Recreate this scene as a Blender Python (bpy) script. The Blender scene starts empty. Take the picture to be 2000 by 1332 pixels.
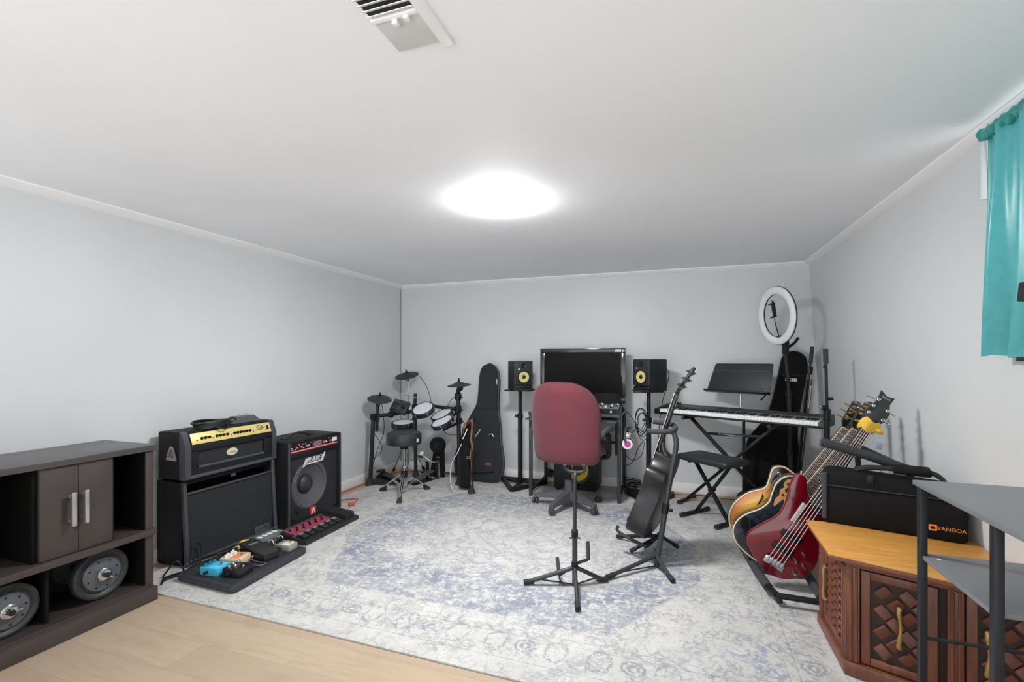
LAMP = 150.0; RIM=6.0; WORLD = 1.45; WORLD_LOW = 3.2; EXPO = 0.25
import bpy, bmesh, math, random
from mathutils import Vector, Matrix, Euler
random.seed(7)
SC = bpy.context.scene
COL = SC.collection
PI = math.pi
ROOTS = {}

# ------------------------------------------------------------------ camera geometry (room metres)
CAM_H = 1.257
YAW = math.atan(320 / 922)

# ------------------------------------------------------------------ materials
def lin(c):
    c /= 255.0
    return c / 12.92 if c <= 0.04045 else ((c + 0.055) / 1.055) ** 2.4
def rgb(c):
    return (lin(c[0]), lin(c[1]), lin(c[2]), 1.0)
MATS = {}
def mat(name, col, rough=0.5, metal=0.0, spec=0.5, coat=0.0, sheen=0.0, bump=None, var=None, emit=None, trans=0.0):
    """plain procedural material: a base colour with noise variation and noise bump"""
    if name in MATS:
        return MATS[name]
    m = bpy.data.materials.new(name)
    m.use_nodes = True
    nt = m.node_tree
    b = nt.nodes['Principled BSDF']
    b.inputs['Base Color'].default_value = rgb(col)
    b.inputs['Roughness'].default_value = rough
    b.inputs['Metallic'].default_value = metal
    b.inputs['Specular IOR Level'].default_value = spec
    b.inputs['Coat Weight'].default_value = coat
    b.inputs['Sheen Weight'].default_value = sheen
    b.inputs['Transmission Weight'].default_value = trans
    if emit:
        b.inputs['Emission Color'].default_value = rgb(emit[0])
        b.inputs['Emission Strength'].default_value = emit[1]
    if var or bump:
        tc = nt.nodes.new('ShaderNodeTexCoord')
        nz = nt.nodes.new('ShaderNodeTexNoise')
        nz.inputs['Scale'].default_value = (var or bump)[0]
        nz.inputs['Detail'].default_value = 4
        nt.links.new(tc.outputs['Object'], nz.inputs['Vector'])
        if var:
            mr = nt.nodes.new('ShaderNodeMapRange')
            mr.inputs['To Min'].default_value = 1 - var[1]
            mr.inputs['To Max'].default_value = 1 + var[1]
            nt.links.new(nz.outputs['Fac'], mr.inputs['Value'])
            mx = nt.nodes.new('ShaderNodeVectorMath')
            mx.operation = 'SCALE'
            mx.inputs[0].default_value = rgb(col)[:3]
            nt.links.new(mr.outputs['Result'], mx.inputs['Scale'])
            nt.links.new(mx.outputs['Vector'], b.inputs['Base Color'])
        if bump:
            n2 = nt.nodes.new('ShaderNodeTexNoise')
            n2.inputs['Scale'].default_value = bump[0]
            n2.inputs['Detail'].default_value = 3
            nt.links.new(tc.outputs['Object'], n2.inputs['Vector'])
            bp = nt.nodes.new('ShaderNodeBump')
            bp.inputs['Strength'].default_value = bump[1]
            bp.inputs['Distance'].default_value = 0.003
            nt.links.new(n2.outputs['Fac'], bp.inputs['Height'])
            nt.links.new(bp.outputs['Normal'], b.inputs['Normal'])
    MATS[name] = m
    return m

# small expression builder for node materials
class X:
    nt = None
    def __init__(s, sock): s.s = sock
    @staticmethod
    def op(o, *a):
        n = X.nt.nodes.new('ShaderNodeMath'); n.operation = o
        for i, v in enumerate(a):
            if isinstance(v, X): X.nt.links.new(v.s, n.inputs[i])
            else: n.inputs[i].default_value = v
        return X(n.outputs[0])
    def __add__(s, o): return X.op('ADD', s, o)
    __radd__ = __add__
    def __sub__(s, o): return X.op('SUBTRACT', s, o)
    def __rsub__(s, o): return X.op('SUBTRACT', o, s)
    def __mul__(s, o): return X.op('MULTIPLY', s, o)
    __rmul__ = __mul__
    def __truediv__(s, o): return X.op('DIVIDE', s, o)
    def abs(s): return X.op('ABSOLUTE', s)
    def min(s, o): return X.op('MINIMUM', s, o)
    def max(s, o): return X.op('MAXIMUM', s, o)
    def lt(s, o): return X.op('LESS_THAN', s, o)
    def gt(s, o): return X.op('GREATER_THAN', s, o)
    def sqrt(s): return X.op('SQRT', s)
    def sin(s): return X.op('SINE', s)
    def pingpong(s, o): return X.op('PINGPONG', s, o)
    def wrap(s, lo, hi): return X.op('WRAP', s, hi, lo)
    def step(s, a, b):
        n = X.nt.nodes.new('ShaderNodeMapRange'); n.interpolation_type = 'SMOOTHSTEP'
        X.nt.links.new(s.s, n.inputs['Value'])
        n.inputs['From Min'].default_value = a; n.inputs['From Max'].default_value = b
        return X(n.outputs['Result'])
    def line(s, at, w):            # 1 on |s-at| < w
        return (s - at).abs().step(w, w * 0.5)
def xnoise(vec, scale, detail=3, rough=0.5, dist=0.0):
    n = X.nt.nodes.new('ShaderNodeTexNoise')
    n.inputs['Scale'].default_value = scale; n.inputs['Detail'].default_value = detail
    n.inputs['Roughness'].default_value = rough; n.inputs['Distortion'].default_value = dist
    X.nt.links.new(vec, n.inputs['Vector'])
    return X(n.outputs['Fac'])
def xmap(vec, sc, loc=(0, 0, 0)):
    n = X.nt.nodes.new('ShaderNodeMapping')
    n.inputs['Scale'].default_value = sc; n.inputs['Location'].default_value = loc
    X.nt.links.new(vec, n.inputs['Vector'])
    return n.outputs['Vector']
def xmix(f, a, b):
    n = X.nt.nodes.new('ShaderNodeMix'); n.data_type = 'RGBA'
    if isinstance(f, X): X.nt.links.new(f.s, n.inputs[0])
    else: n.inputs[0].default_value = f
    for v, i in ((a, 6), (b, 7)):
        if isinstance(v, tuple): n.inputs[i].default_value = rgb(v)
        else: X.nt.links.new(v, n.inputs[i])
    return n.outputs[2]
def newmat(name, rough=0.5, spec=0.5):
    m = bpy.data.materials.new(name); m.use_nodes = True
    X.nt = m.node_tree
    b = X.nt.nodes['Principled BSDF']
    b.inputs['Roughness'].default_value = rough
    b.inputs['Specular IOR Level'].default_value = spec
    tc = X.nt.nodes.new('ShaderNodeTexCoord')
    MATS[name] = m
    return m, b, tc.outputs['Object']
def xsep(vec):
    n = X.nt.nodes.new('ShaderNodeSeparateXYZ'); X.nt.links.new(vec, n.inputs[0])
    return X(n.outputs[0]), X(n.outputs[1]), X(n.outputs[2])
def xbump(b, h, strength, dist=0.004):
    n = X.nt.nodes.new('ShaderNodeBump'); n.inputs['Strength'].default_value = strength; n.inputs['Distance'].default_value = dist
    X.nt.links.new(h.s, n.inputs['Height']); X.nt.links.new(n.outputs['Normal'], b.inputs['Normal'])

# ------------------------------------------------------------------ mesh builder
def frame_to(d, up=None):
    """rotation matrix whose z axis is d"""
    d = Vector(d).normalized()
    return d.to_track_quat('Z', 'Y').to_matrix()
def axes(xa, ya):
    x = Vector(xa).normalized(); y = Vector(ya); y = (y - x * y.dot(x)).normalized(); z = x.cross(y)
    return Matrix((x, y, z)).transposed()
def rz(a): return Matrix.Rotation(a, 3, 'Z')
def catmull(pts, k, closed=False):
    pts = [Vector(p) for p in pts]; out = []; n = len(pts)
    seg = n if closed else n - 1
    for i in range(seg):
        if closed: p0, p1, p2, p3 = pts[i - 1], pts[i], pts[(i + 1) % n], pts[(i + 2) % n]
        else: p0, p1, p2, p3 = pts[max(i - 1, 0)], pts[i], pts[i + 1], pts[min(i + 2, n - 1)]
        for j in range(k):
            t = j / k
            out.append(0.5 * ((2 * p1) + (p2 - p0) * t + (2 * p0 - 5 * p1 + 4 * p2 - p3) * t * t + (3 * p1 - p0 - 3 * p2 + p3) * t ** 3))
    if not closed: out.append(pts[-1])
    return out
class B:
    """collects shapes and links them as ONE mesh object"""
    def __init__(s, M=None):
        s.v = []; s.f = []; s.M = M          # M: optional 4x4 applied to everything added
    def _take(s, bm, M=None):
        off = len(s.v)
        bm.verts.ensure_lookup_table()
        for i, v in enumerate(bm.verts):
            v.index = i
            c = v.co if M is None else M @ v.co
            s.v.append(tuple(c if s.M is None else s.M @ c))
        for f in bm.faces: s.f.append([off + v.index for v in f.verts])
        bm.free()
        return s
    def raw(s, verts, faces):
        off = len(s.v)
        for c in verts: s.v.append(tuple(Vector(c) if s.M is None else s.M @ Vector(c)))
        for f in faces: s.f.append([off + i for i in f])
        return s
    def box(s, c, size, rot=None, bev=0.0, seg=2):
        bm = bmesh.new(); bmesh.ops.create_cube(bm, size=1.0)
        for v in bm.verts: v.co = Vector((v.co.x * size[0], v.co.y * size[1], v.co.z * size[2]))
        if bev: bmesh.ops.bevel(bm, geom=bm.edges[:], offset=min(bev, min(size) * 0.49), segments=seg, affect='EDGES', profile=0.5)
        R = (rot if rot is not None else Matrix.Identity(3)).to_4x4()
        return s._take(bm, Matrix.Translation(c) @ R)
    def span(s, lo, hi, bev=0.0, seg=2):
        lo, hi = Vector(lo), Vector(hi)
        return s.box((lo + hi) / 2, [abs(a) for a in (hi - lo)], None, bev, seg)
    def cyl(s, p0, p1, r0, r1=None, n=16, bev=0.0):
        p0, p1 = Vector(p0), Vector(p1); r1 = r0 if r1 is None else r1
        L = (p1 - p0).length
        if bev: return s.lathe([(0, 0), (r0 - bev, 0), (r0, bev), (r1, L - bev), (r1 - bev, L), (0, L)], p0, p1 - p0, n)
        return s.lathe([(0, 0), (r0, 0), (r1, L), (0, L)], p0, p1 - p0, n)
    def lathe(s, prof, o, axis=(0, 0, 1), n=24, sc=(1, 1)):
        R = frame_to(axis); o = Vector(o); vs = []; rings = []
        for r, h in prof:
            if r < 1e-6:
                rings.append([len(vs)]); vs.append(o + R @ Vector((0, 0, h)))
            else:
                rings.append(list(range(len(vs), len(vs) + n)))
                for i in range(n):
                    a = 2 * PI * i / n
                    vs.append(o + R @ Vector((r * math.cos(a) * sc[0], r * math.sin(a) * sc[1], h)))
        fs = []
        for a, b in zip(rings, rings[1:]):
            if len(a) == 1 and len(b) == 1: continue
            for i in range(n):
                j = (i + 1) % n
                if len(a) == 1: fs.append([a[0], b[j], b[i]])
                elif len(b) == 1: fs.append([a[i], a[j], b[0]])
                else: fs.append([a[i], a[j], b[j], b[i]])
        return s.raw(vs, fs)
    def tube(s, pts, r, n=8, k=0, closed=False):
        pts = [Vector(p) for p in pts]
        if k: pts = catmull(pts, k, closed)
        m = len(pts); vs = []
        rr = r if isinstance(r, (list, tuple)) else None
        t0 = (pts[1] - pts[0]).normalized()
        nrm = t0.orthogonal().normalized()
        prev = t0
        for i, p in enumerate(pts):
            if closed: t = (pts[(i + 1) % m] - pts[i - 1]).normalized()
            else: t = (pts[min(i + 1, m - 1)] - pts[max(i - 1, 0)]).normalized()
            q = prev.rotation_difference(t); nrm = (q @ nrm); nrm = (nrm - t * nrm.dot(t)).normalized(); prev = t
            bn = t.cross(nrm)
            rad = r if rr is None else rr[min(int(i * len(rr) / m), len(rr) - 1)] if len(rr) != m else rr[i]
            for j in range(n):
                a = 2 * PI * j / n
                vs.append(p + (nrm * math.cos(a) + bn * math.sin(a)) * rad)
        fs = []
        for i in range(m if closed else m - 1):
            a = i * n; b = ((i + 1) % m) * n
            for j in range(n):
                jj = (j + 1) % n
                fs.append([a + j, a + jj, b + jj, b + j])
        if not closed:
            fs.append(list(range(n))[::-1]); fs.append([(m - 1) * n + j for j in range(n)])
        return s.raw(vs, fs)
    def bar(s, p0, p1, w, h=None, up=(0, 0, 1), bev=0.002):
        """rectangular bar from p0 to p1"""
        p0, p1 = Vector(p0), Vector(p1); h = w if h is None else h
        d = p1 - p0; z = d.normalized(); u = Vector(up)
        if abs(u.normalized().dot(z)) > 0.98: u = Vector((0, 1, 0))
        x = u.cross(z).normalized(); y = z.cross(x)
        return s.box((p0 + p1) / 2, (w, h, d.length), Matrix((x, y, z)).transposed(), bev)
    def prism(s, pts, depth, M=None, bev=0.0, seg=2, dome=0.0):
        """outline pts (x, y) extruded from z=0 to z=depth with rounded rims; dome lifts the middle of the top"""
        bm = bmesh.new()
        vs = [bm.verts.new((p[0], p[1], 0)) for p in pts]
        f = bm.faces.new(vs); bm.normal_update()
        if f.normal.z > 0: f.normal_flip()
        r = bmesh.ops.extrude_face_region(bm, geom=[f])
        up = [e for e in r['geom'] if isinstance(e, bmesh.types.BMVert)]
        for v in up: v.co.z = depth
        bm.normal_update()
        if bev:
            ed = [e for e in bm.edges if abs(e.verts[0].co.z - e.verts[1].co.z) < 1e-6]
            bmesh.ops.bevel(bm, geom=ed, offset=bev, segments=seg, affect='EDGES', profile=0.5, clamp_overlap=True)
        return s._take(bm, M)
    def ring(s, c, R, r, axis, n=40, m=10, sc=(1, 1)):
        F = frame_to(axis); c = Vector(c)
        pts = [c + F @ Vector((R * math.cos(2 * PI * i / n) * sc[0], R * math.sin(2 * PI * i / n) * sc[1], 0)) for i in range(n)]
        return s.tube(pts, r, m, 0, True)
    def sphere(s, c, r, sc=(1, 1, 1), n=16):
        bm = bmesh.new(); bmesh.ops.create_uvsphere(bm, u_segments=n, v_segments=max(6, n // 2), radius=r)
        return s._take(bm, Matrix.Translation(c) @ Matrix.Diagonal((*sc, 1)))
    def sheet(s, rows, close=False):
        n = len(rows[0]); vs = [p for row in rows for p in row]; fs = []
        for i in range(len(rows) - 1):
            for j in range(n - 1 if not close else n):
                fs.append([i * n + j, i * n + (j + 1) % n, (i + 1) * n + (j + 1) % n, (i + 1) * n + j])
        return s.raw(vs, fs)
    def done(s, name, m, parent=None, world=True, ang=35):
        me = bpy.data.meshes.new(name)
        vs = s.v
        if parent is not None and world and parent.name in ROOTS:
            inv = ROOTS[parent.name].inverted()
            vs = [inv @ Vector(v) for v in vs]
        me.from_pydata(vs, [], s.f)
        bm = bmesh.new(); bm.from_mesh(me)
        bmesh.ops.recalc_face_normals(bm, faces=bm.faces[:])
        bm.to_mesh(me); bm.free()
        me.shade_smooth(); me.set_sharp_from_angle(angle=math.radians(ang))
        if isinstance(m, (list, tuple)):
            for q in m: me.materials.append(q)
        else: me.materials.append(m)
        o = bpy.data.objects.new(name, me); COL.objects.link(o)
        if parent is not None:
            o.parent = parent
            if parent.name in ROOTS: ROOTS[o.name] = ROOTS[parent.name]
        return o
def tag(o, label=None, cat=None, group=None, kind=None):
    if label: o['label'] = label
    if cat: o['category'] = cat
    if group: o['group'] = group
    if kind: o['kind'] = kind
    return o
def thing(name, label, cat, loc=(0, 0, 0), rot=0.0, group=None):
    o = bpy.data.objects.new(name, None); COL.objects.link(o)
    R = Matrix.Rotation(rot, 4, 'Z') if not isinstance(rot, Matrix) else rot.to_4x4()
    Mx = Matrix.Translation(loc) @ R
    o.matrix_world = Mx; o.location = Mx.to_translation(); o.rotation_euler = Mx.to_euler()
    o.empty_display_size = 0.05
    ROOTS[o.name] = Mx
    return tag(o, label, cat, group)
def copy_thing(o, loc, rot=None, label=None, group=None):
    def cp(src, par):
        c = src.copy(); COL.objects.link(c)
        if par is not None: c.parent = par
        for ch in [q for q in COL.objects if q.parent is src]: cp(ch, c)
        return c
    c = cp(o, None); c.location = loc
    if rot is not None: c.rotation_euler = (0, 0, rot)
    if label: c['label'] = label
    if group: c['group'] = group
    return c
def text(name, body, size, M, m, parent, extrude=0.001, shear=0.0, sx=1.0, align='CENTER', world=True):
    """raised lettering turned into a mesh"""
    cu = bpy.data.curves.new(name, 'FONT'); cu.body = body; cu.size = size; cu.extrude = extrude; cu.shear = shear
    cu.align_x = align; cu.align_y = 'CENTER'; cu.resolution_u = 3
    ob = bpy.data.objects.new('tmp', cu)
    me = bpy.data.meshes.new_from_object(ob)
    bpy.data.objects.remove(ob); bpy.data.curves.remove(cu)
    b = B()
    b.raw([M @ Vector((v.co.x * sx, v.co.y, v.co.z)) for v in me.vertices], [list(p.vertices) for p in me.polygons])
    bpy.data.meshes.remove(me)
    return b.done(name, m, parent, world)
def place(o, xa, ya):
    """4x4 from an origin and two axes"""
    return Matrix.Translation(o) @ axes(xa, ya).to_4x4()

# common materials
BLACK = mat('black_powder_coat', (23, 24, 26), 0.45, spec=0.35, bump=(400, 0.15))
BLACKP = mat('black_plastic', (20, 20, 22), 0.42, spec=0.35)
SATIN = mat('dark_satin_metal', (36, 37, 40), 0.38, 0.3, spec=0.35)
RUBBER = mat('black_rubber', (34, 35, 37), 0.75)
CHROME = mat('chrome', (205, 206, 208), 0.18, 1.0)
SILVER = mat('brushed_silver', (190, 191, 194), 0.35, 0.8)
WHITE = mat('white_paint', (228, 228, 226), 0.45)
WHITEP = mat('white_plastic', (230, 230, 228), 0.35)
TOLEX = mat('black_tolex', (22, 22, 25), 0.6, spec=0.3, bump=(900, 0.35))
FABRIC_BK = mat('black_nylon_fabric', (20, 20, 23), 0.85, spec=0.2, sheen=0.08, bump=(700, 0.3))
CABLE = mat('black_cable_rubber', (24, 25, 27), 0.55)
# ================================================================== THE ROOM
H = 2.13
XL, XR, YB, YF = -3.04, 1.11, 4.79, -1.5
FY0 = -1.1  # floor cut short behind the camera so added light rises from below
def xr(z):                 # the right hand wall leans out a little towards its foot
    return 1.225 - 0.115 * z / H

# --- wall paint
def paint(name, col, rough):
    m, b, v = newmat(name, rough, 0.4)
    n = xnoise(v, 1.3, 3); n2 = xnoise(v, 60, 3)
    c = xmix(n.step(0.3, 0.7), tuple(int(q * 0.985) for q in col), col)
    X.nt.links.new(c, b.inputs['Base Color'])
    xbump(b, n2, 0.06, 0.002)
    return m
M_WALL = paint('grey_wall_paint', (213, 216, 218), 0.42)
M_CEIL = paint('white_ceiling_paint', (244, 246, 250), 0.7)
M_TRIM = mat('white_trim_paint', (242, 242, 243), 0.45)
# --- floor planks
m, b, v = newmat('pale_oak_planks', 0.38, 0.4)
br = X.nt.nodes.new('ShaderNodeTexBrick')
br.offset = 0.37
for k, val in (('Scale', 1.0), ('Mortar Size', 0.0012), ('Mortar Smooth', 0.2), ('Bias', 0.0), ('Brick Width', 1.22), ('Row Height', 0.178)): br.inputs[k].default_value = val
br.inputs['Color1'].default_value = (0.25, 0.25, 0.25, 1); br.inputs['Color2'].default_value = (0.75, 0.75, 0.75, 1); br.inputs['Mortar'].default_value = (0.42, 0.42, 0.42, 1)
X.nt.links.new(xmap(v, (1, 1, 1), (0.3, 0.07, 0)), br.inputs['Vector'])
plank = X(br.outputs['Color'])
gr = xnoise(xmap(v, (1.6, 14, 1)), 2.4, 5, 0.6, 0.8)
blot = xnoise(xmap(v, (2.2, 4.5, 1)), 1.6, 3)
c1 = xmix(plank.step(0.1, 0.9), (168, 149, 128), (184, 166, 144))
c2 = xmix(gr.step(0.40, 0.70) * 0.65, c1, (170, 148, 124))
c3 = xmix(blot.step(0.54, 0.72) * 0.5, c2, (162, 142, 118))
c4 = xmix(X(br.outputs['Fac']) * 0.35, c3, (140, 118, 96))
X.nt.links.new(c4, b.inputs['Base Color'])
M_FLOOR = m

tag(B().span((XL - 0.12, FY0, -0.1), (1.32, YB + 0.12, 0)).done('floor', M_FLOOR), kind='structure')
tag(B().span((XL - 0.12, YF, H), (1.32, YB + 0.12, H + 0.1)).done('ceiling', M_CEIL), kind='structure')
tag(B().span((XL - 0.12, YF, 0), (XL, YB + 0.12, H)).done('wall_left', M_WALL), kind='structure')
tag(B().span((XL, YB, 0), (1.32, YB + 0.12, H)).done('wall_back', M_WALL), kind='structure')
WY0, WY1, WZ0, WZ1 = 1.30, 2.28, 1.38, 2.09     # window opening in the right wall
bw = B()
def wr(y0, y1, z0, z1):
    vs = [(xr(z0), y0, z0), (xr(z0), y1, z0), (xr(z1), y1, z1), (xr(z1), y0, z1), (1.32, y0, z0), (1.32, y1, z0), (1.32, y1, z1), (1.32, y0, z1)]
    bw.raw(vs, [[0, 1, 2, 3], [7, 6, 5, 4], [0, 4, 5, 1], [3, 2, 6, 7], [0, 3, 7, 4], [1, 5, 6, 2]])
wr(YF, WY0, 0, H); wr(WY1, YB, 0, H); wr(WY0, WY1, 0, WZ0); wr(WY0, WY1, WZ1, H)
tag(bw.done('wall_right', M_WALL), kind='structure')
# window behind the curtain
wf = B()
for y0, y1, z0, z1 in ((WY0, WY1, WZ0, WZ0 + 0.05), (WY0, WY1, WZ1 - 0.05, WZ1), (WY0, WY0 + 0.05, WZ0 + 0.05, WZ1 - 0.05), (WY1 - 0.05, WY1, WZ0 + 0.05, WZ1 - 0.05), (1.77, 1.81, WZ0 + 0.05, WZ1 - 0.05)):
    wf.span((1.19, y0, z0), (1.25, y1, z1), 0.004)
wn = tag(wf.done('window_1', M_TRIM), kind='structure')
m, b, v = newmat('window_glass', 0.02, 0.5)
b.inputs['Transmission Weight'].default_value = 1.0; b.inputs['Base Color'].default_value = (1, 1, 1, 1); b.inputs['IOR'].default_value = 1.1
B().span((1.215, WY0 + 0.04, WZ0 + 0.04), (1.221, WY1 - 0.04, WZ1 - 0.04)).done('pane', m, wn)
# window casing seen beside the curtain
wc = B().span((1.098, WY1 + 0.004, 1.87), (1.118, WY1 + 0.018, 2.095), 0.003)
tag(wc.done('trim_4', M_WALL), kind='structure')
# ceiling coves
def cove(name, a, b_, nrm):
    a, b_, nrm = Vector(a), Vector(b_), Vector(nrm)
    prof = [(0, 0), (0.048, 0), (0.048, -0.008), (0.018, -0.034), (0, -0.040)]
    vs = [];
    for p in (a, b_):
        for u, w in prof: vs.append(p + nrm * u + Vector((0, 0, w)))
    n = len(prof)
    fs = [[i, (i + 1) % n, n + (i + 1) % n, n + i] for i in range(n)] + [list(range(n)), [n + i for i in range(n)][::-1]]
    tag(B().raw(vs, fs).done(name, M_TRIM), kind='structure')
cove('trim_1', (XL, YF, H), (XL, YB, H), (1, 0, 0))
cove('trim_2', (XL, YB, H), (XR, YB, H), (0, -0.7, 0))
cove('trim_3', (XR + 0.004, YF, H), (XR + 0.004, YB, H), (-1, 0, 0))
# skirting boards
tag(B().span((XL, YF, 0), (XL + 0.013, YB, 0.088), 0.004).done('baseboard_left', M_TRIM), kind='structure')
tag(B().span((XL, YB - 0.013, 0), (1.21, YB, 0.088), 0.004).done('baseboard_back', M_TRIM), kind='structure')
# thin bead down the back left corner
tag(B().cyl((XL + 0.004, YB - 0.004, 0.09), (XL + 0.004, YB - 0.004, H - 0.03), 0.004, n=8).done('trim_5', mat('grey_bead', (150, 152, 154), 0.5)), kind='structure')

# --- rug
RX0, RX1, RY0, RY1 = -2.90, 0.76, 1.755, 4.54
m, b, v = newmat('faded_blue_oriental_rug', 0.95, 0.1)
x, y, z = xsep(v)                                 # object space, metres from the rug centre
hw, hh = (RX1 - RX0) / 2, (RY1 - RY0) / 2
wob = xnoise(v, 3.0, 2); wob2 = xnoise(xmap(v, (1, 1, 1), (5, 3, 0)), 3.0, 2)
xw, yw_ = x + (wob - 0.5) * 0.06, y + (wob2 - 0.5) * 0.06
ex, ey = hw - x.abs(), hh - y.abs()
e = ex.min(ey)                                    # distance from the edge
fine = xnoise(v, 70, 4, 0.7); med = xnoise(v, 22, 4, 0.65, 1.2); big = xnoise(v, 5.5, 3, 0.6, 0.5)
weave = xnoise(xmap(v, (9, 60, 1)), 4, 2); weave2 = xnoise(xmap(v, (60, 9, 1)), 4, 2)
wear = (big * 0.6 + med * 0.4).step(0.36, 0.66)   # where the pile is worn to the pale ground
ax, ay = xw.abs(), yw_.abs()
# hexagonal blue field
hexd = (ay - 0.98).max((ax * 0.86 + ay * 0.50) - 1.17).max(ax - 1.20)
field = hexd.step(0.012, -0.012)
# pale inner medallion, lobed, and pale corner diamonds
lobe = (ax * ax * 1.35 + ay * ay * 1.9).sqrt() - (0.56 + 0.07 * (ax * 14.0).sin() * (ay * 16.0).sin())
medal = lobe.step(0.03, -0.03)
dia = ((ax - 0.62).abs() * 1.1 + (ay - 0.40).abs() * 1.5) - 0.23
diam = dia.step(0.015, -0.015)
blue = field * (1.0 - medal * 0.92) * (1.0 - diam * 0.9)
core = (ax * 1.2 + ay * 1.3 - 0.26).step(0.02, -0.02) * 0.5
ringm = lobe.line(-0.10, 0.018) + lobe.line(0.03, 0.012) + dia.line(-0.06, 0.014) + (ax * 1.2 + ay * 1.3).line(0.36, 0.02)
corner = ((ax - 1.52).abs() * 1.0 + (ay - 0.92).abs() * 1.1 - 0.26).step(0.10, -0.10)
spand = ((ax - 1.52) * (ax - 1.52) + (ay - 0.92) * (ay - 0.92)).sqrt().line(0.36, 0.02)
# allover vine marks: distorted cellular lines
def veins(sc, off):
    vo = X.nt.nodes.new('ShaderNodeTexVoronoi'); vo.feature = 'DISTANCE_TO_EDGE'; vo.inputs['Scale'].default_value = sc
    dn = X.nt.nodes.new('ShaderNodeTexNoise'); dn.inputs['Scale'].default_value = 9; X.nt.links.new(v, dn.inputs['Vector'])
    ad = X.nt.nodes.new('ShaderNodeVectorMath'); ad.operation = 'MULTIPLY_ADD'
    X.nt.links.new(dn.outputs['Color'], ad.inputs[0]); ad.inputs[1].default_value = (0.12, 0.12, 0)
    X.nt.links.new(xmap(v, (1, 1, 1), (off, off * 0.7, 0)), ad.inputs[2])
    X.nt.links.new(ad.outputs[0], vo.inputs['Vector'])
    return X(vo.outputs['Distance'])
v1 = veins(7.5, 0.0).step(0.055, 0.015); v2 = veins(13, 3.1).step(0.07, 0.02)
mark_gate = xnoise(xmap(v, (1, 1, 1), (9, 2, 0)), 8, 3, 0.6).step(0.38, 0.58)
v3 = veins(24, 6.3).step(0.10, 0.03)
marks = ((v1 * 0.55).max(v2 * 0.75).max(v3 * 0.8)) * mark_gate * med.step(0.32, 0.52)
# borders: guard lines, dotted bands, rosettes
border = e.step(0.34, 0.32)
lines = (e.line(0.112, 0.0035) + e.line(0.325, 0.0035) + e.line(0.285, 0.003)) * (0.35 + 0.65 * med.step(0.40, 0.56))
ux = x.wrap(-0.23, 0.23); uy = y.wrap(-0.23, 0.23)
onx = ey.lt(ex)                                    # 1 along the long edges
u = ux * onx + uy * (1.0 - onx)
du = u; dv = e - 0.222
rr = (du * du + dv * dv * 1.3).sqrt() + (med - 0.5) * 0.06 + (fine - 0.5) * 0.03
ros = (rr.line(0.046, 0.009) + rr.line(0.020, 0.012)).min(1.0) + (((u.abs() - 0.135) * (u.abs() - 0.135) + (dv * dv) * 0.5).sqrt() + (med - 0.5) * 0.07 + (fine - 0.5) * 0.03).line(0.048, 0.006) * 0.9
dots1 = ((X.op('MULTIPLY', x + y, 75.0).sin() * 0.5 + 0.5) * fine).step(0.32, 0.5) * (e.line(0.165, 0.030).max(e.line(0.30, 0.026))) * mark_gate.max(0.4)
bmk = (lines.min(1.0) * 0.75 + ros.min(1.0) * 0.9 * border * med.step(0.3, 0.5) + dots1 * 0.5).min(1.0) * border.max(lines.min(1.0))
mot = fine.step(0.48, 0.72)
ground = xmix(big.step(0.3, 0.7), (186, 185, 181), (197, 195, 192))
cA = xmix(marks * (1.0 - border * 0.15) * 0.90, ground, (136, 138, 143))
outer = hexd.step(-0.60, -0.22)
patch = xnoise(xmap(v, (1, 1, 1), (2, 7, 0)), 3.2, 3, 0.55).step(0.43, 0.62)
sa = xnoise(xmap(v, (5.5, 12, 1)), 2.6, 5, 0.66, 0.6); sb = xnoise(xmap(v, (14, 5, 1), (3, 1, 0)), 2.2, 4, 0.62)
streak = sa * 0.48 + sb * 0.26 + med * 0.26
bl = blue * (streak.step(0.44, 0.53) * 0.80 + mot * 0.22).min(1.0) * (0.24 + 0.76 * outer * (0.45 + 0.55 * patch))
cB0 = xmix(bl.min(0.92), cA, (108, 117, 139))
cB = xmix(bl.min(1.0) * fine.step(0.50, 0.66) * 0.65, cB0, (74, 82, 106))
cC = xmix((ringm.min(1.0) * field * 0.75 + core * 0.3) * med.step(0.33, 0.5), cB, (152, 157, 168))
cD = xmix((corner * 0.8 + spand * 0.4).min(1.0) * med.step(0.47, 0.62) * (1.0 - border), cC, (124, 135, 165))
cE = xmix(bmk * 0.80, cD, (122, 127, 137))
cE2 = xmix(med.step(0.50, 0.70) * 0.34, cE, (166, 166, 167))
cF = xmix(fine.step(0.52, 0.70) * 0.42, cE2, (132, 134, 140))
cG = xmix((weave.step(0.58, 0.8) + weave2.step(0.58, 0.8)).min(1.0) * 0.18, cF, (238, 237, 235))
X.nt.links.new(cG, b.inputs['Base Color'])
b.inputs['Sheen Weight'].default_value = 0.15
xbump(b, fine + weave * 0.6, 0.25, 0.003)
M_RUG = m
rg = bpy.data.objects.new('area_rug', None)
bmr = B()
nx, ny = 60, 46
rows = []
for j in range(ny + 1):
    row = []
    for i in range(nx + 1):
        px = -hw + 2 * hw * i / nx; py = -hh + 2 * hh * j / ny
        edge = min(hw - abs(px), hh - abs(py))
        zz = 0.0068 + (0.0022 if edge < 0.03 and (i * 7 + j * 3) % 11 == 0 else 0)
        row.append((px, py, zz))
    rows.append(row)
bmr.sheet(rows)
edge = [rows[0][i] for i in range(nx + 1)] + [rows[j][nx] for j in range(1, ny + 1)] + [rows[ny][i] for i in range(nx - 1, -1, -1)] + [rows[j][0] for j in range(ny - 1, 0, -1)]
bmr.sheet([[(p[0], p[1], 0.0) for p in edge], edge], True)
rug = bmr.done('area_rug', M_RUG)
rug.location = ((RX0 + RX1) / 2, (RY0 + RY1) / 2, 0.0005)
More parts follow.
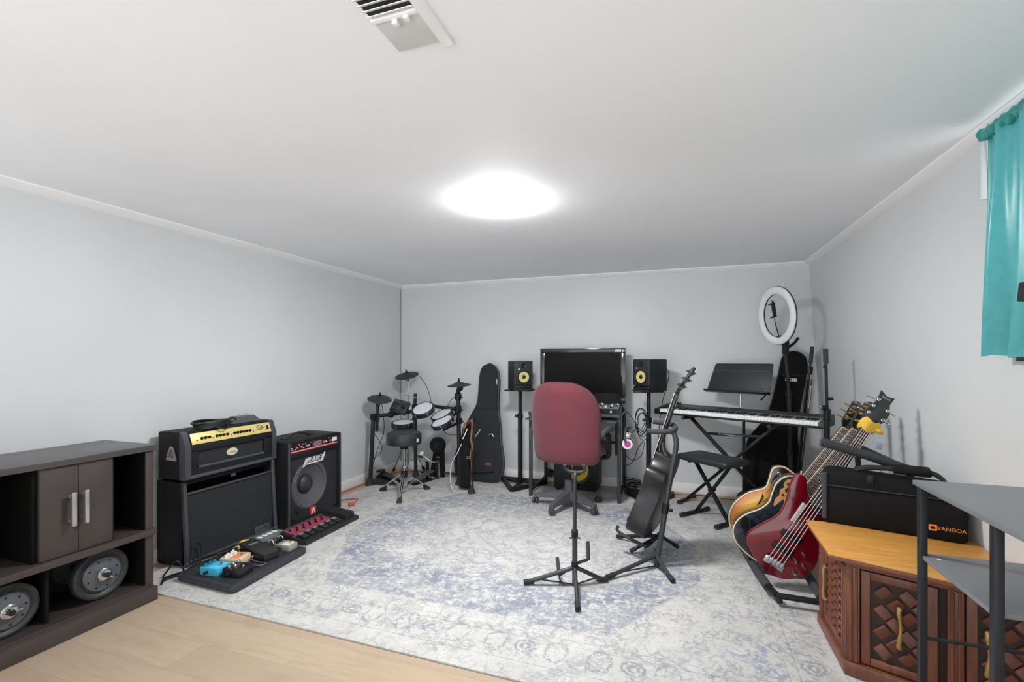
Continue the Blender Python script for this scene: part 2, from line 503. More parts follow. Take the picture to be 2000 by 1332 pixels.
rug.rotation_euler = (0, 0, -0.011)
tag(rug, 'large faded cream and blue oriental rug covering the middle of the floor', 'rug')

# --- flush ceiling light
lt = thing('ceiling_light', 'round white flush ceiling light, switched on', 'ceiling light', (-0.915, 2.431, H))
B().lathe([(0, 0), (0.178, 0), (0.180, -0.002), (0.180, -0.008), (0.176, -0.010), (0, -0.010)], (-0.915, 2.431, H), n=64).done('housing', WHITEP, lt)
m, b, v = newmat('lit_diffuser', 0.4, 0.3)
b.inputs['Emission Color'].default_value = (1.0, 1.0, 1.0, 1); b.inputs['Emission Strength'].default_value = LAMP
b.inputs['Base Color'].default_value = (0.9, 0.9, 0.9, 1)
B().lathe([(0.182, -0.012), (0.176, -0.019), (0.155, -0.028), (0.12, -0.036), (0.06, -0.042), (0, -0.044)], (-0.915, 2.431, H), n=64).done('diffuser', m, lt)
m2, b, v = newmat('lit_diffuser_rim', 0.4, 0.3)
b.inputs['Emission Color'].default_value = (1.0, 1.0, 1.0, 1); b.inputs['Emission Strength'].default_value = RIM
b.inputs['Base Color'].default_value = (0.9, 0.9, 0.9, 1)
B().lathe([(0.181, -0.001), (0.183, -0.003), (0.183, -0.010), (0.182, -0.012)], (-0.915, 2.431, H), n=64).done('diffuser_rim', m2, lt)

# --- ceiling register: two leaf louvred vent, partly shut
vt = thing('ceiling_vent', 'white metal ceiling register with dark louvres, half closed', 'vent', (-0.66, 1.02, H))
vx0, vx1 = -0.735, -0.604
f = B().span((-0.735, 0.80, H - 0.006), (-0.602, 1.15, H), 0.001)
m, b, v = newmat('grey_vent_mesh', 0.6)
M_VENT = mat('grey_vent_sheet', (205, 205, 204), 0.6)
fr = B()
fr.span((-0.735, 1.016, H - 0.012), (-0.604, 1.030, H), 0.001)
fr.span((-0.604, 0.74, H - 0.012), (-0.572, 1.165, H), 0.002)
fr.done('frame', M_TRIM, vt)
B().span((-0.733, 1.030, H - 0.008), (-0.606, 1.147, H), 0.001).done('damper', M_VENT, vt)
B().span((-0.733, 0.74, H - 0.003), (-0.606, 1.016, H - 0.001)).done('duct_opening', mat('duct_dark', (52, 52, 52), 0.8), vt)
for i in range(14):
    yy = 1.005 - i * 0.0195
    B().box((-0.669, yy, H - 0.010), (0.128, 0.014, 0.0016), Matrix.Rotation(0.5, 3, 'X')).done('louvre', M_TRIM, vt)
B().span((-0.680, 1.028, H - 0.022), (-0.664, 1.045, H - 0.008), 0.002).done('lever', WHITEP, vt)
B().span((-0.644, 1.022, H - 0.020), (-0.630, 1.040, H - 0.008), 0.002).done('lever', WHITEP, vt)
# ================================================================== LEFT SIDE
# --- dark brown media console
M_ESP = mat('espresso_laminate', (66, 58, 57), 0.42, var=(7, 0.06), bump=(160, 0.05))
M_ESPT = mat('espresso_laminate_top', (72, 68, 69), 0.34, var=(7, 0.05))
cx0, cx1, cy0, cy1 = -3.0, -2.60, 0.86, 1.731
t = thing('media_console', 'low dark brown media console with two doors and silver handles', 'cabinet', (-2.8, 1.3, 0))
bd = B()
bd.span((cx0, cy1 - 0.040, 0.07), (cx1, cy1, 0.786), 0.001)
bd.span((cx0, cy0, 0.07), (cx1, cy0 + 0.040, 0.786), 0.001)
bd.span((cx0 + 0.012, cy0 + 0.04, 0.07), (cx1, cy1 - 0.04, 0.088))
bd.done('body', M_ESP, t)
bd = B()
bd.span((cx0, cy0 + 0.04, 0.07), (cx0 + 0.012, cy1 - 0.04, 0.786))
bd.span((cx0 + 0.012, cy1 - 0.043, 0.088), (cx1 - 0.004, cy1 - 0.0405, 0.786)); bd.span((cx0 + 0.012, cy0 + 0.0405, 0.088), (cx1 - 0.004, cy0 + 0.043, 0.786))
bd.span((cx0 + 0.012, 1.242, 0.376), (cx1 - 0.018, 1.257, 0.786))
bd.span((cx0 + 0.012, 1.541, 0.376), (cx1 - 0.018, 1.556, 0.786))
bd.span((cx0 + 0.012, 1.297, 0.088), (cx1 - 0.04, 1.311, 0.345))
bd.done('interior_panels', mat('shaded_interior_laminate', (14, 12, 12), 0.7, spec=0.2), t)  # near-black colour carries the cubbies' shade over the brown laminate
B().span((cx0, cy0 - 0.006, 0.345), (-2.580, cy1 + 0.006, 0.376), 0.002).done('shelf', M_ESP, t)
B().span((cx0, cy0 - 0.008, 0.786), (-2.582, cy1 + 0.006, 0.816), 0.003).done('top', M_ESPT, t)
B().span((cx0, cy0 - 0.008, 0.0), (-2.578, cy1 + 0.008, 0.072), 0.003).done('plinth', M_ESP, t)
for y0, y1, yh in ((1.258, 1.3975, 1.366), (1.4005, 1.540, 1.415)):
    d = B().span((-2.617, y0, 0.379), (-2.599, y1, 0.783), 0.002).done('door', M_ESP, t)
    h = B()
    h.span((-2.574, yh - 0.009, 0.508), (-2.562, yh + 0.009, 0.660), 0.002)
    h.span((-2.600, yh - 0.006, 0.522), (-2.572, yh + 0.006, 0.534)); h.span((-2.600, yh - 0.006, 0.634), (-2.572, yh + 0.006, 0.646))
    h.done('handle', SILVER, d)
tag(t)
# --- two dumbbells lying inside
M_PLATE = mat('vinyl_weight_plate', (46, 47, 50), 0.5, bump=(120, 0.1))
M_HUB = mat('grey_iron_hub', (92, 96, 102), 0.45, 0.3, bump=(200, 0.1))
def dumbbell(y, z, r, lab, x=-2.655, spin=0.3):
    t = thing('dumbbell', lab, 'dumbbell', (x - 0.14, y, 0.089), 0, 'dumbbells in the media console')
    for xx, nm in ((x, 'weight_plate'), (x - 0.24, 'weight_plate')):
        p = B()
        p.lathe([(0.014, -0.045), (r * 0.9, -0.045), (r * 0.985, -0.036), (r, -0.026), (r, -0.012), (r * 0.97, -0.003), (r * 0.88, 0.0), (r * 0.80, -0.004), (r * 0.74, -0.010), (r * 0.66, -0.010), (0.014, -0.010)], (xx, y, z), (1, 0, 0), 56)
        p = p.done(nm, M_PLATE, t)
        h = B()
        h.lathe([(r * 0.67, -0.012), (r * 0.67, -0.001), (r * 0.63, 0.004), (r * 0.40, 0.005), (r * 0.33, 0.010), (r * 0.2, 0.010), (0, 0.010)], (xx, y, z), (1, 0, 0), 48)
        h.done('hub', M_HUB, p)
        for k in range(8):
            a = k * PI / 4 + spin
            B().cyl((xx + 0.0035, y + math.cos(a) * r * 0.53, z + math.sin(a) * r * 0.53), (xx + 0.006, y + math.cos(a) * r * 0.53, z + math.sin(a) * r * 0.53), 0.0045, n=8).done('bolt_hole', BLACKP, p)
    B().cyl((x - 0.26, y, z), (x + 0.040, y, z), 0.0125).done('bar', SATIN, t)
    c = B()
    c.lathe([(0.013, 0.010), (0.030, 0.010), (0.030, 0.018), (0.024, 0.022), (0.013, 0.022)], (x, y, z), (1, 0, 0), 24)
    for k in range(2):
        a = spin + 2.2 + k * PI
        c.bar((x + 0.018, y + math.cos(a) * 0.012, z + math.sin(a) * 0.012), (x + 0.020, y + math.cos(a) * 0.040, z + math.sin(a) * 0.040), 0.014, 0.008, bev=0.002)
    c.done('collar', CHROME, t)
dumbbell(1.528, 0.211, 0.121, 'black dumbbell with grey hub in the right hand lower cubby of the console')
dumbbell(1.179, 0.202, 0.112, 'black dumbbell with chrome collar in the lower cubby at the left edge of the photo', spin=0.9)

# --- speaker cabinet under the amplifier head
M_GRILL = newmat('black_grille_cloth', 0.8, 0.2)
m, b, v = M_GRILL
n1 = xnoise(v, 9, 4, 0.65); n2 = xnoise(v, 260, 2)
X.nt.links.new(xmix(n1.step(0.62, 0.85) * 0.25, (44, 45, 48), (74, 75, 78)), b.inputs['Base Color'])
xbump(b, n2, 0.35, 0.002)
M_GRILL = m
M_CORNER = mat('dark_grey_edge_moulding', (62, 65, 71), 0.38)
t = thing('speaker_cabinet', 'black guitar speaker cabinet under the amplifier head with the gold panel', 'speaker', (-2.9, 2.38, 0))
sb = B()
sb.span((-3.030, 2.036, 0.012), (-2.815, 2.060, 0.518), 0.006); sb.span((-3.030, 2.696, 0.012), (-2.815, 2.720, 0.518), 0.006)
sb.span((-3.030, 2.055, 0.494), (-2.825, 2.70, 0.518), 0.004); sb.span((-3.030, 2.055, 0.012), (-2.800, 2.70, 0.034), 0.004)
sb.span((-3.030, 2.055, 0.03), (-3.018, 2.70, 0.50))
for yy in (2.08, 2.68):
    for xx in (-3.0, -2.85): sb.cyl((xx, yy, 0.0105), (xx, yy, 0.018), 0.018)
sb.done('body', TOLEX, t)
for yy in (2.047, 2.709):
    fm = B(); fm.tube([(-2.782, yy, 0.024), (-2.812, yy, 0.512)], 0.0155, 12)
    fm.sphere((-2.812, yy, 0.510), 0.0175); fm.sphere((-2.782, yy, 0.029), 0.018)
    fm.done('edge_moulding', M_CORNER, t)
ax_u = Vector((0.031, 0, -0.5)).normalized() * -1
gm = B(); gm.bar((-2.800, 2.378, 0.030), (-2.817, 2.378, 0.438), 0.625, 0.016, up=(0, 1, 0), bev=0.004)
gr = B()
gr.raw([(-2.793, 2.062, 0.030), (-2.793, 2.694, 0.030), (-2.812, 2.694, 0.440), (-2.812, 2.062, 0.440), (-2.812, 2.062, 0.030), (-2.812, 2.694, 0.030), (-2.826, 2.694, 0.440), (-2.826, 2.062, 0.440)], [[0, 1, 2, 3], [7, 6, 5, 4], [0, 4, 5, 1], [3, 2, 6, 7], [0, 3, 7, 4], [1, 5, 6, 2]])
gr = gr.done('grille', M_GRILL, t)
B().tube([(-2.806, 2.060, 0.444), (-2.806, 2.696, 0.444)], 0.008, 10).done('trim', M_CORNER, t)
B().tube([(-2.788, 2.060, 0.030), (-2.788, 2.696, 0.030)], 0.008, 10).done('trim', M_CORNER, t)
# speakers faintly bulging behind the cloth
for yy in (2.52,):
    rg_ = B(); rg_.ring((-2.8005, yy, 0.215), 0.130, 0.0018, (1, 0, 0.04), 48, 8)
    rg_.done('speaker_ring', mat('dark_ring', (47, 48, 51), 0.8), gr)
bdg = B(); bdg.prism([(-0.062, -0.018), (-0.052, -0.022), (0.062, -0.022), (0.062, 0.018), (0.052, 0.022), (-0.062, 0.022)], 0.004, place((-2.7905, 2.598, 0.062), (0, 1, 0), (-0.04, 0, 1)), 0.001)
bdg = bdg.done('badge', mat('pewter_badge', (104, 105, 108), 0.45, 0.5), t)
text('lettering', 'CRATE', 0.034, place((-2.7862, 2.598, 0.062), (0, 1, 0), (-0.04, 0, 1)), mat('badge_lettering', (46, 47, 50), 0.5), bdg)
B().span((-2.945, 2.476, 0.445), (-2.93, 2.505, 0.494), 0.001).done('paper_tag', WHITEP, t)

# --- amplifier head
t = thing('amplifier_head', 'black guitar amplifier head with gold control panel on the speaker cabinet', 'amplifier', (-2.88, 2.35, 0.532))
hx, hy0, hy1 = -2.755, 2.016, 2.690
prof = [(-2.985, 0.540), (hx - 0.004, 0.540), (hx, 0.548), (hx, 0.738), (hx - 0.030, 0.818), (hx - 0.040, 0.824), (-2.975, 0.824), (-2.985, 0.814)]
def side(y0, y1, p=prof):
    n = len(p); b = B()
    b.raw([(a, y0, c) for a, c in p] + [(a, y1, c) for a, c in p], [[i, (i + 1) % n, n + (i + 1) % n, n + i] for i in range(n)] + [list(range(n)), [n + i for i in range(n)][::-1]])
    return b
bd = side(hy0, hy1, [(-2.985, 0.540), (hx - 0.03, 0.540), (hx - 0.03, 0.738), (hx - 0.046, 0.812), (hx - 0.05, 0.824), (-2.975, 0.824), (-2.985, 0.814)])
for xx in (-2.95, -2.86):
    for yy in (2.08, 2.63): bd.cyl((xx, yy, 0.519), (xx, yy, 0.541), 0.016)
bd = bd.done('body', TOLEX, t)
for y0, y1 in ((hy0 - 0.002, hy0 + 0.034), (hy1 - 0.034, hy1 + 0.002)):
    q = side(y0, y1, [(hx - 0.05, 0.540), (hx - 0.004, 0.540), (hx, 0.548), (hx, 0.738), (hx - 0.030, 0.818), (hx - 0.05, 0.826)]); q.done('end_moulding', M_CORNER, t)
B().tube([(hx - 0.012, hy0 + 0.02, 0.549), (hx - 0.012, hy1 - 0.02, 0.549)], 0.013, 10).done('lower_moulding', M_CORNER, t)
B().tube([(hx - 0.014, hy0 + 0.09, 0.603), (hx - 0.014, hy1 - 0.10, 0.603)], 0.010, 10).done('grille_moulding', M_CORNER, t)
fp = B()
fp.span((hx - 0.034, hy0 + 0.034, 0.548), (hx - 0.010, hy1 - 0.034, 0.612)); fp.span((hx - 0.034, hy0 + 0.034, 0.700), (hx - 0.006, hy1 - 0.034, 0.742), 0.003)
fp.span((hx - 0.034, hy0 + 0.034, 0.60), (hx - 0.006, hy0 + 0.085, 0.71), 0.003); fp.span((hx - 0.034, hy1 - 0.10, 0.60), (hx - 0.006, hy1 - 0.034, 0.71), 0.003)
fp.done('front_panel', TOLEX, t)
B().span((hx - 0.034, hy0 + 0.08, 0.605), (hx - 0.022, hy1 - 0.095, 0.705)).done('grille', M_GRILL, t)
eb = B(); eb.lathe([(0, 0), (0.038, 0), (0.040, 0.003), (0.036, 0.006), (0, 0.007)], (hx - 0.022, 2.345, 0.655), (1, 0, 0), 32, (1.05, 0.62))
eb = eb.done('badge', mat('cream_oval_badge', (206, 196, 170), 0.4), t)
text('lettering', 'crate', 0.022, place((hx - 0.0145, 2.345, 0.655), (0, 1, 0), (0, 0, 1)), mat('badge_grey', (120, 112, 98), 0.5), eb, shear=0.25)
# gold panel lies on the bevel
pn = Vector((0.080, 0, 0.030)).normalized(); up = Vector((-0.030, 0, 0.080)).normalized()
M_GOLD = mat('pale_gold_panel', (222, 202, 128), 0.35, 0.15)
pc = Vector((hx - 0.015, 2.353, 0.778)) + pn * 0.001
gp = B().box(pc, (0.590, 0.070, 0.006), Matrix((Vector((0, 1, 0)), up, pn)).transposed(), 0.002).done('control_panel', M_GOLD, t)
ks = [-0.262] + [-0.228, -0.203, -0.178] + [-0.128, -0.103, -0.078, -0.052] + [0.0, 0.024, 0.048, 0.072, 0.096, 0.120]
for k in ks[1:]:
    p = pc + Vector((0, k, 0)) + up * -0.004
    kb = B().lathe([(0.0095, 0.002), (0.0095, 0.006), (0.007, 0.014), (0.006, 0.015), (0, 0.015)], p, pn, 14)
    kb.bar(p + pn * 0.0155 - up * 0.001, p + pn * 0.0155 + up * 0.006, 0.0015, bev=0)
    kb.done('knob', BLACKP, gp)
for k in (-0.262, -0.155, -0.026, 0.145): B().cyl(pc + Vector((0, k, 0)) + up * -0.012, pc + Vector((0, k, 0)) + up * -0.012 + pn * 0.008, 0.0035, n=10).done('jack', SATIN, gp)
rk = B(); rk.box(pc + Vector((0, 0.265, 0)) + pn * 0.006, (0.016, 0.030, 0.010), Matrix((Vector((0, 1, 0)), up, pn)).transposed(), 0.002); rk.done('power_switch', BLACKP, gp)
lg = B(); lg.ring(pc + Vector((0, 0.205, 0)) + up * 0.006 + pn * 0.004, 0.026, 0.0018, pn, 32, 6, (1.0, 0.62)); lg.done('logo_ring', BLACKP, gp)
text('lettering', 'Crate', 0.026, Matrix.Translation(pc + Vector((0, 0.205, 0)) + up * 0.006 + pn * 0.0035) @ Matrix((Vector((0, 1, 0)), up, pn)).transposed().to_4x4(), BLACKP, gp, shear=0.2)
# side handle
hd = B()
hd.prism([(-0.044, -0.030), (0.046, -0.034), (0.046, -0.020), (0.022, 0.046), (0.008, 0.054), (-0.008, 0.052), (-0.026, 0.020)], 0.006, place((-2.870, hy0 - 0.001, 0.686), (1, 0, 0), (0, 0, 1)), 0.002)
hd = hd.done('side_handle', mat('nickel_handle', (172, 168, 165), 0.3, 0.8), t)
B().prism([(-0.020, -0.014), (0.024, -0.017), (0.010, 0.034), (-0.006, 0.034)], 0.003, place((-2.872, hy0 - 0.0068, 0.688), (1, 0, 0), (0, 0, 1)), 0.001).done('handle_recess', mat('handle_recess_tan', (120, 100, 96), 0.5), hd)

# --- footswitch and its cable on the head
t = thing('footswitch', 'grey trapezoid footswitch lying on top of the amplifier head', 'footswitch', (-2.89, 2.52, 0.826))
q = B()
bx = [(-0.055, -0.11), (0.055, -0.11), (0.055, 0.11), (-0.055, 0.11)]; tx = [(-0.038, -0.065), (0.036, -0.065), (0.036, 0.065), (-0.038, 0.065)]
q.raw([(-2.885 + a, 2.520 + c, 0.826) for a, c in bx] + [(-2.885 + a, 2.520 + c, 0.868) for a, c in tx], [[3, 2, 1, 0], [4, 5, 6, 7]] + [[i, (i + 1) % 4, 4 + (i + 1) % 4, 4 + i] for i in range(4)])
q.done('case', mat('grey_footswitch', (86, 88, 92), 0.4, 0.3), t)
for yy in (2.49, 2.555): B().lathe([(0.009, 0), (0.009, 0.006), (0.005, 0.007), (0.005, 0.014), (0, 0.015)], (-2.885, yy, 0.868), n=14).done('button', CHROME, t)
cb = B()
for k in range(9):
    ph = k * 0.7; pts = []
    for i in range(22):
        a = 2 * PI * i / 22
        pts.append((-2.835 + 0.060 * math.sin(a) + 0.006 * math.sin(3 * a + ph), 2.250 + (0.114 + 0.004 * (k % 4)) * math.cos(a) + 0.01 * math.sin(ph), 0.833 + 0.0045 * k + 0.004 * math.sin(2 * a + ph)))
    cb.tube(pts, 0.0042, 6, 2, True)
cb.tube([(-2.80, 2.30, 0.842), (-2.755, 2.300, 0.832), (-2.746, 2.275, 0.815), (-2.752, 2.240, 0.826), (-2.79, 2.20, 0.845)], 0.0045, 6, 4)
cb.tube([(-2.84, 2.36, 0.86), (-2.83, 2.40, 0.872), (-2.85, 2.44, 0.848)], 0.0045, 6, 4)
tag(cb.done('coiled_cable', CABLE), 'coil of black cable draped over the gold panel edge of the amplifier head', 'cable')
tie = None

# --- combo amplifier
t = thing('combo_amplifier', 'tall black bass combo amplifier with red lit panel and large speaker', 'amplifier', (-2.84, 3.01, 0))
ay0, ay1, afx = 2.728, 3.302, -2.680
bd = B()
bd.span((-3.015, ay0, 0.015), (afx, ay0 + 0.028, 0.652), 0.007); bd.span((-3.015, ay1 - 0.028, 0.015), (afx, ay1, 0.652), 0.007)
bd.span((-3.015, ay0 + 0.02, 0.628), (afx, ay1 - 0.02, 0.656), 0.006); bd.span((-3.015, ay0 + 0.02, 0.015), (afx, ay1 - 0.02, 0.045), 0.006)
bd.span((-3.015, ay0 + 0.02, 0.03), (-3.0, ay1 - 0.02, 0.64)); bd.span((-2.74, ay0 + 0.02, 0.528), (afx + 0.001, ay1 - 0.02, 0.563), 0.004)
for xx in (-2.98, -2.72):
    for yy in (2.76, 3.26): bd.cyl((xx, yy, 0.0105), (xx, yy, 0.02), 0.02)
bd.done('body', TOLEX, t)
for yy in (ay0 + 0.008, ay1 - 0.008): B().tube([(afx - 0.002, yy, 0.02), (afx - 0.002, yy, 0.648)], 0.009, 10).done('edge_moulding', M_CORNER, t)
M_PANEL = mat('black_red_panel', (48, 26, 32), 0.3)
cp = B().span((-2.71, ay0 + 0.026, 0.563), (afx - 0.012, ay1 - 0.026, 0.630)).done('control_panel', M_PANEL, t)
M_RED = mat('red_line', (196, 40, 48), 0.35)
M_PINK = mat('pale_red_line', (236, 150, 150), 0.4)
B().span((afx - 0.0125, ay0 + 0.030, 0.569), (afx - 0.010, ay1 - 0.03, 0.577)).done('red_stripe', M_PINK, cp)
rf = B(); rf.span((afx - 0.0128, ay0 + 0.028, 0.564), (afx - 0.0105, ay1 - 0.028, 0.568)); rf.span((afx - 0.0128, ay0 + 0.028, 0.625), (afx - 0.0105, ay1 - 0.028, 0.629))
for yy in (2.85, 2.985, 3.085): rf.span((afx - 0.0128, yy, 0.564), (afx - 0.0105, yy + 0.003, 0.629))
rf.done('red_outline', M_RED, cp)
for i, yy in enumerate((2.765, 2.79, 2.815, 2.865, 2.89, 2.915, 2.94, 2.965, 3.105, 3.13, 3.155, 3.18)):
    kb = B(); kb.lathe([(0.0085, 0), (0.0085, 0.010), (0.006, 0.013), (0, 0.013)], (afx - 0.012, yy, 0.602 + (0.008 if i % 3 == 1 else -0.002)), (1, 0, 0), 14)
    kb.bar((afx + 0.0015, yy, 0.603 + (0.008 if i % 3 == 1 else -0.002)), (afx + 0.0015, yy + 0.003, 0.611 + (0.008 if i % 3 == 1 else -0.002)), 0.002, bev=0)
    kb.done('knob', [SILVER, BLACKP, mat('grey_knob', (128, 132, 132), 0.4)][i % 3], cp)
for k in range(4): B().span((afx - 0.0125, 2.995, 0.583 + k * 0.010), (afx - 0.0085, 3.080, 0.588 + k * 0.010)).done('slider', mat('grey_slider', (150, 150, 152), 0.5), cp)
mp = B(); mp.span((afx - 0.0125, 3.205, 0.588), (afx - 0.009, 3.262, 0.620), 0.001); mp = mp.done('model_plate', mat('panel_print_white', (232, 226, 228), 0.4), cp)
pl = B()
for yy, zz in ((2.75, 0.612), (2.755, 0.594), (2.775, 0.585), (2.805, 0.585), (2.84, 0.618), (2.88, 0.616), (2.905, 0.616), (2.885, 0.586), (2.93, 0.585), (2.96, 0.616), (3.11, 0.588), (3.15, 0.588), (3.17, 0.618)):
    pl.span((afx - 0.0125, yy, zz), (afx - 0.0095, yy + 0.009, zz + 0.005))
pl.done('panel_print', mat('panel_print_pale', (226, 214, 218), 0.4), cp)
# grille with the cone showing through
m, b, v = newmat('black_metal_mesh', 0.6, 0.3)
x, y, z = xsep(v)
dy, dz = y - (2.968 - 3.01), z - 0.292
r_ = (dy * dy + dz * dz).sqrt()
xbump(b, xnoise(v, 300, 2), 0.3, 0.002)
X.nt.links.new(xmix(xnoise(v, 160, 2).step(0.45, 0.6), (38, 39, 43), (46, 47, 50)), b.inputs['Base Color'])
M_MESH = m
g = B(); N = 56; rr0 = 0.186
gy0, gy1, gz0, gz1 = ay0 + 0.030, ay1 - 0.030, 0.046, 0.527
cy, cz, gx = 2.968, 0.292, afx - 0.022
ringp = [(gx, cy + rr0 * math.cos(2 * PI * i / N), cz + rr0 * math.sin(2 * PI * i / N)) for i in range(N)]
outp = []
for i in range(N):
    c_, s_ = math.cos(2 * PI * i / N), math.sin(2 * PI * i / N)
    k = min(((gy1 - cy) / c_ if c_ > 1e-6 else (gy0 - cy) / c_ if c_ < -1e-6 else 9), ((gz1 - cz) / s_ if s_ > 1e-6 else (gz0 - cz) / s_ if s_ < -1e-6 else 9))
    outp.append((gx, cy + c_ * k, cz + s_ * k))
g.sheet([outp, ringp], True)
for yy, zz in ((gy0, gz0), (gy0, gz1), (gy1, gz0), (gy1, gz1)):      # the corners the fan leaves out
    near = sorted(outp, key=lambda p: (p[1] - yy) ** 2 + (p[2] - zz) ** 2)[:2]
    g.raw([near[0], near[1], (gx, yy, zz)], [[0, 1, 2]])
g = g.done('grille', M_MESH, t)
M_CONE = mat('grey_paper_cone', (78, 78, 82), 0.7, bump=(260, 0.25))
co = B(); co.lathe([(0.186, 0.0), (0.176, 0.006), (0.166, 0.002), (0.160, -0.004), (0.075, -0.055), (0.070, -0.056)], (gx, cy, cz), (1, 0, 0), 56)
co.done('speaker_cone', M_CONE, t)
B().lathe([(0.072, -0.058), (0.068, -0.035), (0.050, -0.018), (0.025, -0.009), (0, -0.007)], (gx, cy - 0.0, cz), (1, 0, 0), 40).done('dust_cap', mat('dark_dust_cap', (44, 44, 48), 0.5), t)
B().ring((gx + 0.003, cy, cz), 0.162, 0.0035, (1, 0, 0), 56, 8).done('cone_surround', mat('pale_surround', (104, 104, 106), 0.6), t)
po = B(); po.ring((gx + 0.002, 2.800, 0.098), 0.036, 0.006, (1, 0, 0), 32, 8); po.lathe([(0.034, 0.0), (0.034, -0.02), (0, -0.02)], (gx + 0.004, 2.80, 0.098), (1, 0, 0), 32)
po.done('bass_port', mat('port_black', (16, 16, 18), 0.6), t)
# logo: slanted letters with the long P and Y strokes
LG = place((gx + 0.006, 3.012, 0.482), (0, 1, 0), (0, 0, 1))
M_LOGO = mat('pale_logo', (214, 214, 218), 0.35)
lo = text('logo', 'PEAVEY', 0.052, LG, M_LOGO, t, 0.003, 0.45, 1.05)
l2 = B(); l2.prism([(-0.128, -0.042), (-0.113, -0.042), (-0.080, 0.018), (-0.095, 0.018)], 0.005, LG, 0); l2.prism([(-0.092, -0.030), (0.088, -0.030), (0.118, 0.036), (0.104, 0.036), (0.080, -0.021), (-0.088, -0.021)], 0.004, LG, 0)
l2.done('logo_stroke', M_LOGO, t)
rb = B(); rb.span((gx, 2.967, 0.048), (gx + 0.006, 3.027, 0.108), 0.002); rb = rb.done('emblem', mat('red_emblem', (206, 62, 52), 0.4), t)
ar = B(); ar.prism([(-0.022, -0.022), (-0.010, -0.022), (0.002, 0.006), (0.014, -0.022), (0.024, -0.022), (0.006, 0.024), (-0.004, 0.024)], 0.002, place((gx + 0.006, 2.997, 0.078), (0, 1, 0), (0, 0, 1)), 0)
ar.done('emblem_mark', mat('emblem_white', (226, 214, 212), 0.4), rb)
sh = B(); sh.tube([(-2.81, 2.83, 0.656), (-2.81, 2.86, 0.668), (-2.81, 2.96, 0.690), (-2.81, 3.06, 0.668), (-2.81, 3.09, 0.656)], 0.010, 8, 4); sh.box((-2.81, 2.83, 0.660), (0.04, 0.05, 0.008), None, 0.003); sh.box((-2.81, 3.09, 0.660), (0.04, 0.05, 0.008), None, 0.003)
sh.done('strap_handle', RUBBER, t)

# --- multi effects floor unit in front of it
FX = place((-2.350, 2.545, 0.010), (-0.012, 0.57, 0), (-1, -0.02, 0))   # x along the front, y towards the amplifier
t = thing('effects_floor_unit', 'long black and red multi effects floor unit in front of the bass amplifier', 'effects unit', (-2.47, 2.83, 0.01))
q = B(FX)
q.raw([(0, 0, 0), (0.575, 0, 0), (0.575, 0.235, 0), (0, 0.235, 0), (0, 0, 0.026), (0.575, 0, 0.026), (0.575, 0.235, 0.062), (0, 0.235, 0.062)], [[3, 2, 1, 0], [4, 5, 6, 7], [0, 1, 5, 4], [1, 2, 6, 5], [2, 3, 7, 6], [3, 0, 4, 7]])
q.done('case', mat('black_fx_case', (33, 33, 36), 0.45), t)
sl = 0.036 / 0.235
def fz(y): return 0.026 + sl * y
q = B(FX); q.raw([(0.03, 0.118, fz(0.118) + 0.002), (0.40, 0.118, fz(0.118) + 0.002), (0.40, 0.215, fz(0.215) + 0.002), (0.03, 0.215, fz(0.215) + 0.002), (0.03, 0.118, fz(0.118) - 0.004), (0.40, 0.118, fz(0.118) - 0.004), (0.40, 0.215, fz(0.215) - 0.004), (0.03, 0.215, fz(0.215) - 0.004)], [[0, 1, 2, 3], [0, 4, 5, 1], [1, 5, 6, 2], [2, 6, 7, 3], [3, 7, 4, 0]])
rp = q.done('control_panel', mat('rose_red_panel', (150, 62, 84), 0.4, var=(30, 0.25)), t)
for i in range(11):
    B(FX).cyl((0.06 + i * 0.031, 0.19 - 0.035 * (i % 2), fz(0.18)), (0.06 + i * 0.031, 0.19 - 0.035 * (i % 2), fz(0.19) + 0.011), 0.008, n=12).done('knob', BLACKP, rp)
q = B(FX); q.bar((0.0, 0.107, fz(0.107) + 0.002), (0.42, 0.107, fz(0.107) + 0.002), 0.008, 0.008); q.bar((0.0, 0.225, fz(0.225) + 0.002), (0.42, 0.225, fz(0.225) + 0.002), 0.010, 0.010); q.done('rail', mat('grey_rail', (120, 121, 124), 0.35, 0.7), t)
for i in range(6):
    sw = B(FX); sw.box((0.050 + i * 0.068, 0.062, fz(0.062) + 0.010), (0.052, 0.060, 0.010), Matrix.Rotation(0.25, 3, 'X'), 0.002)
    sw = sw.done('pedal_switch', mat('fx_switch_black', (36, 36, 39), 0.4), t)
    B(FX).box((0.046 + i * 0.068, 0.082, fz(0.082) + 0.0185), (0.036, 0.020, 0.004), Matrix.Rotation(0.25, 3, 'X'), 0.001).done('switch_tip', SILVER, sw)
ep = B(FX); ep.raw([(0.452, 0.03, 0.034), (0.556, 0.03, 0.034), (0.556, 0.26, 0.066), (0.452, 0.26, 0.066), (0.452, 0.03, 0.062), (0.556, 0.03, 0.062), (0.556, 0.26, 0.088), (0.452, 0.26, 0.088)], [[3, 2, 1, 0], [4, 5, 6, 7], [0, 1, 5, 4], [1, 2, 6, 5], [2, 3, 7, 6], [3, 0, 4, 7]])
ep = ep.done('expression_pedal', mat('pedal_rubber', (30, 30, 32), 0.7), t)
for i in range(7): B(FX).bar((0.458, 0.05 + i * 0.031, 0.0645 + 0.026 * (0.02 + i * 0.031) / 0.23 + 0.001), (0.550, 0.05 + i * 0.031, 0.0645 + 0.026 * (0.02 + i * 0.031) / 0.23 + 0.001), 0.006, 0.004).done('tread', RUBBER, ep)

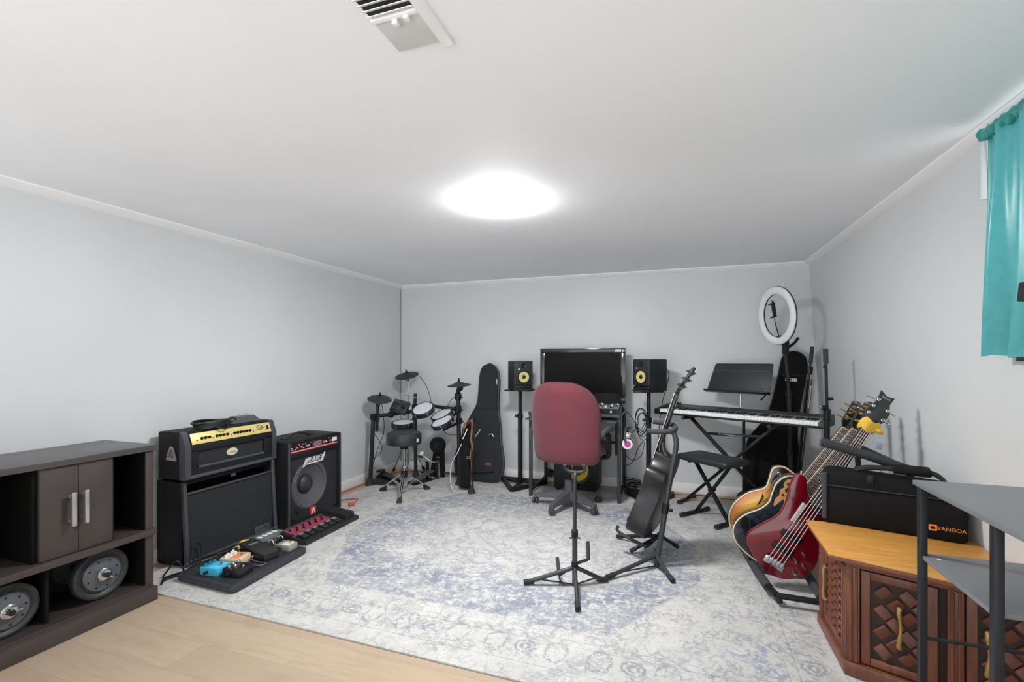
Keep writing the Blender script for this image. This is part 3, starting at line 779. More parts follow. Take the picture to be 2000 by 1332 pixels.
# --- pedal board and pedals
PBZ = 0.0365 + 0.010
t = thing('pedal_board', 'black flat pedal board on the rug in front of the speaker cabinet', 'pedal board', (-2.46, 2.17, 0.010))
PB = [(-2.675, 1.900), (-2.226, 1.888), (-2.258, 2.462), (-2.690, 2.470)]
def rounded(pts, r, k=5):
    out = []; n = len(pts)
    for i in range(n):
        p = Vector(pts[i]).to_2d(); a = (Vector(pts[i - 1]).to_2d() - p).normalized(); c = (Vector(pts[(i + 1) % n]).to_2d() - p).normalized()
        p0 = p + a * r; p1 = p + c * r
        for j in range(k + 1):
            s = j / k; out.append(tuple((p0 * (1 - s) + p * s) * (1 - s) + (p * (1 - s) + p1 * s) * s))
    return out
B().prism(rounded(PB, 0.035), 0.036, Matrix.Translation((0, 0, 0.0105)), 0.006).done('base', mat('dark_grey_board', (50, 52, 57), 0.5, bump=(500, 0.2)), t)
B().prism([(-2.655, 1.925), (-2.262, 1.915), (-2.290, 2.440), (-2.668, 2.448)], 0.002, Matrix.Translation((0, 0, 0.0455)), 0).done('loop_mat', mat('black_loop_fabric', (36, 37, 40), 0.95, bump=(900, 0.5)), t)
PBZ = 0.048
def pedal(name, lab, cat, c, size, rot, col, knobs, kcol, jacks=True, top=None):
    R = rz(rot); M = Matrix.Translation((c[0], c[1], PBZ)) @ R.to_4x4()
    t = thing(name, lab, cat, (c[0], c[1], PBZ), 0, 'effect pedals on the pedal board')
    B(M).box((0, 0, size[2] / 2), size, None, 0.004).done('case', col, t)
    if top: B(M).box((0, -size[1] * 0.18, size[2]), (size[0] * 0.9, size[1] * 0.45, 0.003), None, 0.001).done('face_plate', top, t)
    for kx, ky in knobs:
        B(M).lathe([(0.009, 0), (0.009, 0.010), (0.0065, 0.016), (0, 0.016)], (kx, ky, size[2]), n=14).done('knob', kcol, t)
    B(M).lathe([(0.009, 0), (0.009, 0.006), (0.006, 0.007), (0.006, 0.014), (0, 0.016)], (0, -size[1] * 0.30, size[2]), n=14).done('stomp_switch', CHROME, t)
    if jacks:
        for s in (-1, 1): B(M).cyl((s * size[0] / 2, 0.01, size[2] * 0.5), (s * (size[0] / 2 + 0.022), 0.01, size[2] * 0.5), 0.008, n=10).done('plug', SATIN, t)
    return t
SB = PI / 2        # pedal fronts face the room
pedal('effect_pedal', 'bright blue effect pedal at the near left corner of the pedal board', 'effect pedal', (-2.480, 1.990), (0.095, 0.120, 0.044), SB + 0.12, mat('cyan_pedal', (62, 178, 216), 0.4), ((-0.028, 0.038), (0.0, 0.038), (0.028, 0.038)), mat('blue_knob', (36, 110, 150), 0.4), top=mat('cyan_pale', (96, 200, 232), 0.35))
pedal('effect_pedal', 'cream effect pedal with white knobs and an orange patch, behind the small black pedal', 'effect pedal', (-2.480, 2.118), (0.105, 0.125, 0.048), SB + 0.25, mat('cream_pedal', (224, 206, 166), 0.45), ((-0.034, 0.034), (-0.010, 0.040), (0.014, 0.034), (0.036, 0.040), (-0.022, 0.012), (0.020, 0.014)), WHITEP, top=mat('orange_patch', (226, 146, 104), 0.5))
pedal('effect_pedal', 'small black effect pedal with chrome knobs at the front edge of the pedal board', 'effect pedal', (-2.345, 2.020), (0.105, 0.115, 0.045), SB + 0.1, mat('black_pedal', (30, 30, 33), 0.35), ((-0.030, 0.030), (0.004, 0.034), (0.034, 0.028), (-0.012, 0.004)), CHROME)
pedal('effect_pedal', 'pale cream effect pedal with grey sides at the far right end of the pedal board', 'effect pedal', (-2.365, 2.385), (0.076, 0.120, 0.040), SB + 0.05, mat('grey_pedal_side', (150, 150, 148), 0.4), ((-0.020, 0.045), (0.006, 0.045), (0.028, 0.045)), BLACKP, top=mat('cream_face', (232, 220, 180), 0.4))
# wah pedal
t = thing('wah_pedal', 'long black wah pedal in the middle of the pedal board', 'wah pedal', (-2.435, 2.235, PBZ), 0, 'effect pedals on the pedal board')
WM = place((-2.435, 2.245, PBZ), (1, -0.16, 0), (0.16, 1, 0))
w_ = B(WM); w_.box((0, 0, 0.018), (0.250, 0.098, 0.036), None, 0.006); w_.done('base', mat('black_cast_case', (27, 27, 29), 0.5, bump=(300, 0.2)), t)
w_ = B(WM); w_.box((-0.004, 0, 0.052), (0.252, 0.102, 0.018), Matrix.Rotation(0.10, 3, 'Y'), 0.006); tp = w_.done('treadle', mat('treadle_rubber', (38, 38, 40), 0.6, bump=(200, 0.2)), t)
w_ = B(WM); w_.box((-0.055, 0, 0.068), (0.016, 0.060, 0.004), Matrix.Rotation(0.10, 3, 'Y'), 0.001); w_.done('name_plate', SILVER, tp)
B(WM).cyl((0.03, -0.049, 0.024), (0.03, -0.062, 0.024), 0.009).done('jack', CHROME, t)
# silver power supply
t = thing('power_supply', 'silver pedal power supply with leads at the back of the pedal board', 'power supply', (-2.575, 2.385, PBZ))
PM = place((-2.580, 2.432, PBZ), (0, 1, 0), (-1, 0, 0))
B(PM).box((0, 0, 0.026), (0.165, 0.085, 0.052), None, 0.003).done('case', mat('silver_case', (150, 150, 154), 0.35, 0.6), t)
for i in range(4): B(PM).box((-0.06 + i * 0.040, -0.010, 0.0525), (0.026, 0.034, 0.003), None, 0.001).done('label', WHITEP, t)
for i in range(4):
    B(PM).tube([(-0.06 + i * 0.04, -0.043, 0.02), (-0.062 + i * 0.04, -0.075, 0.03), (-0.06 + i * 0.04, -0.09, 0.008), (-0.05 + i * 0.03, -0.098, 0.0045)], 0.003, 6, 5).done('lead', [CABLE, WHITEP][i % 2], t)
# patch cables
def cable(name, lab, pts, r, m, k=8, group=None, cat='cable'):
    return tag(B().tube(pts, r, 7, k).done(name, m), lab, cat, group)
cable('patch_cable', 'yellow patch cable curling up behind the wah pedal', [(-2.590, 2.245, 0.056), (-2.606, 2.250, 0.085), (-2.60, 2.27, 0.108), (-2.585, 2.31, 0.100), (-2.605, 2.325, 0.06)], 0.007, mat('yellow_cable', (222, 190, 80), 0.5))
cable('patch_cable', 'grey loop of patch cable between the cream pedal and the wah pedal', [(-2.42, 2.172, 0.060), (-2.36, 2.165, 0.054), (-2.305, 2.170, 0.054), (-2.290, 2.150, 0.055), (-2.32, 2.12, 0.054), (-2.385, 2.135, 0.054), (-2.415, 2.155, 0.062)], 0.0045, mat('grey_cable', (86, 87, 90), 0.5))
bc = B()
for k in range(5):
    bc.tube([(-2.605 + 0.012 * math.cos(k * 2.1 + i * 0.9) , 2.02 + 0.03 * k * 0.5 + i * 0.021, 0.055 + 0.006 * k + 0.008 * math.sin(i * 1.3 + k)) for i in range(7)], 0.0038, 6, 5)
for k in range(3):
    bc.ring((-2.582 + 0.004 * k, 2.178 + 0.003 * k, 0.066 + 0.011 * k), 0.026 - 0.003 * k, 0.0045, (0.3 * k - 0.2, 0.2, 1), 28, 6)
tag(bc.done('cable_bundle', CABLE), 'tangle of black leads along the back of the pedal board', 'cable')
lc = B()
for k in range(4):
    lc.tube([(-2.70 - 0.02 * k, 1.84 + 0.015 * k, 0.014 + 0.002 * k), (-2.76 + 0.02 * k, 1.90 + 0.02 * k, 0.015), (-2.735, 1.98 + 0.02 * k, 0.018), (-2.715 - 0.012 * k, 2.10, 0.017 + 0.01 * k), (-2.73, 2.25 + 0.05 * k, 0.016)], 0.0045, 6, 6)
lc.ring((-2.755, 2.088, 0.080), 0.066, 0.0045, (1, 0.25, 0.12), 32, 6, (0.55, 1.0))
lc.tube([(-2.78, 1.90, 0.015), (-2.72, 1.93, 0.10), (-2.70, 1.95, 0.07), (-2.695, 1.97, 0.02)], 0.0045, 6, 6)
tag(lc.done('instrument_cable', CABLE), 'black instrument cable looped on the floor beside the speaker cabinet', 'cable')
# orange extension cord along the left wall
cable('extension_cord', 'orange extension cord along the skirting of the left wall', [(-2.62, 3.36, 0.018), (-2.66, 3.46, 0.016), (-2.70, 3.55, 0.016), (-2.78, 3.50, 0.016), (-2.90, 3.42, 0.018), (-2.975, 3.60, 0.007), (-2.985, 3.9, 0.007), (-2.97, 4.25, 0.007), (-2.93, 4.60, 0.007), (-2.6, 4.70, 0.007), (-2.2, 4.72, 0.007), (-1.9, 4.70, 0.007)], 0.0048, mat('orange_cord', (190, 88, 60), 0.55))
B().box((-2.630, 3.375, 0.026), (0.05, 0.028, 0.028), rz(1.2), 0.006).done('socket_end', MATS['orange_cord'], bpy.data.objects['extension_cord'])
# ================================================================== BACK OF THE ROOM
# --- electronic drum kit
M_RACK = mat('black_rack_tube', (27, 28, 30), 0.4)
M_PAD = mat('white_mesh_head', (214, 214, 222), 0.55, bump=(600, 0.15))
M_CYM = mat('black_rubber_cymbal', (47, 48, 50), 0.62)
kit = KIT = thing('electronic_drum_kit', 'black electronic drum kit with white mesh pads in the back left corner', 'drum kit', (-2.55, 4.25, 0))
LJ = Vector((-2.875, 4.03, 0.690)); RJ = Vector((-2.065, 4.30, 0.768)); CJ = Vector((-2.62, 4.40, 0.775))
def leg(p0, p1, foot):
    b = B(); b.tube([p0, p1], 0.021, 14)
    l = b.done('rack_leg', M_RACK, kit)
    B().lathe([(0.045, 0), (0.044, 0.015), (0.026, 0.05), (0.024, 0.07), (0, 0.07)], foot, (0, 0, 1), 16).done('rubber_foot', RUBBER, l)
leg((-2.905, 4.018, 0.03), LJ, (-2.908, 4.018, 0.0105)); leg((-2.055, 4.315, 0.03), (-2.065, 4.30, 0.975), (-2.055, 4.315, 0.0105))
B().tube([LJ, (-2.82, 4.08, 0.70), CJ - Vector((0.09, 0.05, 0.07)), CJ - Vector((0, 0, 0.05))], 0.019, 12).done('rack_bar', M_RACK, kit)
B().tube([CJ - Vector((0, 0, 0.02)), (-2.42, 4.40, 0.780), (-2.22, 4.34, 0.772), RJ], 0.019, 12).done('rack_bar', M_RACK, kit)
def clamp(c, axis=(0, 0, 1), r=0.032, h=0.06):
    c = Vector(c); a = Vector(axis).normalized()
    b = B(); b.cyl(c - a * h / 2, c + a * h / 2, r, n=16, bev=0.006)
    b.box(c + Vector((0.03, -0.02, 0)), (0.030, 0.026, h * 0.7), None, 0.005); b.cyl(c + Vector((0.03, -0.03, 0)), c + Vector((0.06, -0.05, 0)), 0.006, n=8)
    b.box(c + Vector((0.065, -0.054, 0)), (0.03, 0.012, 0.010), None, 0.003)
    b.done('clamp', BLACKP, kit)
clamp(LJ); clamp(CJ - Vector((0, 0, 0.04)), h=0.12); clamp(RJ, h=0.07); clamp((-2.76, 4.16, 0.70), (1, 0.5, 0), 0.030, 0.05); clamp((-2.066, 4.30, 0.895), h=0.07); clamp((-2.06, 4.31, 0.65), h=0.06)
# centre post down to the floor
cp_ = B().tube([CJ, (-2.62, 4.42, 0.03)], 0.019, 12).done('rack_leg', M_RACK, kit)
B().lathe([(0.045, 0), (0.044, 0.015), (0.026, 0.05), (0.024, 0.07), (0, 0.07)], (-2.62, 4.42, 0.0105), (0, 0, 1), 16).done('rubber_foot', RUBBER, cp_)
B().tube([CJ, CJ + Vector((0, 0.01, 0.13))], 0.018, 12).done('upper_post', M_RACK, kit)
def cymbal(c, r, axis, arm, kit=None):
    kit = kit or KIT
    c = Vector(c)
    a = Vector(axis).normalized()
    cy = B().lathe([(0.010, 0.016), (0.034, 0.012), (0.048, 0.003), (r * 0.55, -0.006), (r, -0.018), (r + 0.003, -0.021), (r - 0.004, -0.025), (0.05, -0.006), (0.010, -0.002)], c, a, 48).done('cymbal_pad', M_CYM, kit)
    B().lathe([(0.014, 0.010), (0.014, 0.026), (0.009, 0.032), (0.008, 0.052), (0, 0.054)], c, a, 14).done('wing_nut', BLACKP, cy)
    ar = B(); ar.tube(arm, 0.0105, 10); return ar
ar = cymbal((-2.812, 4.050, 0.886), 0.118, (0.24, -0.22, 1), [(-2.812, 4.050, 0.880), (-2.83, 4.04, 0.80)])
ar.cyl((-2.828, 4.041, 0.80), (-2.828, 4.041, 0.84), 0.022); ar.tube([(-2.830, 4.041, 0.82), (-2.842, 4.040, 0.545)], 0.016, 10); ar.done('cymbal_arm', M_RACK, kit)
ar = cymbal((-2.040, 4.27, 1.030), 0.116, (-0.03, -0.10, 1), [(-2.040, 4.27, 1.026), (-2.025, 4.275, 0.99)])
ar.sphere((-2.027, 4.275, 0.98), 0.028); ar.tube([(-2.027, 4.277, 0.976), (-2.055, 4.292, 0.94), (-2.065, 4.30, 0.91)], 0.014, 10, 4); ar.done('cymbal_arm', M_RACK, kit)
# crash on a chrome arm from the centre post
def pad(c, r, axis, h=0.05, lugs=6):
    c = Vector(c); a = Vector(axis).normalized()
    s_ = B().lathe([(r - 0.002, -0.004), (r + 0.004, -0.010), (r + 0.004, -h), (r - 0.012, -h - 0.008), (0, -h - 0.010)], c, a, 48).done('pad_shell', M_RACK, kit)
    B().lathe([(r - 0.009, 0.000), (r * 0.5, 0.0015), (0, 0.002)], c, a, 48).done('drum_head', M_PAD, s_)
    B().lathe([(r - 0.010, -0.002), (r - 0.008, 0.0022), (r + 0.003, 0.0022), (r + 0.008, -0.002), (r + 0.008, -0.014), (r + 0.003, -0.014), (r + 0.002, -0.004)], c, a, 48).done('hoop', mat('black_hoop', (36, 37, 40), 0.35), s_)
    F = frame_to(a)
    for k in range(lugs):
        an = 2 * PI * k / lugs + 0.35
        d = F @ Vector((math.cos(an), math.sin(an), 0))
        B().cyl(c + d * (r + 0.008) + a * 0.002, c + d * (r + 0.008) - a * (h - 0.004), 0.0042, n=8).done('lug', CHROME, s_)
    b = B(); b.cyl(c - a * (h + 0.008), c - a * (h + 0.055), 0.030, n=14); b.done('pad_mount', BLACKP, s_)
    return s_
sn = Vector((-2.575, 4.10, 0.640)); pad(sn, 0.108, (0.02, -0.13, 1), 0.055)
B().tube([sn - Vector((0, 0, 0.08)), sn + Vector((0.02, 0.12, -0.08)), (-2.62, 4.38, 0.68)], 0.013, 10, 5).done('pad_arm', M_RACK, kit)
b = B(); b.box(sn + Vector((0, 0.0, -0.095)), (0.18, 0.13, 0.03), None, 0.01); b.done('snare_bracket', BLACKP, kit)
t1 = Vector((-2.410, 4.20, 0.775)); pad(t1, 0.108, (-0.03, -0.60, 1), 0.048)
B().tube([t1 + Vector((0, 0.03, -0.07)), (-2.42, 4.35, 0.73), (-2.43, 4.44, 0.765)], 0.013, 10, 5).done('pad_arm', M_RACK, kit)
t2 = Vector((-2.222, 4.24, 0.722)); pad(t2, 0.108, (-0.26, -0.44, 1), 0.040)
t3 = Vector((-2.135, 4.085, 0.672)); pad(t3, 0.108, (-0.28, -0.44, 1), 0.040)
B().tube([t2 + Vector((0.03, 0.03, -0.07)), (-2.11, 4.30, 0.71), (-2.068, 4.30, 0.74)], 0.013, 10, 5).done('pad_arm', M_RACK, kit)
B().tube([t3 + Vector((0.03, 0.03, -0.07)), (-2.07, 4.20, 0.62), (-2.06, 4.31, 0.64)], 0.013, 10, 5).done('pad_arm', M_RACK, kit)
# sound module
SMm = place((-2.655, 4.17, 0.782), (0.93, 0.10, -0.20), (0.10, 0.62, 0.78))
mo = B(SMm).box((0, 0, 0), (0.175, 0.145, 0.045), None, 0.010).done('sound_module', mat('module_black', (38, 38, 42), 0.45), kit)
B(SMm).box((-0.005, 0.045, 0.0235), (0.130, 0.030, 0.003), None, 0.001).done('display', mat('module_panel', (58, 60, 66), 0.3), mo)
B(SMm).cyl((0.045, -0.01, 0.022), (0.045, -0.01, 0.035), 0.013).done('dial', BLACKP, mo)
for i in range(6): B(SMm).box((-0.055 + 0.028 * (i % 3), -0.010 - 0.022 * (i // 3), 0.0235), (0.018, 0.010, 0.004), None, 0.001).done('button', mat('module_button', (86, 88, 94), 0.5), mo)
B().tube([SMm @ Vector((0, 0, -0.02)), (-2.66, 4.30, 0.73), (-2.66, 4.35, 0.72)], 0.012, 10, 4).done('module_arm', M_RACK, kit)
M_LEAD = mat('grey_lead', (150, 151, 153), 0.5)
for k, pts in enumerate(([(-2.76, 4.06, 0.84), (-2.66, 4.20, 0.90), (-2.55, 4.34, 0.86), (-2.44, 4.30, 0.83)], [(-2.55, 4.38, 1.09), (-2.50, 4.42, 1.0), (-2.45, 4.43, 0.86), (-2.44, 4.42, 0.79)], [(-2.80, 4.06, 0.83), (-2.79, 4.08, 0.70), (-2.795, 4.09, 0.52), (-2.84, 4.06, 0.38), (-2.875, 4.03, 0.22)], [(-2.03, 4.26, 1.005), (-2.055, 4.25, 0.975), (-2.035, 4.265, 0.96)], [(-2.07, 4.295, 0.91), (-2.14, 4.30, 0.86), (-2.20, 4.33, 0.79)], [(-2.17, 4.12, 0.62), (-2.14, 4.20, 0.53), (-2.075, 4.31, 0.51)], [(-2.885, 4.02, 0.55), (-2.81, 4.06, 0.42), (-2.80, 4.05, 0.34), (-2.87, 4.02, 0.27)])):
    B().tube(pts, 0.0032, 6, 6).done('lead', M_LEAD if k == 0 else CABLE, kit)

# --- kick tower and pedals
t = thing('kick_drum_pad', 'black kick drum tower with round pad and pedal beside the drum throne', 'kick pad', (-2.44, 4.53, 0.0105))
kx, ky = -2.425, 4.49
b = B(); b.raw([(kx + s * w, ky + d, z) for z, w, d in ((0.011, 0.085, 0.02), (0.02, 0.080, 0.025), (0.24, 0.058, 0.055), (0.30, 0.055, 0.06)) for s, d in ((-1, d), (1, d), (1, d + 0.05), (-1, d + 0.05))], [[4 * i + j, 4 * i + (j + 1) % 4, 4 * i + 4 + (j + 1) % 4, 4 * i + 4 + j] for i in range(3) for j in range(4)] + [[3, 2, 1, 0], [12, 13, 14, 15]])
b.done('tower', BLACKP, t)
kp = B(); kp.lathe([(0.082, -0.03), (0.086, -0.02), (0.086, 0.018), (0.080, 0.028), (0.05, 0.029), (0.045, 0.026), (0, 0.026)], (kx, ky + 0.055, 0.345), (0, -1, 0.15), 40)
kp = kp.done('pad', mat('kick_rubber', (24, 24, 26), 0.7), t)
B().lathe([(0.030, 0.027), (0.026, 0.030), (0, 0.030)], (kx, ky + 0.055, 0.345), (0, -1, 0.15), 24).done('target_ring', mat('kick_target', (44, 44, 47), 0.6), kp)
for z in (0.215, 0.175): B().box((kx + 0.002, ky + 0.052 - (z < 0.2) * 0.004, z), (0.046, 0.004, 0.016), None, 0.001).done('label', mat('grey_label', (120, 122, 124), 0.5), t)
for s in (-1, 1): B().tube([(kx + s * 0.06, ky + 0.06, 0.05), (kx + s * 0.24, ky + 0.13, 0.018)], 0.012, 10).done('spike_leg', M_RACK, t)
pd_ = thing('kick_pedal', 'grey bass drum pedal with white beater in front of the kick tower', 'drum pedal', (-2.45, 4.30, 0.0105))
b = B(); b.raw([(-2.545, 4.16, 0.018), (-2.475, 4.16, 0.018), (-2.40, 4.42, 0.090), (-2.47, 4.42, 0.090), (-2.545, 4.16, 0.030), (-2.475, 4.16, 0.030), (-2.40, 4.42, 0.102), (-2.47, 4.42, 0.102)], [[3, 2, 1, 0], [4, 5, 6, 7], [0, 1, 5, 4], [1, 2, 6, 5], [2, 3, 7, 6], [3, 0, 4, 7]])
b.done('footboard', mat('grey_footboard', (92, 93, 96), 0.45, 0.4, bump=(90, 0.4)), pd_)
B().box((-2.475, 4.28, 0.0150), (0.11, 0.29, 0.008), rz(-0.28), 0.002).done('base_plate', BLACKP, pd_)
B().box((-2.51, 4.155, 0.024), (0.085, 0.035, 0.02), rz(-0.28), 0.004).done('heel', BLACKP, pd_)
for xx in (-2.485, -2.372): B().bar((xx, 4.43, 0.018), (xx, 4.43, 0.19), 0.024, 0.028).done('post', SATIN, pd_)
B().cyl((-2.51, 4.43, 0.185), (-2.35, 4.43, 0.185), 0.011).done('cam_axle', CHROME, pd_)
bt = B().tube([(-2.43, 4.43, 0.185), (-2.53, 4.39, 0.262)], 0.004, 8).done('beater_rod', CHROME, pd_)
B().cyl((-2.53, 4.375, 0.245), (-2.53, 4.400, 0.290), 0.024, n=20, bev=0.004).done('beater', WHITEP, bt)
B().cyl((-2.53, 4.370, 0.238), (-2.53, 4.378, 0.252), 0.024, n=20).done('beater_felt', BLACKP, bt)
B().tube([(-2.34, 4.42, 0.04), (-2.34, 4.42, 0.175)], 0.010, 10).done('spring', CHROME, pd_)
hp = thing('hi_hat_pedal', 'black hi hat control pedal on the floor by the left rack leg', 'drum pedal', (-2.77, 4.12, 0.0105))
b = B(); b.raw([(-2.86, 4.02, 0.012), (-2.62, 4.09, 0.012), (-2.64, 4.20, 0.012), (-2.87, 4.16, 0.012), (-2.85, 4.03, 0.085), (-2.62, 4.10, 0.024), (-2.64, 4.19, 0.024), (-2.84, 4.15, 0.13)], [[3, 2, 1, 0], [4, 5, 6, 7], [0, 1, 5, 4], [1, 2, 6, 5], [2, 3, 7, 6], [3, 0, 4, 7]])
b.done('body', mat('pedal_dark', (34, 34, 36), 0.5), hp)
B().box((-2.745, 4.12, 0.083), (0.19, 0.09, 0.008), Matrix.Rotation(0.28, 3, 'Z') @ Matrix.Rotation(0.36, 3, 'Y'), 0.003).done('footboard', mat('pedal_plate', (58, 58, 60), 0.5, bump=(80, 0.4)), hp)
B().box((-2.83, 4.09, 0.137), (0.07, 0.10, 0.016), rz(0.28), 0.004).done('toe_stop', BLACKP, hp)

# --- drum throne
t = thing('drum_throne', 'round black drum throne on chrome tripod legs in front of the drum kit', 'stool', (-2.407, 3.847, 0.0105))
tx_, ty_ = -2.407, 3.847
st = B().lathe([(0, -0.012), (0.150, -0.012), (0.160, -0.004), (0.163, 0.015), (0.163, 0.062), (0.160, 0.070), (0.161, 0.076), (0.156, 0.092), (0.130, 0.106), (0.08, 0.112), (0, 0.114)], (tx_, ty_, 0.486), (0, 0, 1), 56)
st = st.done('seat', mat('black_vinyl', (40, 42, 46), 0.42, bump=(350, 0.12)), t)
B().ring((tx_, ty_, 0.557), 0.1625, 0.003, (0, 0, 1), 56, 6).done('piping', mat('grey_piping', (66, 69, 74), 0.4), st)
lgp = place((tx_ + 0.1612, ty_ - 0.026, 0.520), (0.16, 0.987, 0), (0, 0, 1))
b = B(lgp); b.box((0, 0, 0.001), (0.030, 0.034, 0.002), None, 0.0005); b.done('logo_tag', mat('white_print', (206, 206, 208), 0.5), st)
b = B(); b.cyl((tx_, ty_, 0.43), (tx_, ty_, 0.476), 0.034, n=20); b.done('seat_clamp', BLACKP, t)
B().cyl((tx_, ty_, 0.20), (tx_, ty_, 0.44), 0.0145, n=18).done('post', CHROME, t)
B().cyl((tx_, ty_, 0.245), (tx_, ty_, 0.275), 0.026, n=18, bev=0.004).done('height_collar', CHROME, t)
B().cyl((tx_, ty_, 0.165), (tx_, ty_, 0.225), 0.030, n=18, bev=0.004).done('hub', BLACKP, t)
B().tube([(tx_ + 0.02, ty_ - 0.01, 0.262), (tx_ + 0.07, ty_ - 0.03, 0.285), (tx_ + 0.095, ty_ - 0.04, 0.34)], 0.005, 8).done('wing_bolt', CHROME, t)
B().cyl((tx_, ty_, 0.04), (tx_, ty_, 0.20), 0.010).done('lower_post', CHROME, t)
for fx, fy in ((-2.645, 3.868), (-2.300, 3.605), (-2.285, 4.050)):
    d = Vector((fx - tx_, fy - ty_, 0)).normalized(); sd = Vector((-d.y, d.x, 0))
    l = B()
    for s in (-1, 1): l.tube([Vector((tx_, ty_, 0.195)) + d * 0.028 + sd * 0.009 * s, Vector((fx, fy, 0.045)) + sd * 0.006 * s], 0.0065, 8)
    l = l.done('leg', CHROME, t)
    f = B(); f.raw([tuple(Vector((fx, fy, z)) + d * a + sd * w) for z, a, w in ((0.0105, 0.035, 0.026), (0.0105, 0.035, -0.026), (0.0105, -0.02, -0.020), (0.0105, -0.02, 0.020), (0.035, 0.026, 0.018), (0.035, 0.026, -0.018), (0.060, -0.028, -0.015), (0.060, -0.028, 0.015))], [[3, 2, 1, 0], [4, 5, 6, 7], [0, 1, 5, 4], [1, 2, 6, 5], [2, 3, 7, 6], [3, 0, 4, 7]])
    f.done('rubber_foot', RUBBER, l)
    s2 = B()
    for s in (-1, 1): s2.tube([Vector((tx_, ty_, 0.055)) + sd * 0.010 * s, Vector((tx_, ty_, 0.0)) + d * 0.13 + Vector((0, 0, 0.13)) + sd * 0.012 * s], 0.004, 6)
    s2.done('brace', CHROME, l)

# --- spare chrome cymbal stand legs behind the throne
t = thing('cymbal_stand', 'black cymbal pad on a chrome tripod stand right in the back left corner', 'cymbal stand', (-2.80, 4.56, 0.0))
q = Vector((-2.80, 4.56, 0))
B().tube([q + Vector((0, 0, 0.10)), q + Vector((0, 0, 0.70))], 0.0125, 12).done('post', CHROME, t)
B().tube([q + Vector((0, 0, 0.68)), q + Vector((0, 0, 1.03))], 0.009, 12).done('upper_post', CHROME, t)
ar = cymbal(q + Vector((-0.012, -0.01, 1.108)), 0.128, (0.0, -0.34, 1), [q + Vector((-0.010, -0.006, 1.10)), q + Vector((0, 0, 1.02))], t)
ar.done('cymbal_arm', CHROME, t)
B().cyl(q + Vector((-0.022, 0, 1.03)), q + Vector((0.022, 0, 1.03)), 0.015, n=16).done('tilter', CHROME, t)
B().cyl(q + Vector((0, 0, 0.665)), q + Vector((0, 0, 0.71)), 0.018, n=16).done('collar', CHROME, t)
for dx, dy in ((-0.185, 0.0), (0.10, 0.165), (0.08, -0.16)):
    l = B(); l.tube([q + Vector((0, 0, 0.36)), q + Vector((dx * 0.5, dy * 0.5, 0.23)), q + Vector((dx, dy, 0.03))], 0.008, 8); l = l.done('leg', CHROME, t)
    B().cyl(q + Vector((dx * 0.93, dy * 0.93, 0.055)), q + Vector((dx * 1.03, dy * 1.03, 0.020)), 0.014, 0.016, n=12).done('rubber_foot', RUBBER, l)
B().cyl(q + Vector((0, 0, 0.34)), q + Vector((0, 0, 0.38)), 0.018).done('collar', CHROME, t)

# --- large gig bag against the back wall
GB = [(0.0, 1.219), (-0.055, 1.205), (-0.098, 1.172), (-0.121, 1.08), (-0.123, 0.89), (-0.136, 0.78), (-0.190, 0.67), (-0.250, 0.555), (-0.298, 0.415), (-0.340, 0.250), (-0.342, 0.12), (-0.300, 0.030), (-0.225, 0.0), (-0.06, 0.0), (0.11, 0.0), (0.170, 0.055), (0.195, 0.155), (0.182, 0.275), (0.155, 0.40), (0.142, 0.54), (0.117, 0.67), (0.098, 0.86), (0.098, 1.045), (0.068, 1.16)]
GB = [(p.x, p.y) for p in catmull([(a, b_, 0) for a, b_ in GB], 3, True)]
M_BAG = mat('charcoal_nylon', (46, 47, 51), 0.85, spec=0.2, sheen=0.1, bump=(650, 0.3))
M_BAGD = mat('black_zip_tape', (34, 35, 38), 0.8)
t = thing('guitar_gig_bag', 'large charcoal guitar gig bag leaning on the back wall beside the drum kit', 'gig bag', (-1.85, 4.5, 0.0105))
GM = place((-1.850, 4.435, 0.030), (1, 0.03, 0), (0, 0.168, 1))      # x across, y up, z towards the camera
b = B(); b.prism(GB, 0.105, GM @ Matrix.Translation((0, 0, -0.115)), 0.022, 3); b.done('body', M_BAG, t)
zp = B(GM); zp.tube([(p[0] * 1.004, p[1], -0.035) for p in GB], 0.0035, 6, 0, True); zp.done('zip', mat('grey_zip', (92, 94, 98), 0.5), t)
pk = [(-0.17, 0.10), (0.085, 0.10), (0.10, 0.12), (0.10, 0.44), (0.075, 0.47), (-0.12, 0.47), (-0.17, 0.40)]
pk = [(p.x, p.y) for p in catmull([(a, b_, 0) for a, b_ in pk], 4, True)]
pp = B(); pp.prism(pk, 0.022, GM @ Matrix.Translation((0, 0, -0.012)), 0.008); pp = pp.done('pocket', M_BAG, t)
zz = B(GM); zz.tube([(p[0], p[1], 0.004) for p in pk], 0.003, 6, 0, True); zz.done('pocket_zip', M_BAGD, pp)
B(GM).box((0.045, 0.175, 0.0112), (0.065, 0.030, 0.002), None, 0.0005).done('label', mat('dull_red_label', (112, 62, 66), 0.7), pp)
B(GM).tube([(0.03, 0.47, 0.012), (0.07, 0.478, 0.014), (0.092, 0.45, 0.012)], 0.004, 6, 4).done('pull', SILVER, pp)
B(GM).box((0.085, 1.02, -0.008), (0.010, 0.055, 0.006), None, 0.002).done('pull', SILVER, t)
B(GM).tube([(-0.12, 0.74, -0.012), (-0.05, 0.735, -0.009), (0.04, 0.735, -0.009), (0.11, 0.735, -0.012)], 0.003, 6, 3).done('seam', M_BAGD, t)

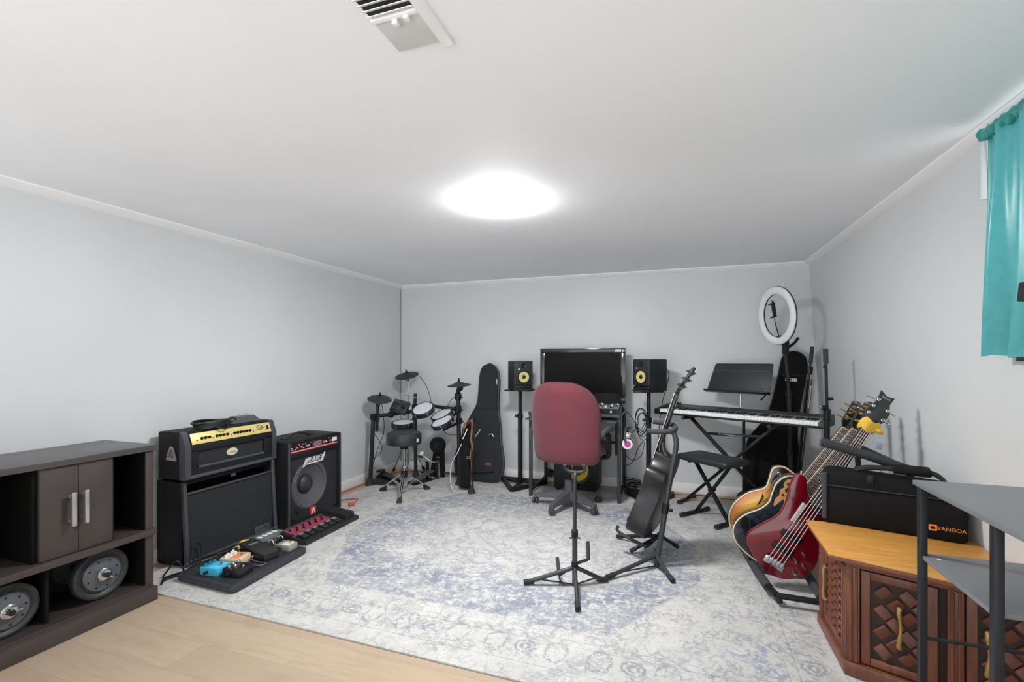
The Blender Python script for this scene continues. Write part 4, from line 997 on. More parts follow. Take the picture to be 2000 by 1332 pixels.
# --- slim black case and folded stand with striped strap
t = thing('slim_instrument_case', 'slim black upright case with orange bands in front of the large gig bag', 'case', (-1.99, 4.30, 0.0105))
SCM = place((-1.965, 4.235, 0.028), (0.97, 0.25, -0.03), (-0.075, 0.14, 1))
b = B(); b.prism(rounded([(-0.055, 0), (0.055, 0), (0.060, 0.58), (-0.03, 0.64), (-0.055, 0.58)], 0.03), 0.10, SCM @ Matrix.Translation((0, 0, -0.10)), 0.012); b.done('body', FABRIC_BK, t)
b = B(SCM); b.box((0.03, 0.30, 0.001), (0.055, 0.006, 0.002)); b.done('stripe', mat('orange_stitch', (176, 120, 80), 0.7), t)
b = B(SCM); b.box((0.03, 0.286, 0.001), (0.055, 0.005, 0.002)); b.done('stripe', MATS['orange_stitch'], t)
b = B(SCM); b.tube([(-0.054, 0.02, -0.02), (-0.054, 0.3, -0.02), (-0.054, 0.57, -0.02)], 0.005, 6, 3); b.done('zip', M_BAGD, t)
fs = thing('folded_stand', 'folded black stand with rubber foot propped beside the slim case', 'stand', (-1.87, 4.19, 0.0105))
f0, f1 = Vector((-1.865, 4.175, 0.04)), Vector((-1.905, 4.30, 0.665))
B().tube([f0, f1], 0.013, 10).done('tube', M_RACK, fs)
B().lathe([(0.038, 0), (0.036, 0.012), (0.020, 0.045), (0.016, 0.09), (0, 0.09)], f0 - Vector((0, 0, 0.0265)), (-0.04, 0.13, 1), 16).done('rubber_foot', RUBBER, fs)
B().cyl(f1, f1 + Vector((-0.002, 0.008, 0.05)), 0.024, n=16, bev=0.004).done('clamp', BLACKP, fs)
for a, c in (((-1.95, 4.27, 0.60), (-1.99, 4.25, 0.50)), ((-1.86, 4.25, 0.53), (-1.81, 4.26, 0.60)), ((-1.99, 4.24, 0.56), (-1.96, 4.26, 0.64))): B().tube([a, c], 0.008, 8).done('chrome_arm', CHROME, fs)
M_STRAP, b, v = newmat('orange_striped_webbing', 0.8, 0.2)
x, y, z = xsep(v)
st_ = xnoise(xmap(v, (90, 6, 3)), 1.0, 1)
X.nt.links.new(xmix(st_.step(0.46, 0.52), (38, 32, 31), (132, 92, 72)), b.inputs['Base Color'])
gs_ = thing('guitar_strap', 'narrow orange striped guitar strap hanging from the folded stand', 'strap', (-1.88, 4.22, 0.62))
def ribbon(name, pts, w, m, par, wd=(1, 0.2, 0)):
    P = catmull(pts, 6); W = Vector(wd).normalized() * w / 2; N_ = Vector(wd).cross(Vector((0, 0, 1))).normalized() * 0.0015
    return B().sheet([[p - W - N_, p + W - N_, p + W + N_, p - W + N_] for p in P], True).done(name, m, par)
ribbon('strap_band', [(-1.905, 4.265, 0.69), (-1.885, 4.235, 0.62), (-1.890, 4.215, 0.52), (-1.870, 4.20, 0.44), (-1.885, 4.195, 0.36), (-1.865, 4.185, 0.26), (-1.872, 4.175, 0.16), (-1.862, 4.165, 0.09)], 0.019, M_STRAP, gs_)
ribbon('strap_band', [(-1.91, 4.265, 0.69), (-1.955, 4.235, 0.645), (-1.975, 4.22, 0.58), (-1.985, 4.215, 0.53)], 0.019, M_STRAP, gs_)
cable('audio_cable', 'white audio cable hanging beside the slim black case', [(-1.985, 4.21, 0.46), (-2.02, 4.20, 0.38), (-2.075, 4.18, 0.27), (-2.085, 4.17, 0.15), (-2.06, 4.15, 0.06), (-2.02, 4.13, 0.017)], 0.0042, mat('pale_cable', (196, 196, 196), 0.5))

for o_ in (t, fs, gs_, bpy.data.objects['audio_cable']): o_.location = o_.location + Vector((0.05, -0.105, 0.0))
# --- speaker stands and speakers
M_KRK = mat('speaker_black', (40, 41, 45), 0.42, bump=(500, 0.08)); M_KRKS = mat('speaker_side_vinyl', (26, 26, 29), 0.55)
M_YEL = mat('yellow_cone', (212, 198, 132), 0.5)
def stand(name, lab, x, y, ztop, rot, br=0.265):
    t = thing(name, lab, 'speaker stand', (x, y, 0.0105), 0, 'speaker stands')
    B().box((x, y, ztop - 0.006), (0.262, 0.225, 0.012), rz(rot), 0.003).done('top_plate', BLACK, t)
    B().cyl((x, y, 0.03), (x, y, ztop - 0.25), 0.023, n=18).done('column', BLACK, t)
    B().cyl((x, y, ztop - 0.26), (x, y, ztop - 0.012), 0.0175, n=18).done('inner_tube', BLACK, t)
    B().cyl((x, y, ztop - 0.29), (x, y, ztop - 0.24), 0.028, n=18, bev=0.004).done('collar', BLACKP, t)
    B().cyl((x - 0.025, y, ztop - 0.265), (x - 0.055, y, ztop - 0.265), 0.012, n=12).done('knob', BLACKP, t)
    P = [Vector((x + math.cos(rot + a) * br, y + math.sin(rot + a) * br, 0)) for a in (-PI / 2, PI / 6 - 0.05, PI * 5 / 6 + 0.05)]
    for i in range(3):
        a, c = P[i], P[(i + 1) % 3]
        B().bar(a + Vector((0, 0, 0.030)), c + Vector((0, 0, 0.030)), 0.035, 0.038, bev=0.004).done('base_rail', BLACK, t)
        B().bar(Vector((x, y, 0.034)), a + Vector((0, 0, 0.034)), 0.024, 0.022, bev=0.003).done('base_spoke', BLACK, t)
    return t
def monitor(name, lab, x, y, z, rot):
    t = thing(name, lab, 'speaker', (x, y, z), 0, 'studio monitor speakers')
    M = Matrix.Translation((x, y, z + 0.001)) @ rz(rot).to_4x4()          # front faces local -y
    B(M).box((0, 0.012, 0.143), (0.186, 0.215, 0.285), None, 0.004).done('cabinet', M_KRKS, t)
    f = B(M); f.prism(rounded([(-0.094, 0.048), (0.094, 0.048), (0.094, 0.287), (-0.094, 0.287)], 0.012), 0.022, place((0, -0.096, 0), (1, 0, 0), (0, 0, 1)), 0.007)
    f = f.done('front_baffle', M_KRK, t)
    B(M).box((0, -0.107, 0.028), (0.180, 0.016, 0.030), None, 0.003).done('bass_port', mat('port_black2', (14, 14, 16), 0.5), f)
    B(M).box((0, -0.112, 0.006), (0.188, 0.03, 0.012), None, 0.003).done('lower_lip', M_KRK, f)
    w_ = B(M); w_.lathe([(0.066, -0.002), (0.066, 0.004), (0.058, 0.006), (0.052, 0.004)], (0, -0.118, 0.128), (0, -1, 0), 40); w_ = w_.done('woofer_surround', mat('surround_black', (22, 22, 24), 0.45), f)
    B(M).lathe([(0.053, 0.004), (0.047, 0.0045), (0.020, 0.0008)], (0, -0.118, 0.128), (0, -1, 0), 40).done('woofer_cone', M_YEL, f)
    B(M).lathe([(0.0205, 0.0008), (0.018, 0.003), (0.010, 0.006), (0, 0.007)], (0, -0.118, 0.128), (0, -1, 0), 24).done('dust_cap', mat('cap_dark', (40, 36, 30), 0.4), f)
    B(M).lathe([(0.026, 0.0), (0.024, 0.004), (0.014, 0.001), (0.012, 0.004), (0, 0.007)], (0, -0.118, 0.238), (0, -1, 0), 28).done('tweeter', mat('tweeter_black', (22, 22, 25), 0.35), f)
    B(M).box((-0.048, -0.1185, 0.205), (0.016, 0.003, 0.010), None, 0.001).done('logo_plate', WHITEP, f)
    return t
stand('speaker_stand', 'black speaker stand on a triangular base left of the desk', -1.475, 4.50, 0.966, 0)
monitor('studio_monitor', 'black studio monitor with yellow cone on the stand left of the desk', -1.475, 4.50, 0.966, 0.62)
stand('speaker_stand', 'black speaker stand right of the desk behind the acoustic guitar', -0.232, 4.44, 0.982, 0, 0.235)
monitor('studio_monitor', 'black studio monitor with yellow cone on the stand right of the desk', -0.222, 4.43, 0.982, -0.64)

# --- desk, television, mixer
M_DESK = mat('dark_grey_desktop', (70, 72, 76), 0.4)
t = thing('computer_desk', 'black metal framed desk under the television behind the office chair', 'desk', (-0.87, 4.45, 0.0105))
dx0, dx1, dy0, dy1, dz = -1.285, -0.455, 4.165, 4.735, 0.785
B().span((dx0, dy0 - 0.01, dz - 0.026), (dx1, dy1, dz), 0.004).done('desktop', M_DESK, t)
B().span((dx0 + 0.0, 4.06, 0.722), (dx1 - 0.02, 4.38, 0.736), 0.003).done('keyboard_tray', M_DESK, t)
for xx, yy in ((-1.268, 4.185), (-0.468, 4.205), (-1.268, 4.72), (-0.478, 4.72)):
    B().bar((xx, yy, 0.0105), (xx, yy, dz - 0.026), 0.030, 0.030, bev=0.003).done('leg', mat('dark_leg_metal', (52, 53, 57), 0.45), t)
for xx in (-1.268, -0.473): B().bar((xx, 4.20, 0.06), (xx, 4.72, 0.06), 0.022).done('side_rail', BLACK, t)
B().bar((-1.268, 4.72, 0.45), (-0.478, 4.72, 0.45), 0.022).done('back_rail', BLACK, t)
B().span((-0.505, 4.22, 0.42), (-0.488, 4.50, 0.757), 0.003).done('side_panel', BLACKP, t)
tv = thing('television', 'flat screen television with glossy black frame on the desk', 'television', (-0.865, 4.6, dz))
tx0, tx1, tz0, tz1, ty = -1.285, -0.450, 0.850, 1.374, 4.585
fr = B()
for lo, hi in (((tx0, ty - 0.02, tz1 - 0.042), (tx1, ty + 0.03, tz1)), ((tx0, ty - 0.02, tz0), (tx1, ty + 0.03, tz0 + 0.050)), ((tx0, ty - 0.02, tz0 + 0.05), (tx0 + 0.044, ty + 0.03, tz1 - 0.042)), ((tx1 - 0.044, ty - 0.02, tz0 + 0.05), (tx1, ty + 0.03, tz1 - 0.042))): fr.span(lo, hi, 0.003)
fr.done('frame', mat('gloss_black_bezel', (44, 44, 47), 0.12, coat=0.5), tv)
B().span((tx0 + 0.05, ty + 0.025, tz0 + 0.04), (tx1 - 0.05, ty + 0.075, tz1 - 0.05), 0.01).done('back_cover', BLACKP, tv)
B().span((tx0 + 0.042, ty - 0.010, tz0 + 0.048), (tx1 - 0.042, ty + 0.01, tz1 - 0.040)).done('screen', mat('screen_black', (8, 8, 9), 0.42, spec=0.12), tv)
B().span((-0.545, ty - 0.0215, tz1 - 0.036), (-0.490, ty - 0.0195, tz1 - 0.014)).done('sticker', mat('sticker_pale', (222, 216, 220), 0.5), tv)
B().span((-0.482, ty - 0.0215, tz1 - 0.036), (-0.459, ty - 0.0195, tz1 - 0.018)).done('sticker', mat('sticker_blue', (206, 214, 226), 0.5), tv)
B().span((tx0 + 0.05, ty - 0.0215, tz0 + 0.040), (tx1 - 0.06, ty - 0.0195, tz0 + 0.044)).done('lower_strip', SILVER, tv)
B().box((-0.865, ty + 0.02, dz + 0.035), (0.10, 0.05, 0.066), None, 0.006).done('neck', BLACKP, tv)
B().box((-0.865, ty + 0.0, dz + 0.007), (0.44, 0.14, 0.012), None, 0.005).done('base', BLACKP, tv)
# mixing controller at the right of the desk
mx = thing('mixing_controller', 'black mixing controller with silver knobs on the right end of the desk', 'mixer', (-0.575, 4.28, dz))
b = B(); b.raw([(-0.76, 4.175, dz + 0.001), (-0.462, 4.175, dz + 0.001), (-0.462, 4.40, dz + 0.001), (-0.76, 4.40, dz + 0.001), (-0.76, 4.175, dz + 0.048), (-0.462, 4.175, dz + 0.048), (-0.462, 4.40, dz + 0.075), (-0.76, 4.40, dz + 0.075)], [[3, 2, 1, 0], [4, 5, 6, 7], [0, 1, 5, 4], [1, 2, 6, 5], [2, 3, 7, 6], [3, 0, 4, 7]])
b = b.done('case', BLACKP, mx)
MXM = place((-0.611, 4.2875, dz + 0.0625), (1, 0, 0), (0, 0.225, 0.027))
B(MXM).box((0, 0, -0.0005), (0.275, 0.200, 0.003), None, 0.001).done('top_panel', mat('mixer_panel_grey', (150, 154, 160), 0.35, 0.5), b)
for i in range(18):
    B(MXM).lathe([(0.009, 0), (0.009, 0.010), (0.006, 0.013), (0, 0.013)], (-0.118 + 0.047 * (i % 6), -0.070 + 0.062 * (i // 6), 0.001), n=12).done('knob', [WHITEP, SILVER, SATIN][(i * 2 + i // 6) % 3], b)
for i in range(2): B().cyl((-0.585 + i * 0.05, 4.178, dz + 0.024), (-0.585 + i * 0.05, 4.166, dz + 0.024), 0.010, n=14).done('jack', CHROME, b)
lp = thing('laptop', 'dark laptop screen standing open behind the mixing controller', 'laptop', (-0.60, 4.45, dz))
LPM = place((-0.585, 4.445, dz + 0.004), (1, 0, 0), (0, 0.22, 1))
B(LPM).prism([(-0.14, 0), (0.135, 0), (0.090, 0.165), (-0.14, 0.165)], 0.010, None, 0.002).done('lid', mat('laptop_black', (12, 12, 15), 0.6, spec=0.15), lp)
B().span((-0.725, 4.425, dz + 0.0005), (-0.45, 4.50, dz + 0.012), 0.003).done('base', BLACKP, lp)
# headphones hanging at the desk's right leg
hpn = thing('headphones', 'white headphones with pink ear cups hanging on the right side of the desk', 'headphones', (-0.42, 4.16, 0.62))
B().box((-0.420, 4.20, 0.672), (0.055, 0.04, 0.016), None, 0.003).done('hanger', BLACKP, hpn)
B().tube([(-0.432, 4.10, 0.565), (-0.432, 4.12, 0.64), (-0.425, 4.17, 0.682), (-0.42, 4.22, 0.64), (-0.415, 4.24, 0.565)], 0.010, 8, 6).done('headband', mat('grey_headband', (70, 71, 75), 0.5), hpn)
for yy, nm in ((4.125, 0), (4.225, 1)):
    c = Vector((-0.415, yy, 0.545)); ax_ = Vector((0.25, -1 if nm == 0 else 1, 0.1))
    e = B().lathe([(0.0, -0.012), (0.040, -0.012), (0.046, -0.006), (0.046, 0.004), (0.042, 0.012), (0.028, 0.014), (0.026, 0.012)], c, ax_, 32).done('ear_cup', WHITEP, hpn)
    B().lathe([(0.027, 0.011), (0.025, 0.015), (0, 0.016)], c, ax_, 28).done('cup_centre', mat('magenta_cap', (184, 72, 142), 0.5), e)
    B().lathe([(0.048, -0.026), (0.050, -0.018), (0.046, -0.012)], c, ax_, 28).done('ear_pad', BLACKP, e)
    B().box(c + Vector((0.0, -0.004, 0.068)), (0.046, 0.02, 0.034), None, 0.004).done('yoke', SILVER, e)

hpn.location = hpn.location + Vector((0.025, -0.01, 0))
# --- subwoofer under the desk
t = thing('subwoofer', 'black subwoofer with yellow cone on the floor under the desk', 'speaker', (-0.9, 4.55, 0.0105))
b = B(); b.span((-1.115, 4.44, 0.030), (-0.700, 4.765, 0.435), 0.006)
b.done('cabinet', mat('sub_black', (24, 24, 27), 0.5), t)
for xx in (-1.08, -0.735):
    for yy in (4.47, 4.73): B().cyl((xx, yy, 0.0105), (xx, yy, 0.032), 0.02, n=12).done('foot', RUBBER, t)
f = B().span((-1.112, 4.428, 0.033), (-0.790, 4.446, 0.432), 0.005).done('front_baffle', mat('sub_front', (33, 33, 36), 0.45), t)
B().span((-0.788, 4.43, 0.033), (-0.703, 4.446, 0.432), 0.004).done('side_slot', mat('sub_slot', (14, 14, 16), 0.5), t)
sc_ = (-0.880, 4.4275, 0.222)
B().lathe([(0.140, 0.0), (0.138, 0.006), (0.122, 0.008), (0.112, 0.003), (0.100, 0.002)], sc_, (0, -1, 0), 48).done('surround', mat('sub_surround', (18, 18, 20), 0.4), f)
B().lathe([(0.104, 0.003), (0.096, 0.005), (0.052, 0.001)], sc_, (0, -1, 0), 48).done('cone', mat('sub_yellow', (216, 190, 40), 0.5), f)
B().lathe([(0.054, 0.001), (0.045, 0.004), (0, 0.008)], sc_, (0, -1, 0), 32).done('dust_cap', mat('sub_cap', (26, 26, 28), 0.5), f)
B().span((-1.055, 4.4265, 0.400), (-1.01, 4.429, 0.416)).done('logo_plate', mat('sub_logo', (150, 150, 150), 0.5), f)

# --- office chair
M_MAR = mat('maroon_upholstery', (106, 45, 57), 0.85, sheen=0.25, var=(9, 0.05), bump=(420, 0.35))
M_CHB = mat('chair_base_plastic', (76, 76, 80), 0.5, bump=(200, 0.1))
CX_, CY_ = -0.868, 3.985
t = thing('office_chair', 'maroon upholstered office chair seen from behind, facing the desk', 'chair', (CX_, CY_, 0.0105))
CR = rz(-0.20); CM = Matrix.Translation((CX_, CY_, 0.0)) @ CR.to_4x4()      # local +y is where the chair faces
def soft(profile_rows, name, m, par):
    return B(CM).sheet(profile_rows, True)
# backrest: stacked rounded sections
rows = []
Zs = [0.395, 0.40, 0.43, 0.50, 0.58, 0.66, 0.74, 0.82, 0.90, 0.97, 1.02, 1.055, 1.075, 1.080]
Ws = [q_ * 1.14 for q_ in (0.16, 0.225, 0.250, 0.262, 0.264, 0.266, 0.272, 0.272, 0.262, 0.238, 0.202, 0.150, 0.088, 0.02)]
for z, w_ in zip(Zs, Ws):
    k = (z - 0.395) / 0.685
    yc = -0.145 - 0.075 * k + 0.05 * max(0, 0.25 - k)
    dp = 0.052 * min(1, (1.085 - z) / 0.06, (z - 0.390) / 0.03 + 0.25)
    row = []
    for i in range(32):
        a = 2 * PI * i / 32
        cx = math.copysign(abs(math.cos(a)) ** 0.55, math.cos(a)); cy = math.copysign(abs(math.sin(a)) ** 0.75, math.sin(a))
        row.append((w_ * cx, yc + dp * cy + 0.075 * (cx * w_ / 0.27) ** 2, z))
    rows.append(row)
b = B(CM).sheet(rows, True); b.raw([(0, -0.14, 0.392)], []);
bk = b.done('backrest', M_MAR, t, ang=60)
sm = B(CM)
P = []
for z, w_ in zip(Zs[1:-1], Ws[1:-1]):
    k = (z - 0.395) / 0.685; yc = -0.145 - 0.075 * k + 0.05 * max(0, 0.25 - k); P.append((w_ * 1.005, yc + 0.075 * (w_ / 0.27) ** 2 + 0.010, z))
sm.tube(P + [(-x_, y_, z_) for x_, y_, z_ in P[::-1]], 0.0045, 6, 2)
sm.done('seam_piping', mat('maroon_piping', (90, 38, 48), 0.8), bk)
# seat
rows = []
for z, s_ in ((0.445, 0.80), (0.450, 0.94), (0.470, 1.0), (0.520, 1.0), (0.545, 0.96), (0.558, 0.86), (0.562, 0.4), (0.562, 0.02)):
    row = []
    for i in range(36):
        a = 2 * PI * i / 36
        row.append((0.288 * s_ * math.copysign(abs(math.cos(a)) ** 0.5, math.cos(a)), 0.10 + 0.235 * s_ * math.copysign(abs(math.sin(a)) ** 0.5, math.sin(a)), z - 0.012 * (1 if math.sin(a) > 0.9 else 0)))
    rows.append(row)
B(CM).sheet(rows, True).done('seat', M_MAR, t, ang=60)
B(CM).box((0, 0.08, 0.435), (0.40, 0.36, 0.02), None, 0.006).done('seat_pan', BLACKP, t)
B(CM).bar((0, -0.02, 0.425), (0, -0.135, 0.41), 0.07, 0.02).done('back_bracket', BLACKP, t)
B(CM).bar((0, -0.135, 0.41), (0, -0.150, 0.60), 0.06, 0.014, up=(1, 0, 0)).done('back_upright', BLACKP, t)
B(CM).box((0, 0.05, 0.405), (0.16, 0.20, 0.045), None, 0.01).done('mechanism', BLACKP, t)
B(CM).cyl((0, 0, 0.22), (0, 0, 0.40), 0.025, n=18).done('gas_column', BLACKP, t)
B(CM).cyl((0, 0, 0.09), (0, 0, 0.24), 0.036, n=18).done('column_shroud', M_CHB, t)
for s in (-1, 1):
    a = B(CM); a.tube([(s * 0.23, 0.10, 0.435), (s * 0.315, 0.10, 0.45), (s * 0.325, 0.10, 0.56), (s * 0.315, 0.08, 0.655)], 0.020, 8, 5); a.done('arm_support', BLACKP, t)
    B(CM).box((s * 0.322, 0.10, 0.565), (0.016, 0.095, 0.13), None, 0.006).done('arm_plate', BLACKP, t)
    a = B(CM); a.tube([(s * 0.315, -0.06, 0.655), (s * 0.318, 0.0, 0.672), (s * 0.318, 0.12, 0.680), (s * 0.312, 0.21, 0.668)], [0.022, 0.027, 0.027, 0.022], 12, 4); a.done('armrest', mat('grey_armrest', (84, 85, 90), 0.45), t)
for k in range(5):
    a = k * 2 * PI / 5 + 3.19
    d = Vector((math.cos(a), math.sin(a), 0)); sd = Vector((-d.y, d.x, 0)); C0 = Vector((CX_, CY_, 0))
    vs = []
    for r_, w_, z0, z1 in ((0.02, 0.040, 0.075, 0.145), (0.15, 0.032, 0.075, 0.125), (0.27, 0.024, 0.070, 0.102), (0.305, 0.022, 0.066, 0.092)):
        for q, z in ((-w_, z0), (w_, z0), (w_ * 0.75, z1), (-w_ * 0.75, z1)): vs.append(C0 + d * r_ + sd * q + Vector((0, 0, z)))
    l = B(); l.raw(vs, [[4 * i + j, 4 * i + (j + 1) % 4, 4 * i + 4 + (j + 1) % 4, 4 * i + 4 + j] for i in range(3) for j in range(4)] + [[3, 2, 1, 0], [12, 13, 14, 15]])
    l = l.done('base_leg', M_CHB, t)
    cc = C0 + d * 0.292; ca = a + 0.7 * (k % 3) ; cd_ = Vector((math.cos(ca), math.sin(ca), 0))
    c = B()
    for s in (-1, 1): c.cyl(cc + cd_ * 0.006 * s + Vector((0, 0, 0.0375)), cc + cd_ * 0.026 * s + Vector((0, 0, 0.0375)), 0.0265, n=20, bev=0.004)
    c.cyl(cc + Vector((0, 0, 0.04)), cc + Vector((0, 0, 0.075)), 0.008); c.box(cc + Vector((0, 0, 0.056)), (0.03, 0.03, 0.022), rz(ca), 0.006)
    c.done('caster', mat('caster_grey', (56, 56, 60), 0.5), l)

# --- cables behind the desk
cb = B()
for k in range(6):
    cb.ring((-0.300 + 0.006 * k, 4.33 - 0.01 * k, 0.74 - 0.012 * k), 0.075 + 0.010 * (k % 3), 0.0032, (0.15 * math.sin(k), 1, 0.2 * math.cos(k * 2)), 36, 6, (0.55, 1.25))
cb.tube([(-0.44, 4.33, 0.80), (-0.40, 4.36, 0.78), (-0.345, 4.35, 0.70), (-0.30, 4.33, 0.64), (-0.26, 4.38, 0.62)], 0.0035, 6, 6)
cb.tube([(-0.42, 4.32, 0.60), (-0.36, 4.34, 0.62), (-0.32, 4.33, 0.68), (-0.31, 4.33, 0.74)], 0.0035, 6, 6)
tag(cb.done('hanging_cable', CABLE), 'coil of black cable hanging on the right hand speaker stand', 'cable')
cable('speaker_cable', 'black cable dropping from the right hand studio monitor to the floor', [(-0.095, 4.55, 1.20), (-0.060, 4.56, 1.13), (-0.085, 4.58, 1.0), (-0.12, 4.59, 0.86), (-0.15, 4.60, 0.60), (-0.15, 4.62, 0.40), (-0.12, 4.66, 0.12), (-0.08, 4.68, 0.010)], 0.0035, CABLE)
cable('headphone_cable', 'thin cable looping from the headphones towards the right hand speaker stand', [(-0.42, 4.12, 0.50), (-0.40, 4.13, 0.44), (-0.34, 4.18, 0.40), (-0.28, 4.25, 0.44), (-0.262, 4.31, 0.54)], 0.003, CABLE)
cable('signal_cable', 'black cable sagging from the desk leg to the right hand speaker stand', [(-0.440, 4.26, 0.43), (-0.432, 4.24, 0.36), (-0.40, 4.24, 0.34), (-0.35, 4.26, 0.38), (-0.315, 4.30, 0.48), (-0.27, 4.34, 0.55)], 0.004, CABLE)
def coil(name, lab, c, n, r, seed, m=CABLE):
    rnd = random.Random(seed); b = B()
    for k in range(n):
        b.ring((c[0] + rnd.uniform(-.03, .03), c[1] + rnd.uniform(-.03, .03), c[2] + 0.008 * k), r * rnd.uniform(0.7, 1.1), 0.004, (rnd.uniform(-.1, .1), rnd.uniform(-.1, .1), 1), 28, 6, (1, rnd.uniform(0.6, 0.9)))
    return tag(b.done(name, m), lab, 'cable')
coil('cable_coil', 'heap of black cable on the floor at the foot of the right hand speaker stand', (-0.392, 4.50, 0.080), 9, 0.095, 3)
cl = coil('cable_coil', 'tangle of black cable standing behind the left desk leg', (-1.19, 4.62, 0.088), 9, 0.048, 8)
cable('power_cable', 'thin black cable running along the back wall skirting under the keyboard', [(-0.10, 4.62, 0.016), (0.10, 4.66, 0.013), (0.25, 4.70, 0.006), (0.42, 4.66, 0.006), (0.60, 4.70, 0.006)], 0.003, CABLE)
# ================================================================== MIDDLE AND RIGHT SIDE
# --- guitar stands
M_STAND = mat('stand_grey_metal', (66, 67, 70), 0.36, 0.45)
M_FOAM = mat('grey_foam_sleeve', (56, 57, 61), 0.85, bump=(300, 0.2))
def V(*a): return Vector(a)
def tripod(t, c, feet, zh, brace_z=0.015):
    """three splayed legs from a sliding hub on the post, each with its rubber foot and flat brace"""
    for f in feet:
        f = Vector((f[0], f[1], 0.0225)); d = (f - c); d.z = 0; d.normalize()
        l = B().tube([c + V(0, 0, zh) + d * 0.012, f - d * 0.02 + V(0, 0, 0.004)], 0.0115, 12).done('leg', M_STAND, t)
        B().tube([f - d * 0.045 + V(0, 0, 0.007), f + d * 0.012], 0.0145, 12).done('rubber_foot', RUBBER, l)
        mid = c.lerp(f, 0.80); mid.z = zh * 0.25 + 0.016
        B().bar(c + V(0, 0, brace_z) + d * 0.012, mid, 0.010, 0.004, bev=0).done('brace', M_STAND, l)
t = thing('guitar_stand', 'empty black tripod guitar stand on the rug in front of the office chair', 'guitar stand', (-0.533, 2.597, 0.0105), 0, 'tubular guitar stands')
c = V(-0.530, 2.590, 0)
tripod(t, c, ((-0.789, 2.508), (-0.376, 2.684), (-0.462, 2.330)), 0.105)
B().tube([c + V(0, 0, 0.012), c + V(0, 0, 0.30)], 0.0145, 14).done('lower_post', M_STAND, t)
B().tube([c + V(0, 0, 0.28), c + V(0, 0.004, 0.575), c + V(0.0, 0.012, 0.612), c + V(-0.002, 0.035, 0.628)], 0.0105, 14, 4).done('upper_post', M_STAND, t)
B().cyl(c + V(0, 0, 0.272), c + V(0, 0, 0.318), 0.0185, n=18, bev=0.003).done('height_clamp', BLACKP, t)
B().tube([c + V(-0.03, -0.01, 0.272), c + V(0.035, -0.012, 0.280)], 0.005, 8).done('wing_bolt', M_STAND, t)
y_ = B(); y_.tube([c + V(-0.062, 0.028, 0.668), c + V(-0.064, 0.030, 0.655), c + V(-0.050, 0.034, 0.636), c + V(-0.02, 0.036, 0.628), c + V(0.02, 0.036, 0.629), c + V(0.046, 0.034, 0.640), c + V(0.050, 0.034, 0.664), c + V(0.036, 0.03, 0.672)], 0.009, 12, 5)
y_.done('neck_yoke', M_FOAM, t)
hubz = 0.128
B().cyl(c + V(0, 0, hubz - 0.03), c + V(0, 0, hubz + 0.01), 0.019, n=18).done('cradle_hub', BLACKP, t)
a1 = B(); a1.tube([c + V(0.004, 0.012, hubz - 0.006), c + V(-0.085, -0.01, hubz - 0.072)], 0.008, 10); a1.tube([c + V(-0.085, -0.01, hubz - 0.074), c + V(-0.112, 0.05, hubz + 0.0)], 0.0105, 10); a1.done('cradle_arm', M_FOAM, t)
a2 = B(); a2.tube([c + V(-0.004, 0.012, hubz - 0.006), c + V(0.065, 0.045, hubz + 0.015)], 0.008, 10); a2.tube([c + V(0.067, 0.045, hubz + 0.013), c + V(0.055, 0.10, hubz + 0.095)], 0.0105, 10); a2.done('cradle_arm', M_FOAM, t)
B().tube([c + V(-0.084, -0.012, hubz - 0.076), c + V(-0.082, -0.02, 0.040), c + V(-0.05, -0.03, 0.014)], 0.003, 6, 3).done('safety_strap', RUBBER, t)

t = thing('guitar_stand', 'tall black guitar stand with bent yoke holding the neck of the acoustic guitar', 'guitar stand', (-0.112, 2.998, 0.0105), 0, 'tubular guitar stands')
c = V(-0.112, 2.985, 0)
tripod(t, c, ((-0.366, 2.720), (-0.018, 2.800), (-0.115, 3.20)), 0.075)
B().tube([V(-0.112, 2.985, 0.012), V(-0.078, 2.992, 0.235), V(-0.058, 2.996, 0.370)], 0.0165, 14).done('lower_post', M_STAND, t)
B().tube([V(-0.060, 2.996, 0.360), V(-0.020, 3.004, 0.610), V(-0.002, 3.010, 0.715), V(0.002, 3.020, 0.768), V(-0.010, 3.03, 0.812), V(-0.026, 3.035, 0.828)], 0.0155, 14, 5).done('upper_post', M_STAND, t)
B().cyl(V(-0.064, 2.995, 0.335), V(-0.054, 2.997, 0.395), 0.021, n=18, bev=0.003).done('height_clamp', BLACKP, t)
B().tube([V(-0.040, 2.985, 0.36), V(-0.020, 2.975, 0.362)], 0.009, 8).done('wing_bolt', BLACKP, t)
B().cyl(V(-0.035, 2.98, 0.47), V(-0.012, 2.97, 0.47), 0.007, n=8).done('hook_knob', BLACKP, t)
y_ = B(); y_.tube([V(-0.165, 3.015, 0.826), V(-0.10, 3.008, 0.822), V(-0.040, 3.015, 0.826), V(-0.010, 3.040, 0.832), V(-0.004, 3.115, 0.840), V(-0.035, 3.190, 0.850), V(-0.140, 3.205, 0.858)], 0.0155, 12, 5); y_.done('neck_yoke', M_FOAM, t)

